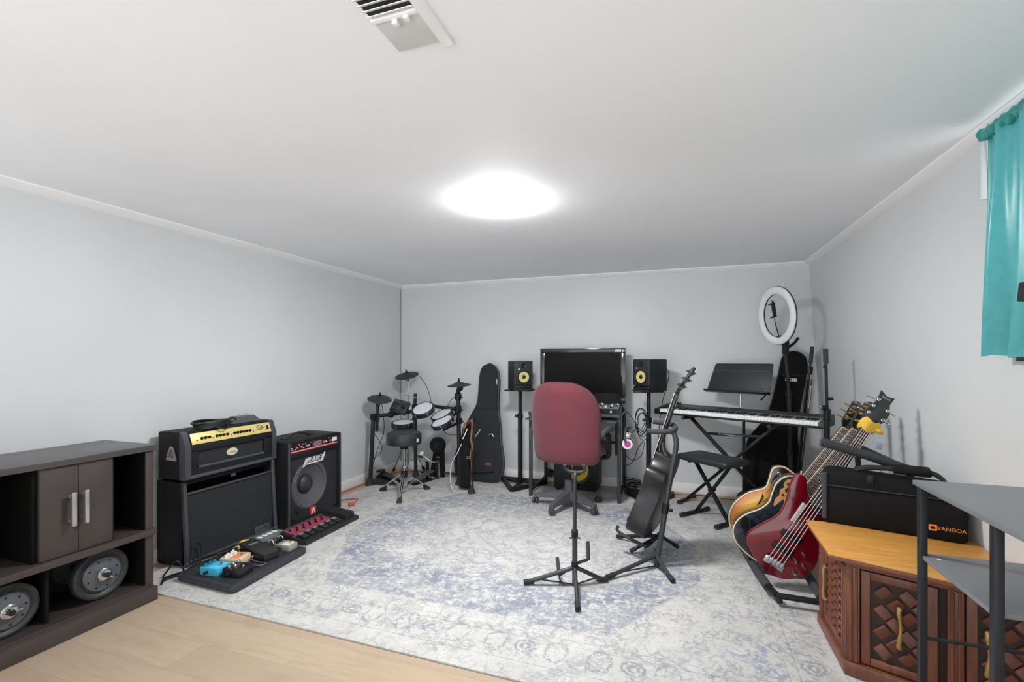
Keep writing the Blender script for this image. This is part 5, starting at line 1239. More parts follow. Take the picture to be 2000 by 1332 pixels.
# --- steel string acoustic, standing in a low folding stand
M_GB = mat('black_gloss_lacquer', (22, 22, 24), 0.22, coat=0.6)
M_GBS = mat('black_satin_side', (24, 24, 27), 0.42, coat=0.08)
M_CREAM = mat('cream_binding', (222, 205, 168), 0.4)
M_FB = mat('rosewood', (78, 52, 44), 0.5, var=(40, 0.15))
M_STR = mat('steel_string', (176, 174, 170), 0.3, 0.9)
def cm(pts, k=5, closed=True): return [(p.x, p.y) for p in catmull([(a, b_, 0) for a, b_ in pts], k, closed)]
def gframe(nut, L, N):
    """local x across, y along the neck (nut at 0), z out of the face"""
    L = Vector(L).normalized(); N = Vector(N); N = (N - L * N.dot(L)).normalized(); W = L.cross(N)
    return Matrix.Translation(nut) @ Matrix((W, L, N)).transposed().to_4x4()
def neck(G, t, w0, w1, l1, nf, fbm, edge=None, dots=True, back=M_GB, thick=0.020, fbz=0.006, eh=None):
    """neck, fretboard with frets and dots from the nut (y=0) down to y=-l1"""
    b = B(G); b.prism([(-w0, 0.012), (w0, 0.012), (w1 * 0.98, -l1 * 0.80), (-w1 * 0.98, -l1 * 0.80)], thick, Matrix.Translation((0, 0, -thick)), 0.008); nk = b.done('neck', back, t)
    f = B(G); f.prism([(-w0, 0.0), (w0, 0.0), (w1, -l1 + 0.008), (w1 * 0.7, -l1), (-w1 * 0.7, -l1), (-w1, -l1 + 0.008)], fbz, None, 0.001); f = f.done('fretboard', fbm, t)
    if edge:
        for s in (-1, 1): B(G).bar((s * w0, 0, fbz * 0.5), (s * w1, -l1 + 0.008, fbz * 0.5), 0.0035 if eh is None else 0.0022, (fbz + 0.001) if eh is None else eh, up=(0, 0, 1), bev=0).done('binding', edge, f)
    S = l1 / (1 - 2 ** (-nf / 12.0))
    for k in range(1, nf + 1):
        y = -S * (1 - 2 ** (-k / 12.0)); w = w0 + (w1 - w0) * (-y / l1)
        B(G).tube([(-w, y, fbz + 0.0005), (w, y, fbz + 0.0005)], 0.0016, 5).done('fret', SILVER, f)
        if dots and k in (3, 5, 7, 9, 12, 15):
            y0 = -S * (1 - 2 ** (-(k - 1) / 12.0))
            B(G).cyl((0, (y + y0) / 2, fbz), (0, (y + y0) / 2, fbz + 0.0006), 0.0034, n=10).done('inlay', WHITEP, f)
    B(G).box((0, 0.002, fbz * 0.6), (w0 * 2, 0.005, fbz * 1.5), None, 0.001).done('nut', M_CREAM, t)
    return nk
def head(G, t, outline, m, pegs, ang, thick=0.014, pm=CHROME, back=False):
    H_ = G @ Matrix.Translation((0, 0.006, 0.0)) @ Matrix.Rotation(-ang, 4, 'X')
    b = B(); b.prism(outline, thick, H_ @ Matrix.Translation((0, 0, -thick)), 0.002); hd = b.done('headstock', m, t)
    for x, y in pegs:
        s = 1 if x > 0 else -1
        p = B(H_)
        p.lathe([(0.0085, 0), (0.008, 0.003), (0.0045, 0.004), (0.0045, 0.018), (0, 0.019)], (x * 0.75, y, 0), (0, 0, 1), 14)
        p.cyl((x * 0.75, y, -thick - 0.006), (x * 0.75 + s * 0.034, y, -thick - 0.006), 0.0032, n=8)
        p.box((x * 0.75 + s * 0.042, y, -thick - 0.006), (0.016, 0.007, 0.014), None, 0.003)
        p.box((x * 0.75, y, -thick - 0.006), (0.016, 0.018, 0.010), None, 0.002)
        p.done('tuner', pm, hd)
    return H_, hd
def strings(G, t, xs0, xs1, y1, z0, z1, r=0.0011):
    for a, b_ in zip(xs0, xs1): B(G).tube([(a, 0.003, z0), (b_, y1, z1)], r, 5).done('string', M_STR, t)

ph = math.radians(15); al = math.radians(17.5)
Nf = V(-math.cos(ph), math.sin(ph), 0); L_ = -Nf * math.sin(al) + V(0, 0, math.cos(al))
GA = gframe((-0.002, 3.105, 1.050), L_, Nf)
t = thing('acoustic_guitar', 'black cutaway acoustic guitar seen edge on, leaning on the tall stand beside the office chair', 'guitar', tuple(GA @ V(0, -0.9, -0.05)))
OA = [(-0.028, -0.385), (-0.09, -0.392), (-0.135, -0.43), (-0.142, -0.50), (-0.118, -0.57), (-0.124, -0.64), (-0.160, -0.72), (-0.182, -0.80), (-0.168, -0.875), (-0.08, -0.906), (0.08, -0.906), (0.168, -0.875), (0.182, -0.80), (0.160, -0.72), (0.124, -0.64), (0.118, -0.57), (0.140, -0.51), (0.120, -0.47), (0.07, -0.475), (0.035, -0.43), (0.028, -0.385)]
OA = cm(OA, 4)
B().prism(OA, 0.122, GA @ Matrix.Translation((0, 0, -0.126)), 0.004).done('body', M_GBS, t)
tb = B(); tb.prism([(x * 0.985, -0.64 + (y + 0.64) * 0.985) for x, y in OA], 0.0015, GA @ Matrix.Translation((0, 0, -0.0045)), 0); tp = tb.done('soundboard', M_GB, t)
B(GA).lathe([(0.052, 0), (0.048, 0.0012), (0, 0.0012)], (0, -0.53, -0.003), (0, 0, 1), 32).done('soundhole', mat('soundhole_dark', (10, 10, 11), 0.8), tp)
B(GA).box((0, -0.76, 0.001), (0.15, 0.022, 0.008), None, 0.002).done('bridge', M_FB, tp)
neck(GA, t, 0.022, 0.028, 0.44, 18, mat('ebony', (26, 24, 24), 0.4), edge=WHITEP, fbz=0.005, eh=0.0022)
b = B(GA); b.tube([(0, -0.30, -0.012), (0, -0.355, -0.03), (0, -0.385, -0.062), (0, -0.395, -0.09)], [0.016, 0.020, 0.024, 0.022], 12, 3); b.done('heel', M_GB, t)
head(GA, t, [(-0.022, 0), (0.022, 0), (0.036, 0.03), (0.030, 0.185), (0.0, 0.195), (-0.030, 0.185), (-0.036, 0.03)], M_GB, [(s * 0.030, y) for s in (-1, 1) for y in (0.055, 0.105, 0.155)], 0.27, pm=mat('dark_tuner', (70, 70, 73), 0.35, 0.6))
strings(GA, t, [-0.018 + 0.0072 * i for i in range(6)], [-0.027 + 0.0108 * i for i in range(6)], -0.76, 0.008, 0.008)
B(GA).cyl((0, -0.902, -0.05), (0, -0.922, -0.05), 0.008, n=12).done('strap_button', CHROME, t)
t = thing('folding_guitar_stand', 'low folding black guitar stand carrying the body of the acoustic guitar', 'guitar stand', (-0.15, 3.22, 0.0105))
hub = V(-0.095, 3.215, 0.118)
for k, (fx, fy, mx_) in enumerate(((-0.276, 3.138, None), (0.010, 3.315, None), (-0.385, 3.370, None))):
    f = V(fx, fy, 0.024)
    l = B().tube([hub, f], 0.0115, 10).done('leg', SATIN, t)
    d = (f - hub).normalized(); B().tube([f - d * 0.04, f + d * 0.004], 0.0140, 10).done('rubber_foot', RUBBER, l)
u0 = GA @ V(0.10, -0.955, -0.14); u1 = GA @ V(0.10, -0.955, 0.050); u2 = GA @ V(-0.10, -0.955, -0.14); u3 = GA @ V(-0.10, -0.955, 0.050)
for a, c_ in ((u0, u1), (u2, u3)):
    q = (c_ - a).normalized()
    ar = B().tube([a, c_ - q * 0.006, c_ + (GA.to_3x3() @ V(0, 0.035, 0.010))], 0.0105, 10, 3).done('cradle_arm', M_FOAM, t)
B().tube([u0, (u0 + u2) / 2 + V(0, 0, -0.01), u2], 0.0095, 10, 4).done('cradle_bar', SATIN, t)
B().tube([(u0 + u2) / 2, hub], 0.011, 10).done('upright', SATIN, t)
B().cyl(hub - V(0.02, 0, 0), hub + V(0.02, 0, 0), 0.020, n=16).done('pivot', BLACKP, t)

# --- keyboard on an X stand
KA = math.radians(-29.26); ke = V(math.cos(KA), math.sin(KA), 0); kn = V(-math.sin(KA), math.cos(KA), 0); KO = V(-0.184, 4.456, 0)
KM = Matrix.Translation(KO) @ rz(KA).to_4x4()
t = thing('digital_piano', 'long black digital piano keyboard with white keys on a crossed leg stand', 'keyboard', (0.39, 4.13, 0.78), 0)
KL = 1.32
b = B(KM); b.box((KL / 2, 0.134, 0.7875), (KL, 0.276, 0.017), None, 0.006); b.done('case', BLACKP, t)
b = B(KM); b.raw([(0.03, 0.153, 0.806), (KL - 0.03, 0.153, 0.806), (KL - 0.03, 0.27, 0.806), (0.03, 0.27, 0.806), (0.03, 0.158, 0.842), (KL - 0.03, 0.158, 0.842), (KL - 0.03, 0.268, 0.856), (0.03, 0.268, 0.856)], [[3, 2, 1, 0], [4, 5, 6, 7], [0, 1, 5, 4], [1, 2, 6, 5], [2, 3, 7, 6], [3, 0, 4, 7]])
cpn = b.done('control_panel', mat('piano_panel', (46, 47, 50), 0.45), t)
M_CHK = mat('piano_end_cheek', (62, 63, 66), 0.5)
for x0, x1 in ((0.0, 0.052), (KL - 0.03, KL)):
    b = B(KM); b.raw([(x0, 0.0, 0.782), (x1, 0.0, 0.782), (x1, 0.275, 0.782), (x0, 0.275, 0.782), (x0, 0.003, 0.822), (x1, 0.003, 0.822), (x1, 0.275, 0.860), (x0, 0.275, 0.860)], [[3, 2, 1, 0], [4, 5, 6, 7], [0, 1, 5, 4], [1, 2, 6, 5], [2, 3, 7, 6], [3, 0, 4, 7]]); b.done('end_cheek', M_CHK if x0 else BLACKP, t)
M_KEY = mat('white_key', (238, 238, 238), 0.3); M_KEYB = mat('black_key', (20, 20, 22), 0.35)
kw = (KL - 0.03 - 0.054) / 52
wk = B(KM).box((0.054 + kw / 2, 0.078, 0.8105), (kw - 0.001, 0.152, 0.028), None, 0.0015).done('white_key', M_KEY, t)
bkk = None
for i in range(52):
    if i:
        c_ = wk.copy(); COL.objects.link(c_); c_.parent = t; c_.location = KM.to_3x3() @ V(kw * i, 0, 0)
    if i < 51 and (i % 7) not in (1, 4):
        if bkk is None:
            bkk = B(KM).box((0.054 + kw, 0.116, 0.830), (kw * 0.55, 0.076, 0.014), None, 0.002).done('black_key', M_KEYB, t); b0 = i
        else:
            c_ = bkk.copy(); COL.objects.link(c_); c_.parent = t; c_.location = KM.to_3x3() @ V(kw * (i - b0), 0, 0)
B(KM).box((0.075, 0.255, 0.861), (0.09, 0.02, 0.012), None, 0.003).done('knob', BLACKP, cpn)
B(KM).box((KL - 0.13, 0.215, 0.849), (0.12, 0.05, 0.003), Matrix.Rotation(0.09, 3, 'X'), 0.001).done('display', SATIN, cpn)
t = thing('keyboard_stand', 'black crossed leg stand under the digital piano', 'keyboard stand', tuple(KO + ke * 0.65 + kn * 0.14 + V(0, 0, 0.0105)))
w0_ = 0.14
B(KM).bar((0.29, w0_ - 0.015, 0.752), (1.06, w0_ - 0.015, 0.030), 0.022, 0.034, up=(0, 1, 0), bev=0.003).done('leg', BLACK, t)
B(KM).bar((0.96, w0_ + 0.015, 0.752), (0.235, w0_ + 0.015, 0.030), 0.022, 0.034, up=(0, 1, 0), bev=0.003).done('leg', BLACK, t)
for u_, z_ in ((0.28, 0.762), (0.97, 0.762)):
    q = B(KM).bar((u_, w0_ - 0.145, z_), (u_, w0_ + 0.12, z_), 0.026, 0.024, bev=0.003).done('support_rail', BLACK, t)
    B(KM).cyl((u_, w0_ - 0.150, z_), (u_, w0_ - 0.115, z_), 0.015, n=12).done('end_cap', RUBBER, q)
for u_ in (0.235, 1.06):
    q = B(KM).bar((u_, w0_ - 0.12, 0.030), (u_, w0_ + 0.14, 0.030), 0.024, 0.022, bev=0.003).done('floor_rail', BLACK, t)
    for w in (w0_ - 0.125, w0_ + 0.135): B(KM).cyl((u_, w - 0.015, 0.0275), (u_, w + 0.015, 0.0275), 0.0165, n=14).done('end_cap', RUBBER, q)
B(KM).bar((0.405, w0_ + 0.05, 0.625), (0.83, w0_ + 0.05, 0.645), 0.014, 0.022, bev=0.002).done('locking_bar', BLACK, t)
B(KM).box((0.60, w0_ + 0.0425, 0.634), (0.20, 0.001, 0.008), None, 0).done('bar_print', mat('print_grey', (130, 130, 132), 0.6), t)
B(KM).cyl((0.645, w0_ - 0.04, 0.40), (0.645, w0_ + 0.04, 0.40), 0.022, n=18).done('pivot', BLACKP, t)

# --- padded bench
BA = math.radians(-41); BM = Matrix.Translation((0.268, 4.015, 0)) @ rz(BA).to_4x4()
t = thing('keyboard_bench', 'padded black folding bench with crossed legs in front of the keyboard', 'bench', (0.268, 4.015, 0.0105))
b = B(BM); b.box((0, 0, 0.482), (0.46, 0.285, 0.050), None, 0.022, 4); b.done('seat', mat('bench_vinyl', (36, 37, 40), 0.45, bump=(300, 0.1)), t)
for u_ in (-0.14, 0.14): B(BM).bar((u_, -0.10, 0.450), (u_, 0.10, 0.450), 0.026, 0.016, bev=0.002).done('seat_rail', BLACK, t)
for s, w in ((1, -0.012), (-1, 0.012)):
    B(BM).bar((-0.15 * s, w, 0.448), (0.160 * s, w, 0.028), 0.018, 0.034, up=(0, 1, 0), bev=0.003).done('leg', BLACK, t)
for u_ in (-0.160, 0.160):
    q = B(BM).bar((u_, -0.15, 0.0275), (u_, 0.15, 0.0275), 0.026, 0.024, bev=0.003).done('floor_rail', BLACK, t)
    for w in (-0.150, 0.150): B(BM).cyl((u_, w - 0.018, 0.0275), (u_, w + 0.018, 0.0275), 0.017, n=14).done('end_cap', RUBBER, q)
B(BM).cyl((0, -0.03, 0.242), (0, 0.03, 0.242), 0.016, n=14).done('pivot', BLACKP, t)

# --- music stand behind the keyboard
t = thing('music_stand', 'black music stand with a broad solid desk behind the keyboard', 'music stand', (0.545, 4.385, 0.0105))
MU = place((0.522, 4.525, 1.098), (0.862, -0.507, 0), (0.18, 0.30, 0.93))
b = B(); b.prism(rounded([(-0.272, -0.125), (0.268, -0.125), (0.262, 0.142), (-0.232, 0.142)], 0.02), 0.0035, MU, 0.001); dk = b.done('desk', mat('stand_desk_black', (38, 40, 43), 0.5), t)
B(MU).bar((-0.238, 0.072, 0.004), (0.236, 0.072, 0.004), 0.004, 0.003, bev=0).done('desk_fold', mat('desk_fold_grey', (74, 76, 78), 0.4), dk)
B(MU).box((-0.002, -0.128, 0.030), (0.552, 0.012, 0.062), None, 0.003).done('lip', BLACK, dk)
B(MU).tube([(0.225, -0.10, 0.0), (0.247, -0.105, -0.01), (0.19, -0.175, -0.03)], 0.006, 8).done('clip', BLACKP, dk)
B(MU).cyl((0.235, -0.115, 0.03), (0.250, -0.112, 0.03), 0.008, n=10).done('chrome_nut', CHROME, dk)
B().tube([V(0.535, 4.525, 1.08), V(0.527, 4.50, 0.98), V(0.525, 4.495, 0.76)], 0.0075, 12).done('chrome_rod', CHROME, t)
B().tube([V(0.542, 4.412, 0.78), V(0.542, 4.412, 0.13)], 0.0125, 14).done('post', BLACK, t)
B().cyl(V(0.542, 4.412, 0.755), V(0.542, 4.412, 0.80), 0.017, n=16).done('collar', BLACKP, t)
for a in (-0.5, 1.9, 4.0):
    B().tube([V(0.542, 4.412, 0.15), V(0.542 + 0.09 * math.cos(a), 4.412 + 0.09 * math.sin(a), 0.10), V(0.542 + 0.135 * math.cos(a), 4.412 + 0.135 * math.sin(a), 0.020)], 0.008, 8, 4).done('leg', BLACK, t)

# --- ring light on its stand
t = thing('ring_light', 'large white ring light on a black stand near the back right corner', 'ring light', (0.87, 4.39, 0.0105))
RC = V(0.768, 4.375, 1.622); RN = V(-0.62, -0.75, -0.10).normalized()
RM = Matrix.Translation(RC) @ axes(V(0.38, -0.925, 0.12), V(-0.11, 0.05, 1)).to_4x4()
nrm = (RM.to_3x3() @ V(0, 0, 1))
if nrm.dot(RN) < 0: RM = RM @ Matrix.Rotation(PI, 4, 'Y')
b = B(RM); b.lathe([(0.176, 0.002), (0.178, 0.012), (0.190, 0.020), (0.207, 0.022), (0.224, 0.020), (0.236, 0.012), (0.238, 0.002), (0.176, 0.002)], (0, 0, 0), (0, 0, 1), 72)
b.done('diffuser', mat('ring_diffuser', (236, 236, 238), 0.4), t)
b = B(RM); b.lathe([(0.175, 0.003), (0.175, -0.008), (0.182, -0.014), (0.232, -0.014), (0.240, -0.008), (0.240, 0.003)], (0, 0, 0), (0, 0, 1), 72); b.done('ring_housing', mat('ring_black', (44, 45, 49), 0.4), t)
ph_ = B(RM); ph_.tube([(0.01, -0.178, 0.01), (0.012, -0.16, 0.02), (0.02, -0.11, 0.03), (0.008, -0.06, 0.03), (0.012, -0.02, 0.03)], 0.004, 8, 5); ph_.cyl((0.01, -0.178, 0.012), (0.01, -0.168, 0.012), 0.020, n=16)
ph_.done('gooseneck', BLACKP, t)
ph_ = B(RM); ph_.box((0.018, 0.045, 0.03), (0.028, 0.12, 0.022), None, 0.005); ph_.box((0.006, -0.012, 0.042), (0.03, 0.010, 0.03), None, 0.003); ph_.box((0.006, 0.098, 0.042), (0.03, 0.010, 0.03), None, 0.003); ph_.cyl((0.018, 0.105, 0.03), (0.018, 0.122, 0.03), 0.008, n=12)
ph_.done('phone_clamp', BLACKP, t)
pb = V(0.832, 4.388, 1.385)
b = B(); b.box(pb + V(0, 0, -0.025), (0.05, 0.035, 0.11), rz(0.3), 0.010); b.tube([pb + V(0.02, 0, -0.02), pb + V(0.06, 0.0, 0.01), pb + V(0.095, 0.01, 0.055)], 0.011, 8, 3); b.done('bracket', BLACKP, t)
B().cyl(pb + V(0.035, -0.02, 0.03), pb + V(0.035, -0.03, 0.03), 0.014, n=16).done('tilt_knob', WHITEP, t)
B().tube([pb + V(0, 0, -0.05), V(0.858, 4.389, 0.98)], 0.0125, 12).done('upper_pole', SATIN, t)
B().tube([V(0.857, 4.389, 1.0), V(0.866, 4.390, 0.50)], 0.0155, 12).done('middle_pole', SATIN, t)
B().tube([V(0.866, 4.390, 0.52), V(0.868, 4.390, 0.06)], 0.0185, 12).done('lower_pole', SATIN, t)
for z_ in (0.985, 0.515): B().cyl(V(0.858, 4.389, z_ - 0.022), V(0.858, 4.389, z_ + 0.022), 0.023, n=16, bev=0.004).done('clamp_collar', BLACKP, t)
for a in (-1.9, -0.9, 0.1):
    B().tube([V(0.867, 4.39, 0.26), V(0.867 + 0.10 * math.cos(a), 4.39 + 0.10 * math.sin(a), 0.12), V(0.867 + 0.17 * math.cos(a), 4.39 + 0.17 * math.sin(a), 0.022)], 0.009, 8).done('leg', SATIN, t)

t.location = t.location + V(0.012, -0.022, 0)
# --- tall gig bag in the corner
TG = [(0.62, 0.0), (0.80, 0.0), (0.96, 0.0), (0.995, 0.07), (1.010, 0.22), (1.005, 0.40), (0.990, 0.55), (0.995, 0.70), (1.020, 0.86), (1.050, 1.02), (1.074, 1.17), (1.070, 1.26), (1.02, 1.315), (0.955, 1.325), (0.895, 1.290), (0.868, 1.19), (0.838, 1.04), (0.800, 0.88), (0.755, 0.76), (0.690, 0.66), (0.620, 0.57), (0.585, 0.45), (0.572, 0.28), (0.578, 0.10)]
TG = cm(TG, 3)
M_TB = mat('deep_black_nylon', (14, 14, 16), 0.8, spec=0.2, sheen=0.05, bump=(500, 0.3))
t = thing('bass_gig_bag', 'tall black gig bag with a red and white label standing in the back right corner', 'gig bag', (0.82, 4.57, 0.008))
TM = place((0, 4.545, 0.022), (1, 0.0, 0), (0, 0.105, 1))
b = B(); b.prism(TG, 0.085, TM @ Matrix.Translation((0, 0, -0.10)), 0.02, 3); b.done('body', M_TB, t)
zb = B(TM); zb.tube([(x, y, -0.03) for x, y in TG], 0.003, 6, 0, True); zb.done('zip', mat('black_zip2', (40, 41, 44), 0.6), t)
B(TM).prism(cm([(0.63, 0.10), (0.90, 0.08), (0.95, 0.12), (0.95, 0.40), (0.90, 0.47), (0.68, 0.50), (0.63, 0.42)], 3), 0.018, TM @ Matrix.Translation((0, 0, -0.017)), 0.006) if False else None
b = B(); b.prism(cm([(0.63, 0.10), (0.90, 0.08), (0.95, 0.12), (0.95, 0.40), (0.90, 0.47), (0.68, 0.50), (0.63, 0.42)], 3), 0.018, TM @ Matrix.Translation((0, 0, -0.017)), 0.006); b.done('pocket', M_TB, t)
B(TM).box((0.965, 1.11, -0.013), (0.19, 0.012, 0.006), None, 0.002).done('strap', mat('black_webbing', (30, 30, 33), 0.7), t)
lb = B(TM).box((0.945, 1.075, -0.0135), (0.088, 0.026, 0.002), Matrix.Rotation(-0.06, 3, 'Z'), 0).done('label', mat('label_white', (216, 214, 214), 0.5), t)
B(TM).box((0.928, 1.077, -0.0122), (0.046, 0.016, 0.001), Matrix.Rotation(-0.06, 3, 'Z'), 0).done('label_red', mat('label_red', (190, 44, 52), 0.5), lb)

# --- microphone stands
t = thing('microphone_stand', 'straight black microphone stand in front of the right end of the keyboard', 'microphone stand', (0.965, 3.715, 0.0105), 0, 'microphone stands')
m0 = V(0.963, 3.715, 0.0)
B().lathe([(0, 0), (0.125, 0), (0.128, 0.006), (0.122, 0.016), (0.03, 0.024), (0.022, 0.04), (0, 0.04)], m0 + V(0, 0, 0.0105), (0, 0, 1), 36).done('round_base', BLACK, t)
B().tube([m0 + V(0, 0, 0.045), m0 + V(0.003, 0, 0.90)], 0.018, 12).done('lower_tube', BLACK, t)
B().tube([m0 + V(0.003, 0, 0.88), m0 + V(-0.004, 0, 1.255)], 0.0095, 12).done('upper_tube', BLACK, t)
B().tube([m0 + V(-0.004, 0, 1.235), m0 + V(-0.006, 0, 1.335)], 0.0155, 14).done('foam_grip', M_FOAM, t)
B().cyl(m0 + V(0.003, 0, 0.85), m0 + V(0.003, 0, 0.93), 0.0225, n=16, bev=0.004).done('clutch', BLACKP, t)
B().tube([m0 + V(-0.002, -0.01, 0.935), m0 + V(-0.03, -0.015, 0.940), m0 + V(-0.055, -0.02, 0.948)], 0.006, 8).done('wing_bolt', CHROME, t)
B().cyl(m0 + V(-0.028, -0.015, 0.938), m0 + V(0.004, -0.01, 0.938), 0.017, n=14).done('boom_joint', BLACKP, t)
B().cyl(m0 + V(0.0, 0, 0.995), m0 + V(0.038, 0, 0.998), 0.011, n=12).done('knob', BLACKP, t)
B().cyl(m0 + V(-0.02, 0, 1.215), m0 + V(0.0, 0, 1.215), 0.006, n=8).done('pin', BLACKP, t)
t = thing('microphone_stand', 'folded chrome and black stand leaning in the back right corner beside the gig bag', 'microphone stand', (0.95, 4.50, 0.0105), 0, 'microphone stands')
g0, g1 = V(0.930, 4.470, 0.02), V(1.074, 4.535, 1.372)
dg = (g1 - g0)
B().tube([g0, g0 + dg * 0.82], 0.009, 10).done('lower_tube', SATIN, t)
B().tube([g0 + dg * 0.80, g1], 0.0085, 10).done('upper_tube', BLACK, t)
B().tube([g0 + dg * 0.90, g1], 0.0145, 12).done('foam_grip', M_FOAM, t)
B().cyl(g0 + dg * 0.83 - V(0.0, 0.0, 0), g0 + dg * 0.875, 0.022, n=14).done('clutch', BLACKP, t)
for s in (-1, 1): B().tube([g0 + V(0.012 * s, -0.02, 0.02), g0 + dg * 0.80 + V(0.018 * s, -0.018, 0)], 0.0065, 8).done('leg', SATIN, t)
B().tube([g0 + dg * 0.62 + V(0.018, -0.022, 0), g0 + dg * 0.76 + V(0.018, -0.022, 0)], 0.0085, 8).done('steel_sleeve', mat('dull_steel', (120, 121, 124), 0.4, 0.7), t)

# --- three instruments in the rack
def body(t, G, O, thick, m, z0=-0.004, bev=0.004, name='body'):
    b = B(); b.prism(O, thick, G @ Matrix.Translation((0, 0, z0 - thick)), bev); return b.done(name, m, t)
def lean(deg): return V(math.sin(math.radians(deg)), 0, math.cos(math.radians(deg)))
FACE = V(0, -1, 0)
# bass
m, b, v = newmat('wine_red_gloss', 0.16, 0.6)
b.inputs['Coat Weight'].default_value = 0.4; b.inputs['Coat Roughness'].default_value = 0.05
X.nt.links.new(xmix(xnoise(xmap(v, (2, 30, 2)), 2, 3).step(0.3, 0.7), (96, 6, 22), (126, 10, 30)), b.inputs['Base Color'])
M_WINE = m
lb_ = math.degrees(math.atan2(0.435, 0.765))
GBs = gframe((0.945, 2.90, 0.930), lean(lb_), FACE)
t = thing('bass_guitar', 'glossy wine red bass guitar at the front of the instrument rack', 'bass guitar', (0.52, 2.92, 0.08))
s_ = 0.885
OB = [(-0.036, 0.405), (-0.060, 0.430), (-0.095, 0.478), (-0.128, 0.484), (-0.146, 0.462), (-0.140, 0.396), (-0.116, 0.331), (-0.106, 0.266), (-0.112, 0.215), (-0.150, 0.130), (-0.176, 0.061), (-0.160, 0.012), (-0.123, -0.022), (-0.05, -0.062), (0.028, -0.076), (0.095, -0.054), (0.145, -0.002), (0.172, 0.060), (0.165, 0.13), (0.130, 0.205), (0.118, 0.27), (0.135, 0.34), (0.150, 0.40), (0.135, 0.430), (0.105, 0.415), (0.070, 0.365), (0.036, 0.350)]
OB = cm([(x, y - s_) for x, y in OB], 4)
body(t, GBs, OB, 0.040, M_WINE, -0.004, 0.008)
neck(GBs, t, 0.024, 0.033, 0.50, 22, M_FB, fbz=0.005)
HB, hb = head(GBs, t, [(-0.024, -0.006), (0.024, -0.006), (0.048, 0.030), (0.052, 0.080), (0.030, 0.125), (0.034, 0.165), (0.0, 0.158), (-0.036, 0.175), (-0.028, 0.120), (-0.048, 0.060), (-0.046, 0.028)], M_GB, [(-0.046, 0.045), (-0.042, 0.085), (-0.036, 0.125), (0.050, 0.040), (0.044, 0.092)], 0.12, pm=CHROME)
text('lettering', 'Ibanez', 0.016, HB @ Matrix.Translation((0.0, 0.147, 0.0005)), mat('headstock_lettering', (170, 170, 172), 0.4), hb, 0.0006)
strings(GBs, t, [-0.0185 + 0.00925 * i for i in range(5)], [-0.038 + 0.019 * i for i in range(5)], -s_, 0.009, 0.013, 0.0022)
br_ = B(GBs); br_.box((0.0, -s_ - 0.006, 0.003), (0.105, 0.040, 0.010), None, 0.002); br_ = br_.done('bridge', CHROME, t)
for i in range(5): B(GBs).box((-0.038 + 0.019 * i, -s_ + 0.002, 0.012), (0.013, 0.036, 0.010), None, 0.002).done('saddle', SILVER, br_)
for yy in (0.085, 0.165): B(GBs).box((0.0, -s_ + yy, 0.000), (0.112, 0.034, 0.010), None, 0.004).done('pickup', BLACKP, t)
for x_, y__ in ((0.099, 0.117), (0.086, 0.063), (0.128, 0.061), (0.108, 0.004)): B(GBs).lathe([(0.0105, -0.004), (0.0105, 0.010), (0.009, 0.013), (0, 0.014)], (x_, y__ - s_, -0.002), (0, 0, 1), 18).done('knob', CHROME, t)
B(GBs).box((-0.040, -s_ + 0.30, 0.002), (0.020, 0.120, 0.012), None, 0.004).done('thumb_rest', mat('pale_rest', (186, 182, 178), 0.4), t)
B(GBs).cyl((-0.125, 0.484 - s_, -0.02), (-0.130, 0.500 - s_, -0.02), 0.007, n=12).done('strap_button', CHROME, t)
tc = thing('yellow_cloth', 'yellow cloth tied around the neck of the red bass guitar', 'cloth', tuple(GBs @ V(0, -0.01, 0)))
CB = B(GBs)
rows = []
for yy, rx in ((-0.040, 0.030), (-0.032, 0.040), (-0.012, 0.046), (0.008, 0.044), (0.020, 0.034)):
    rows.append([((rx + 0.004 * math.sin(5 * a + yy * 90)) * math.cos(a), yy + 0.006 * math.sin(3 * a), -0.004 + (0.026 + 0.003 * math.sin(4 * a)) * math.sin(a)) for a in [2 * PI * i / 28 for i in range(28)]])
CB.sheet(rows, True); CB.done('wrap', mat('mustard_cloth', (222, 178, 62), 0.8, var=(60, 0.12), bump=(120, 0.4)), tc)
KN = B(GBs); KN.sphere((0.048, -0.012, 0.006), 0.018, (1.3, 0.8, 0.8), 12); KN.done('knot', MATS['mustard_cloth'], tc)
tg_ = thing('hanging_tag', 'small blue and white tag hanging from the neck of the red bass guitar', 'tag', tuple(GBs @ V(0.05, -0.05, 0.0)))
q = GBs @ V(0.048, -0.03, 0.0)
B().tube([q, q + V(0.006, 0, -0.03), q + V(0.010, 0.0, -0.045)], 0.0012, 6).done('string', WHITEP, tg_)
B().box(q + V(0.012, 0, -0.062), (0.026, 0.003, 0.034), Matrix.Rotation(0.2, 3, 'Y'), 0.001).done('tag_card', mat('tag_blue', (150, 160, 206), 0.5), tg_)
# black acoustic with leaf ornament
GK = gframe((0.933, 3.07, 0.872), lean(32.8), FACE)
t = thing('acoustic_electric_guitar', 'black acoustic guitar with cream edging and wooden leaf ornaments, second in the instrument rack', 'guitar', (0.45, 3.1, 0.08))
OK_ = [(-0.030, -0.385), (-0.085, -0.388), (-0.130, -0.420), (-0.146, -0.480), (-0.132, -0.545), (-0.118, -0.595), (-0.134, -0.66), (-0.172, -0.725), (-0.190, -0.79), (-0.176, -0.855), (-0.12, -0.905), (-0.03, -0.924), (0.06, -0.920), (0.14, -0.895), (0.185, -0.83), (0.188, -0.76), (0.155, -0.685), (0.120, -0.615), (0.122, -0.56), (0.140, -0.50), (0.115, -0.455), (0.070, -0.46), (0.034, -0.42), (0.030, -0.385)]
OK_ = cm(OK_, 4)
body(t, GK, OK_, 0.085, M_GB, -0.004, 0.003)
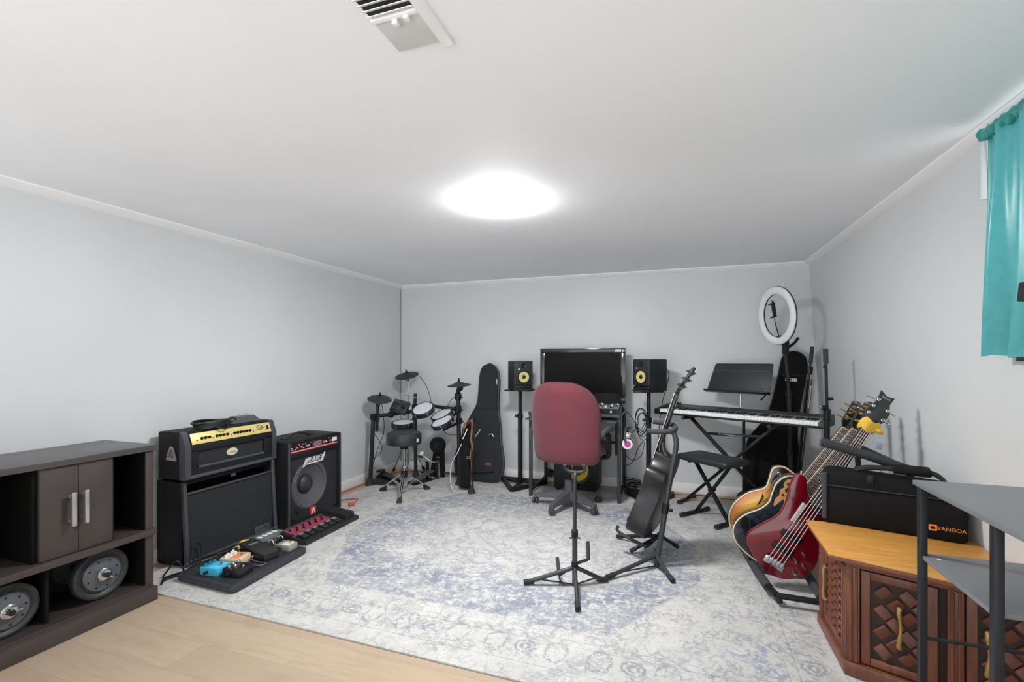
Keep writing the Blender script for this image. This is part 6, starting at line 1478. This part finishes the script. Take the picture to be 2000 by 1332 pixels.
bnd = B(GK); bnd.tube([(x, y, -0.006) for x, y in OK_], 0.0045, 8, 0, True); bnd.done('binding', M_CREAM, t)
m, b, v = newmat('smoky_black_top', 0.2, 0.5)
b.inputs['Coat Weight'].default_value = 0.5
nn = xnoise(v, 7, 4, 0.55, 1.0)
X.nt.links.new(xmix(nn.step(0.42, 0.72), (24, 27, 31), (76, 88, 100)), b.inputs['Base Color'])
tb = B(); tb.prism([(x * 0.975, -0.65 + (y + 0.65) * 0.98) for x, y in OK_], 0.002, GK @ Matrix.Translation((0, 0, -0.0045)), 0); tp = tb.done('soundboard', m, t)
neck(GK, t, 0.0215, 0.028, 0.47, 20, M_FB, edge=M_CREAM, fbz=0.005)
leaf = [(-0.045, -0.385), (-0.085, -0.400), (-0.112, -0.425), (-0.118, -0.46), (-0.104, -0.475), (-0.112, -0.50), (-0.100, -0.53), (-0.104, -0.56), (-0.088, -0.60), (-0.078, -0.565), (-0.070, -0.535), (-0.056, -0.545), (-0.052, -0.50), (-0.040, -0.47)]
lf = B(); lf.prism(cm(leaf, 3), 0.0014, GK @ Matrix.Translation((0, 0, -0.0024)), 0); lf = lf.done('leaf_ornament', mat('maple_leaf_inlay', (214, 160, 100), 0.4, var=(60, 0.2)), tp)
for x_, y__, r_ in ((-0.074, -0.425, 0.021), (-0.080, -0.480, 0.015), (-0.098, -0.448, 0.008), (-0.058, -0.462, 0.009), (-0.086, -0.517, 0.008), (-0.066, -0.510, 0.007), (-0.055, -0.400, 0.008)):
    B(GK).lathe([(r_, 0.0), (r_ * 0.96, 0.0010), (0, 0.0010)], (x_, y__, -0.001), (0, 0, 1), 20).done('sound_hole', mat('hole_dark', (34, 30, 28), 0.7), lf)
head(GK, t, [(-0.0215, 0), (0.0215, 0), (0.037, 0.03), (0.034, 0.165), (0.0, 0.180), (-0.034, 0.165), (-0.037, 0.03)], M_GB, [(s * 0.032, y) for s in (-1, 1) for y in (0.045, 0.090, 0.135)], 0.24, pm=mat('gold_tuner', (206, 176, 104), 0.25, 0.9))
strings(GK, t, [-0.0175 + 0.007 * i for i in range(6)], [-0.027 + 0.0108 * i for i in range(6)], -0.78, 0.008, 0.008)
B(GK).box((0, -0.79, 0.001), (0.16, 0.024, 0.008), None, 0.002).done('bridge', M_FB, tp)
# sunburst archtop
GS = gframe((0.931, 3.22, 0.859), lean(32.9), FACE)
t = thing('archtop_guitar', 'sunburst archtop guitar with cream edging at the back of the instrument rack', 'guitar', (0.45, 3.25, 0.08))
OS = [(-0.030, -0.385), (-0.085, -0.378), (-0.130, -0.377), (-0.160, -0.395), (-0.172, -0.426), (-0.156, -0.479), (-0.142, -0.526), (-0.152, -0.563), (-0.195, -0.619), (-0.220, -0.689), (-0.225, -0.752), (-0.205, -0.817), (-0.155, -0.872), (-0.07, -0.905), (0.03, -0.908), (0.13, -0.880), (0.190, -0.82), (0.212, -0.74), (0.195, -0.655), (0.150, -0.585), (0.136, -0.53), (0.150, -0.47), (0.135, -0.43), (0.095, -0.44), (0.05, -0.425), (0.030, -0.385)]
OS = cm(OS, 4)
m, b, v = newmat('sunburst_lacquer', 0.18, 0.5)
b.inputs['Coat Weight'].default_value = 0.6
GI = (ROOTS[t.name].inverted() @ GS).inverted()
# distance from the middle of the body, in guitar coordinates (baked as mapping rows)
def row_dot(r):
    n = X.nt.nodes.new('ShaderNodeVectorMath'); n.operation = 'DOT_PRODUCT'
    X.nt.links.new(v, n.inputs[0]); n.inputs[1].default_value = tuple(GI[r][:3]); return X(n.outputs['Value']) + GI[r][3]
gx_, gy_ = row_dot(0), row_dot(1)
wid = 0.185 - ((gy_ + 0.535) * 9.0).sin().abs() * 0.0
dd = (((gx_ + 0.05) / 0.195) * ((gx_ + 0.05) / 0.195) + ((gy_ + 0.70) / 0.23) * ((gy_ + 0.70) / 0.23)).sqrt()
cA_ = xmix(dd.step(0.45, 0.85), (240, 188, 74), (196, 112, 36)); cB_ = xmix(dd.step(0.80, 1.08), cA_, (52, 24, 24))
X.nt.links.new(cB_, b.inputs['Base Color'])
M_SUN = m
body(t, GS, OS, 0.060, mat('dark_brown_side', (52, 30, 26), 0.25, coat=0.5), -0.004, 0.003)
bnd = B(GS); bnd.tube([(x, y, -0.006) for x, y in OS], 0.0055, 8, 0, True); bnd.done('binding', M_CREAM, t)
tb = B(); tb.prism([(x * 0.975, -0.65 + (y + 0.65) * 0.98) for x, y in OS], 0.003, GS @ Matrix.Translation((0, 0, -0.0048)), 0.001); tp = tb.done('arched_top', M_SUN, t)
fh = B(GS); fh.tube([(-0.135, -0.585, 0.000), (-0.128, -0.60, 0.000), (-0.122, -0.64, 0.000), (-0.118, -0.68, 0.000), (-0.112, -0.71, 0.0), (-0.104, -0.72, 0.0)], 0.004, 8, 4); fh.done('f_hole', mat('f_hole_dark', (24, 16, 14), 0.7), tp)
B(GS).lathe([(0.010, 0), (0.010, 0.008), (0.005, 0.012), (0, 0.012)], (-0.135, -0.425, -0.002), (0, 0, 1), 16).done('knob', CHROME, tp)
neck(GS, t, 0.0215, 0.028, 0.44, 20, M_FB, edge=M_CREAM, fbz=0.005)
head(GS, t, [(-0.0215, 0), (0.0215, 0), (0.042, 0.03), (0.048, 0.16), (0.02, 0.175), (0.0, 0.165), (-0.02, 0.175), (-0.048, 0.16), (-0.042, 0.03)], M_GB, [(s * 0.036, y) for s in (-1, 1) for y in (0.050, 0.090, 0.130)], 0.24, pm=MATS['gold_tuner'])
strings(GS, t, [-0.0175 + 0.007 * i for i in range(6)], [-0.026 + 0.0104 * i for i in range(6)], -0.74, 0.009, 0.02)
B(GS).box((0, -0.52, 0.002), (0.085, 0.035, 0.010), None, 0.002).done('pickup', CHROME, t)
# headstock-style tuner lever and strap hook near the cutaway (visible between the bodies)
# the rack itself
t = thing('instrument_rack', 'black foam padded floor rack holding three guitars along the right hand wall', 'guitar rack', (0.72, 2.95, 0.0105))
RX = [(0.405, 3.42), (0.447, 2.715)]
B().tube([V(0.400, 3.42, 0.058), V(0.440, 2.95, 0.058), V(0.462, 2.80, 0.058)], 0.0235, 14).done('foam_tube', M_FOAM, t)
B().tube([V(0.700, 3.40, 0.052), V(0.700, 2.775, 0.052)], 0.0235, 14).done('foam_tube', M_FOAM, t)
for yy, q in ((2.745, 0.0), (3.44, -0.04)):
    B().tube([V(0.462 + q, yy + 0.06, 0.058), V(0.472 + q, yy + 0.015, 0.060), V(0.488 + q, yy - 0.03, 0.060)], 0.0175, 12, 3).done('end_joint', BLACKP, t)
    B().tube([V(0.480 + q, yy - 0.03, 0.060), V(0.70, yy - 0.035, 0.058), V(1.03, yy - 0.03, 0.058)], 0.0150, 12).done('floor_bar', BLACK, t)
    B().tube([V(0.488 + q, yy - 0.03, 0.060), V(0.500 + q, yy - 0.032, 0.026)], 0.0150, 12).done('foot', RUBBER, t)
    B().tube([V(0.700, yy - 0.033, 0.055), V(0.700, yy + 0.04, 0.052)], 0.012, 10).done('cross_joint', BLACKP, t)
    B().tube([V(1.03, yy - 0.03, 0.040), V(1.06, yy - 0.03, 0.40), V(1.045, yy - 0.02, 0.735)], 0.0150, 12, 4).done('upright', BLACK, t)
B().tube([V(0.690, 2.755, 0.848), V(0.80, 2.752, 0.818), V(0.90, 2.742, 0.788), V(1.045, 2.725, 0.738)], 0.0225, 14).done('neck_rest', M_FOAM, t)
B().tube([V(1.045, 2.725, 0.738), V(1.045, 3.42, 0.738)], 0.015, 12).done('top_rail', BLACK, t)

# --- corner cabinet with the orange wooden top
m, b, v = newmat('amber_oak_top', 0.35, 0.5)
g1_ = xnoise(xmap(v, (3, 26, 3)), 2.2, 4, 0.6, 0.7); g2_ = xnoise(v, 3.0, 3)
X.nt.links.new(xmix(g2_.step(0.55, 0.75) * 0.35, xmix(g1_.step(0.35, 0.7), (216, 158, 82), (198, 136, 62)), (176, 116, 56)), b.inputs['Base Color'])
M_TOP = m
m, b, v = newmat('reddish_walnut', 0.38, 0.5)
g1_ = xnoise(xmap(v, (22, 22, 2)), 2.4, 4, 0.6, 0.6)
X.nt.links.new(xmix(g1_.step(0.3, 0.7), (122, 74, 54), (98, 56, 41)), b.inputs['Base Color'])
M_WAL = m
M_CARV = mat('carved_walnut', (104, 60, 44), 0.42, var=(30, 0.12))
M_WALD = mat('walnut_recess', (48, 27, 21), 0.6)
M_BRASS = mat('aged_brass', (176, 146, 96), 0.35, 0.7)
t = thing('corner_cabinet', 'carved walnut cabinet with orange wooden top at the right hand wall', 'cabinet', (0.9, 2.35, 0.0105))
ZT = 0.490
P0, P1 = V(0.648, 2.588, 0), V(0.645, 2.222, 0)
bd_ = V(math.cos(math.radians(-23.0)), math.sin(math.radians(-23.0)), 0)
P2 = P1 + bd_ * 0.555; P3 = V(1.185, 2.588, 0)
def polybox(pts, z0, z1, bev=0.0):
    b = B(); b.prism([(p[0], p[1]) for p in pts], z1 - z0, Matrix.Translation((0, 0, z0)), bev); return b
ins = 0.022
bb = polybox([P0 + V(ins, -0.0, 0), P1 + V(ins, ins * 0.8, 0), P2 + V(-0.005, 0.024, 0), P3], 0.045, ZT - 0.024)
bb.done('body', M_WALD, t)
polybox([(0.592, 2.612), (0.575, 2.192), (1.182, 1.942), (1.192, 1.97), (1.192, 2.612)], ZT - 0.009, ZT, 0.002).done('top', M_TOP, t)
polybox([(0.594, 2.610), (0.577, 2.1935), (1.181, 1.9445), (1.190, 1.971), (1.190, 2.610)], ZT - 0.025, ZT - 0.009, 0.004).done('top_edge', mat('brown_top_edge', (126, 76, 50), 0.4), t)
polybox([P0 + V(-0.012, 0.012, 0), P1 + V(-0.014, -0.014, 0), P2 + V(-0.004, -0.014, 0), P3 + V(0, 0.012, 0)], 0.0105, 0.062, 0.006).done('plinth', M_WAL, t)
polybox([P0 + V(-0.004, 0.004, 0), P1 + V(-0.005, -0.005, 0), P2 + V(0, -0.006, 0), P3], ZT - 0.052, ZT - 0.024, 0.004).done('cornice', M_WAL, t)
def face(o, d, L, name_handle=True):
    """one carved door on a vertical face starting at o running along d for L; local x along the face, y up, z outwards"""
    n_ = V(d.y, -d.x, 0)
    return place((o.x, o.y, 0), d, (0, 0, 1)) if axes(d, (0, 0, 1)).col[2].dot(n_) > 0 else None
FA = place((P0.x, P0.y, 0), (P1 - P0), (0, 0, 1)); FB_ = place((P1.x, P1.y, 0), bd_, (0, 0, 1))
LA = (P1 - P0).length
def stile(F, x, w, z0=0.062, z1=ZT - 0.052, name='stile', dep=0.024, m=None):
    b = B(F); b.box((x, (z0 + z1) / 2, -dep / 2 + 0.004), (w, z1 - z0, dep), None, 0.004)
    b.tube([(x - w * 0.18, z0 + 0.004, 0.003), (x - w * 0.18, z1 - 0.004, 0.003)], w * 0.16, 8); b.tube([(x + w * 0.25, z0 + 0.004, 0.003), (x + w * 0.25, z1 - 0.004, 0.003)], w * 0.12, 8)
    return b.done(name, m or M_WAL, t)
def door(F, x0, x1, pat, hx_):
    z0, z1 = 0.068, ZT - 0.058; w = 0.030
    fr = B(F)
    for lo, hi in (((x0, z0, -0.016), (x0 + w, z1, 0.0)), ((x1 - w, z0, -0.016), (x1, z1, 0.0)), ((x0 + w, z0, -0.016), (x1 - w, z0 + w, 0.0)), ((x0 + w, z1 - w, -0.016), (x1 - w, z1, 0.0))): fr.span(lo, hi, 0.004)
    d = fr.done('door', M_WAL, t)
    ax0, ax1, az0, az1 = x0 + w, x1 - w, z0 + w, z1 - w
    B(F).span((ax0, az0, -0.017), (ax1, az1, -0.012)).done('panel', mat('door_panel_walnut', (48, 29, 23), 0.55), d)
    cv = B(F)
    if pat:       # raised basket weave of lozenges set on the diagonal
        p = 0.076; i = 0
        nx_ = int((ax1 - ax0) / (p / 2)) + 2; nz_ = int((az1 - az0) / (p / 2)) + 2
        for a in range(nx_):
            for c_ in range(nz_):
                if (a + c_) % 2: continue
                cx_, cz_ = ax0 + a * p / 2, az0 + c_ * p / 2
                if not (ax0 + 0.012 < cx_ < ax1 - 0.012 and az0 + 0.012 < cz_ < az1 - 0.012): continue
                alt = (a // 1 + c_) % 4 == 0
                R = Matrix.Rotation(PI / 4, 3, 'Z') @ Matrix.Rotation(0.28 if alt else 0.0, 3, 'X') @ Matrix.Rotation(0.0 if alt else 0.28, 3, 'Y')
                cv.box((cx_, cz_, -0.007), (0.050, 0.038, 0.013) if alt else (0.038, 0.050, 0.013), R, 0.003)
    else:         # scrolled fretwork
        cxm = (ax0 + ax1) / 2; n_ = 9; hh_ = (az1 - az0) / n_
        for k in range(n_):
            zc = az0 + hh_ * (k + 0.5)
            for s in (-1, 1):
                cv.tube([(cxm + s * 0.004, zc - hh_ * 0.55, -0.008), (cxm + s * (ax1 - ax0) * 0.30, zc - hh_ * 0.2, -0.007), (cxm + s * (ax1 - ax0) * 0.36, zc + hh_ * 0.2, -0.007), (cxm + s * 0.006, zc + hh_ * 0.55, -0.008)], 0.0085, 8, 4)
            cv.sphere((cxm, zc, -0.006), 0.012, (1.0, 1.2, 0.7), 10)
    cv.done('carving', M_CARV, d)
    zc = (z0 + z1) / 2
    h = B(F); h.tube([(hx_, zc - 0.075, 0.004), (hx_ - 0.002, zc - 0.06, 0.012), (hx_ + 0.003, zc, 0.013), (hx_ - 0.002, zc + 0.06, 0.012), (hx_, zc + 0.075, 0.004)], [0.010, 0.008, 0.0055, 0.008, 0.010], 10, 4)
    h.cyl((hx_, zc - 0.07, -0.01), (hx_, zc - 0.07, 0.008), 0.004, n=8); h.cyl((hx_, zc + 0.07, -0.01), (hx_, zc + 0.07, 0.008), 0.004, n=8)
    h.done('handle', M_BRASS, d)
    return d
stile(FA, 0.020, 0.045); stile(FA, LA - 0.020, 0.045)
door(FA, 0.045, LA - 0.045, False, 0.100)
stile(FB_, 0.022, 0.042)
door(FB_, 0.046, 0.272, True, 0.165)
stile(FB_, 0.318, 0.044, name='column', m=M_WAL)
door(FB_, 0.345, 0.545, True, 0.40)
# handle plates glow a little through the lattice: none

# --- instrument case on the cabinet
t = thing('instrument_case', 'black oblong instrument case with orange lettering lying on the orange cabinet top', 'instrument case', (0.92, 2.6, ZT))
CA = place((0.655, 2.605, ZT + 0.001), (0.50, -0.14, 0), (0.14, 0.50, 0))      # x along the front, y back, z up
M_CASE = mat('black_cordura', (16, 16, 18), 0.7, spec=0.2, bump=(700, 0.35))
CW, CD, CHH = 0.515, 0.150, 0.252
b = B(); b.prism(rounded([(0, 0), (CW, 0), (CW, CD), (0, CD)], 0.035), 0.175, CA @ Matrix.Translation((0, 0, 0.0)), 0.014); b.done('lower_shell', M_CASE, t)
b = B(); rows = []
for z_, i_ in ((0.178, 0.0), (0.215, 0.0), (0.238, 0.006), (0.248, 0.018), (0.250, 0.04)):
    rows.append([(CA @ V(x, y, z_ + (0 if x < CW * 0.7 else -0.03 * (x / CW - 0.7) / 0.3 * (z_ > 0.2)))) for x, y in rounded([(i_, i_), (CW - i_, i_), (CW - i_, CD - i_), (i_, CD - i_)], 0.035)])
b.sheet([[tuple(p) for p in r] for r in rows], True); n_ = len(rows[-1]); b.raw([tuple(p) for p in rows[-1]], [list(range(n_))]); b.done('lid', M_CASE, t)
zz = B(CA); zz.tube([(x, y, 0.177) for x, y in rounded([(-0.001, -0.001), (CW + 0.001, -0.001), (CW + 0.001, CD + 0.001), (-0.001, CD + 0.001)], 0.035)], 0.0032, 6, 0, True); zz.done('zip', mat('case_zip', (44, 45, 48), 0.5), t)
for x_ in (0.018,): 
    e_ = B(CA); e_.tube([(0.012, 0.004, 0.02), (0.012, 0.004, 0.235)], 0.012, 10); e_.done('corner_piping', mat('case_piping', (52, 55, 62), 0.55), t)
hn = B(CA); hn.box((0.335, 0.075, 0.272), (0.135, 0.075, 0.030), Matrix.Rotation(0.15, 3, 'X'), 0.010); hn.done('handle_wrap', M_CASE, t)
hs = B(CA)
for k in (0, 1): hs.tube([(0.13, 0.05 + 0.05 * k, 0.25), (0.18, 0.055 + 0.04 * k, 0.266), (0.27, 0.06 + 0.03 * k, 0.272), (0.40, 0.06 + 0.03 * k, 0.270), (0.445, 0.05 + 0.05 * k, 0.240)], 0.009, 8, 4)
hs.done('handle_strap', mat('case_webbing', (28, 28, 31), 0.75), t)
B(CA).box((0.185, 0.002, 0.225), (0.026, 0.012, 0.040), None, 0.003).done('zip_pull', BLACKP, t)
M_ORG = mat('orange_print', (232, 138, 32), 0.5)
LGm = CA @ Matrix.Translation((0.440, -0.0008, 0.052)) @ Matrix.Rotation(PI / 2, 4, 'X')
text('lettering', 'VANGOA', 0.022, LGm @ Matrix.Translation((0.018, 0, 0)), M_ORG, t, 0.0006, 0, 0.98)
lg = B(); lg.prism(rounded([(-0.056, -0.013), (-0.028, -0.013), (-0.028, 0.013), (-0.056, 0.013)], 0.006), 0.0012, LGm, 0); lg = lg.done('logo', M_ORG, t)
B().prism(rounded([(-0.049, -0.006), (-0.035, -0.006), (-0.035, 0.006), (-0.049, 0.006)], 0.003), 0.0006, LGm @ Matrix.Translation((0, 0, 0.0012)), 0).done('logo_cutout', M_CASE, lg)

# --- black metal shelf in front of the cabinet
M_SLATE = mat('grey_shelf_board', (118, 121, 124), 0.38, var=(6, 0.06))
M_LEG = mat('shelf_black_steel', (36, 38, 43), 0.4, 0.2)
t = thing('metal_shelf', 'black steel shelf unit with grey boards at the right edge of the photo', 'shelf', (0.95, 1.65, 0))
sx0, sx1, sy0, sy1, sz = 0.745, 1.155, 1.02, 1.925, 0.860
B().span((sx0, sy0, sz - 0.016), (sx1, sy1, sz), 0.002).done('top_board', M_SLATE, t)
B().span((sx0 + 0.012, 1.520, 0.610), (sx1, 1.912, 0.624), 0.002).done('middle_board', M_SLATE, t)
for x_, y__ in ((sx0 + 0.015, 1.895), (sx0 + 0.015, 1.515), (sx1 - 0.02, 1.895), (sx1 - 0.02, 1.515), (sx0 + 0.022, 1.045), (sx1 - 0.02, 1.045)):
    B().bar((x_, y__, 0.002), (x_, y__, sz - 0.016), 0.021, 0.021, bev=0.0012).done('leg', M_LEG, t)
for zz_ in (0.352,):
    B().tube([(sx0 + 0.03, 1.897, zz_), (sx1 - 0.02, 1.897, zz_)], 0.006, 8).done('cross_rod', M_LEG, t)
    B().tube([(sx0 + 0.03, 1.515, zz_), (sx1 - 0.02, 1.515, zz_)], 0.006, 8).done('cross_rod', M_LEG, t)
B().box((sx0 + 0.045, 1.86, 0.6255), (0.010, 0.010, 0.003), None, 0.001).done('screw_cap', WHITEP, t)

# --- curtain on the right hand wall
m, b, v = newmat('teal_satin', 0.38, 0.5)
X.nt.links.new(xmix(xnoise(v, 40, 2).step(0.3, 0.7), (82, 174, 178), (92, 184, 187)), b.inputs['Base Color'])
b.inputs['Sheen Weight'].default_value = 0.3; b.inputs['Roughness'].default_value = 0.28
tr_ = X.nt.nodes.new('ShaderNodeBsdfTranslucent'); tr_.inputs['Color'].default_value = rgb((150, 214, 218))
mx_ = X.nt.nodes.new('ShaderNodeMixShader'); mx_.inputs[0].default_value = 0.34
out = [n for n in X.nt.nodes if n.type == 'OUTPUT_MATERIAL'][0]
X.nt.links.new(b.outputs[0], mx_.inputs[1]); X.nt.links.new(tr_.outputs[0], mx_.inputs[2]); X.nt.links.new(mx_.outputs[0], out.inputs['Surface'])
M_TEAL = m
t = thing('curtain', 'shiny teal curtain hanging at the window on the right hand wall', 'curtain', (1.06, 1.75, 2.08))
rows = []
NZ, NY = 40, 150
for j in range(NZ + 1):
    k = j / NZ; z_ = 2.075 - k * (2.075 - 1.272)
    y1_ = 2.172 + 0.058 * k; y0_ = 1.28 - 0.02 * k
    row = []
    for i in range(NY + 1):
        s = i / NY; y__ = y1_ + (y0_ - y1_) * s
        w_ = s * 6.5 * 2 * PI
        amp = 0.014 + 0.016 * k
        x_ = 1.058 + amp * math.sin(w_ + 0.6 * math.sin(3 * s + k)) + 0.006 * math.sin(2.3 * w_ + 1.5) * (1 - k * 0.5) + 0.004 * math.sin(k * 5 + w_ * 0.5)
        if k < 0.05: x_ += 0.006 * math.sin(w_ * 4)
        row.append((x_, y__, z_ + 0.006 * math.sin(w_ * 0.5) * k))
    rows.append(row)
back = [[(x + 0.0015, y, z) for x, y, z in r] for r in rows]
b = B(); b.sheet(rows); b.sheet([r[::-1] for r in back]); b.sheet([rows[-1], back[-1]]); b.done('panel', M_TEAL, t, ang=80)
rows = []
for j in range(7):
    a = j / 6 * 2 * PI
    rows.append([(1.058 + (0.020 + 0.005 * math.sin(i * 1.9)) * math.cos(a), 2.190 - i * 0.0075, 2.072 + 0.022 * math.sin(a) + 0.006 * math.sin(i * 1.1 + 0.5) + 0.004 * math.sin(i * 2.3)) for i in range(122)])
B().sheet(rows).done('gathered_heading', mat('dark_teal_satin', (24, 140, 136), 0.4, sheen=0.3), t, ang=80)
B().cyl((1.058, 1.22, 2.072), (1.058, 2.205, 2.072), 0.008, n=10).done('rod', WHITEP, t)

# --- black bracket cut by the right edge of the frame
t = thing('metal_bracket', 'black metal bracket at the right edge of the photo before the teal curtain', 'bracket', (0.985, 1.80, 1.258))
B().span((0.975, 1.60, 1.255), (0.990, 1.856, 1.268), 0.002).done('lower_arm', SATIN, t)
B().span((0.975, 1.60, 0.868), (0.990, 1.625, 1.480), 0.002).done('post', SATIN, t)
B().span((0.93, 1.56, 0.8605), (1.03, 1.665, 0.870), 0.002).done('foot_plate', SATIN, t)
b = B(); b.raw([(0.974, 1.60, 1.400), (0.992, 1.60, 1.400), (0.992, 1.850, 1.435), (0.974, 1.850, 1.435), (0.974, 1.60, 1.490), (0.992, 1.60, 1.490), (0.992, 1.840, 1.490), (0.974, 1.840, 1.490)], [[3, 2, 1, 0], [4, 5, 6, 7], [0, 1, 5, 4], [1, 2, 6, 5], [2, 3, 7, 6], [3, 0, 4, 7]]); b.done('upper_arm', SATIN, t)
# ================================================================== CAMERA, LIGHT, VIEW
cd = bpy.data.cameras.new('camera'); cam = bpy.data.objects.new('camera', cd); COL.objects.link(cam)
cam.location = (0, 0, CAM_H)
cam.rotation_euler = (PI / 2, 0, YAW)
cd.sensor_fit = 'HORIZONTAL'; cd.sensor_width = 36.0
cd.lens = 36.0 * 922 / 2000
cd.shift_y = (704 - 666) / 2000.0
cd.clip_start = 0.05
SC.camera = cam
w = bpy.data.worlds.new('world'); SC.world = w; w.use_nodes = True
bg = w.node_tree.nodes['Background']
# fill light through an added open rear; lower half brightened to lift the ceiling
wt = w.node_tree
wc_ = wt.nodes.new('ShaderNodeTexCoord'); ws = wt.nodes.new('ShaderNodeSeparateXYZ'); wm = wt.nodes.new('ShaderNodeMapRange')
wt.links.new(wc_.outputs['Generated'], ws.inputs[0]); wt.links.new(ws.outputs[2], wm.inputs['Value'])
wm.inputs['From Min'].default_value = -0.35; wm.inputs['From Max'].default_value = 0.15
wm.inputs['To Min'].default_value = WORLD_LOW; wm.inputs['To Max'].default_value = WORLD
wt.links.new(wm.outputs['Result'], bg.inputs['Strength'])
bg.inputs['Color'].default_value = (0.97, 0.99, 1.0, 1)
def area(name, loc, rot, sx, sy, power, col=(1, 1, 1)):
    l = bpy.data.lights.new(name, 'AREA'); l.shape = 'RECTANGLE'; l.size = sx; l.size_y = sy; l.energy = power; l.color = col
    o = bpy.data.objects.new(name, l); COL.objects.link(o); o.location = loc; o.rotation_euler = rot
    return o
SC.render.engine = 'CYCLES'
SC.cycles.use_denoising = True
SC.cycles.max_bounces = 14; SC.cycles.diffuse_bounces = 12; SC.cycles.glossy_bounces = 4
SC.cycles.sample_clamp_indirect = 8.0
SC.view_settings.view_transform = 'Standard'; SC.view_settings.look = 'None'
SC.view_settings.exposure = EXPO; SC.view_settings.gamma = 1.0
SC.view_settings.use_curve_mapping = False
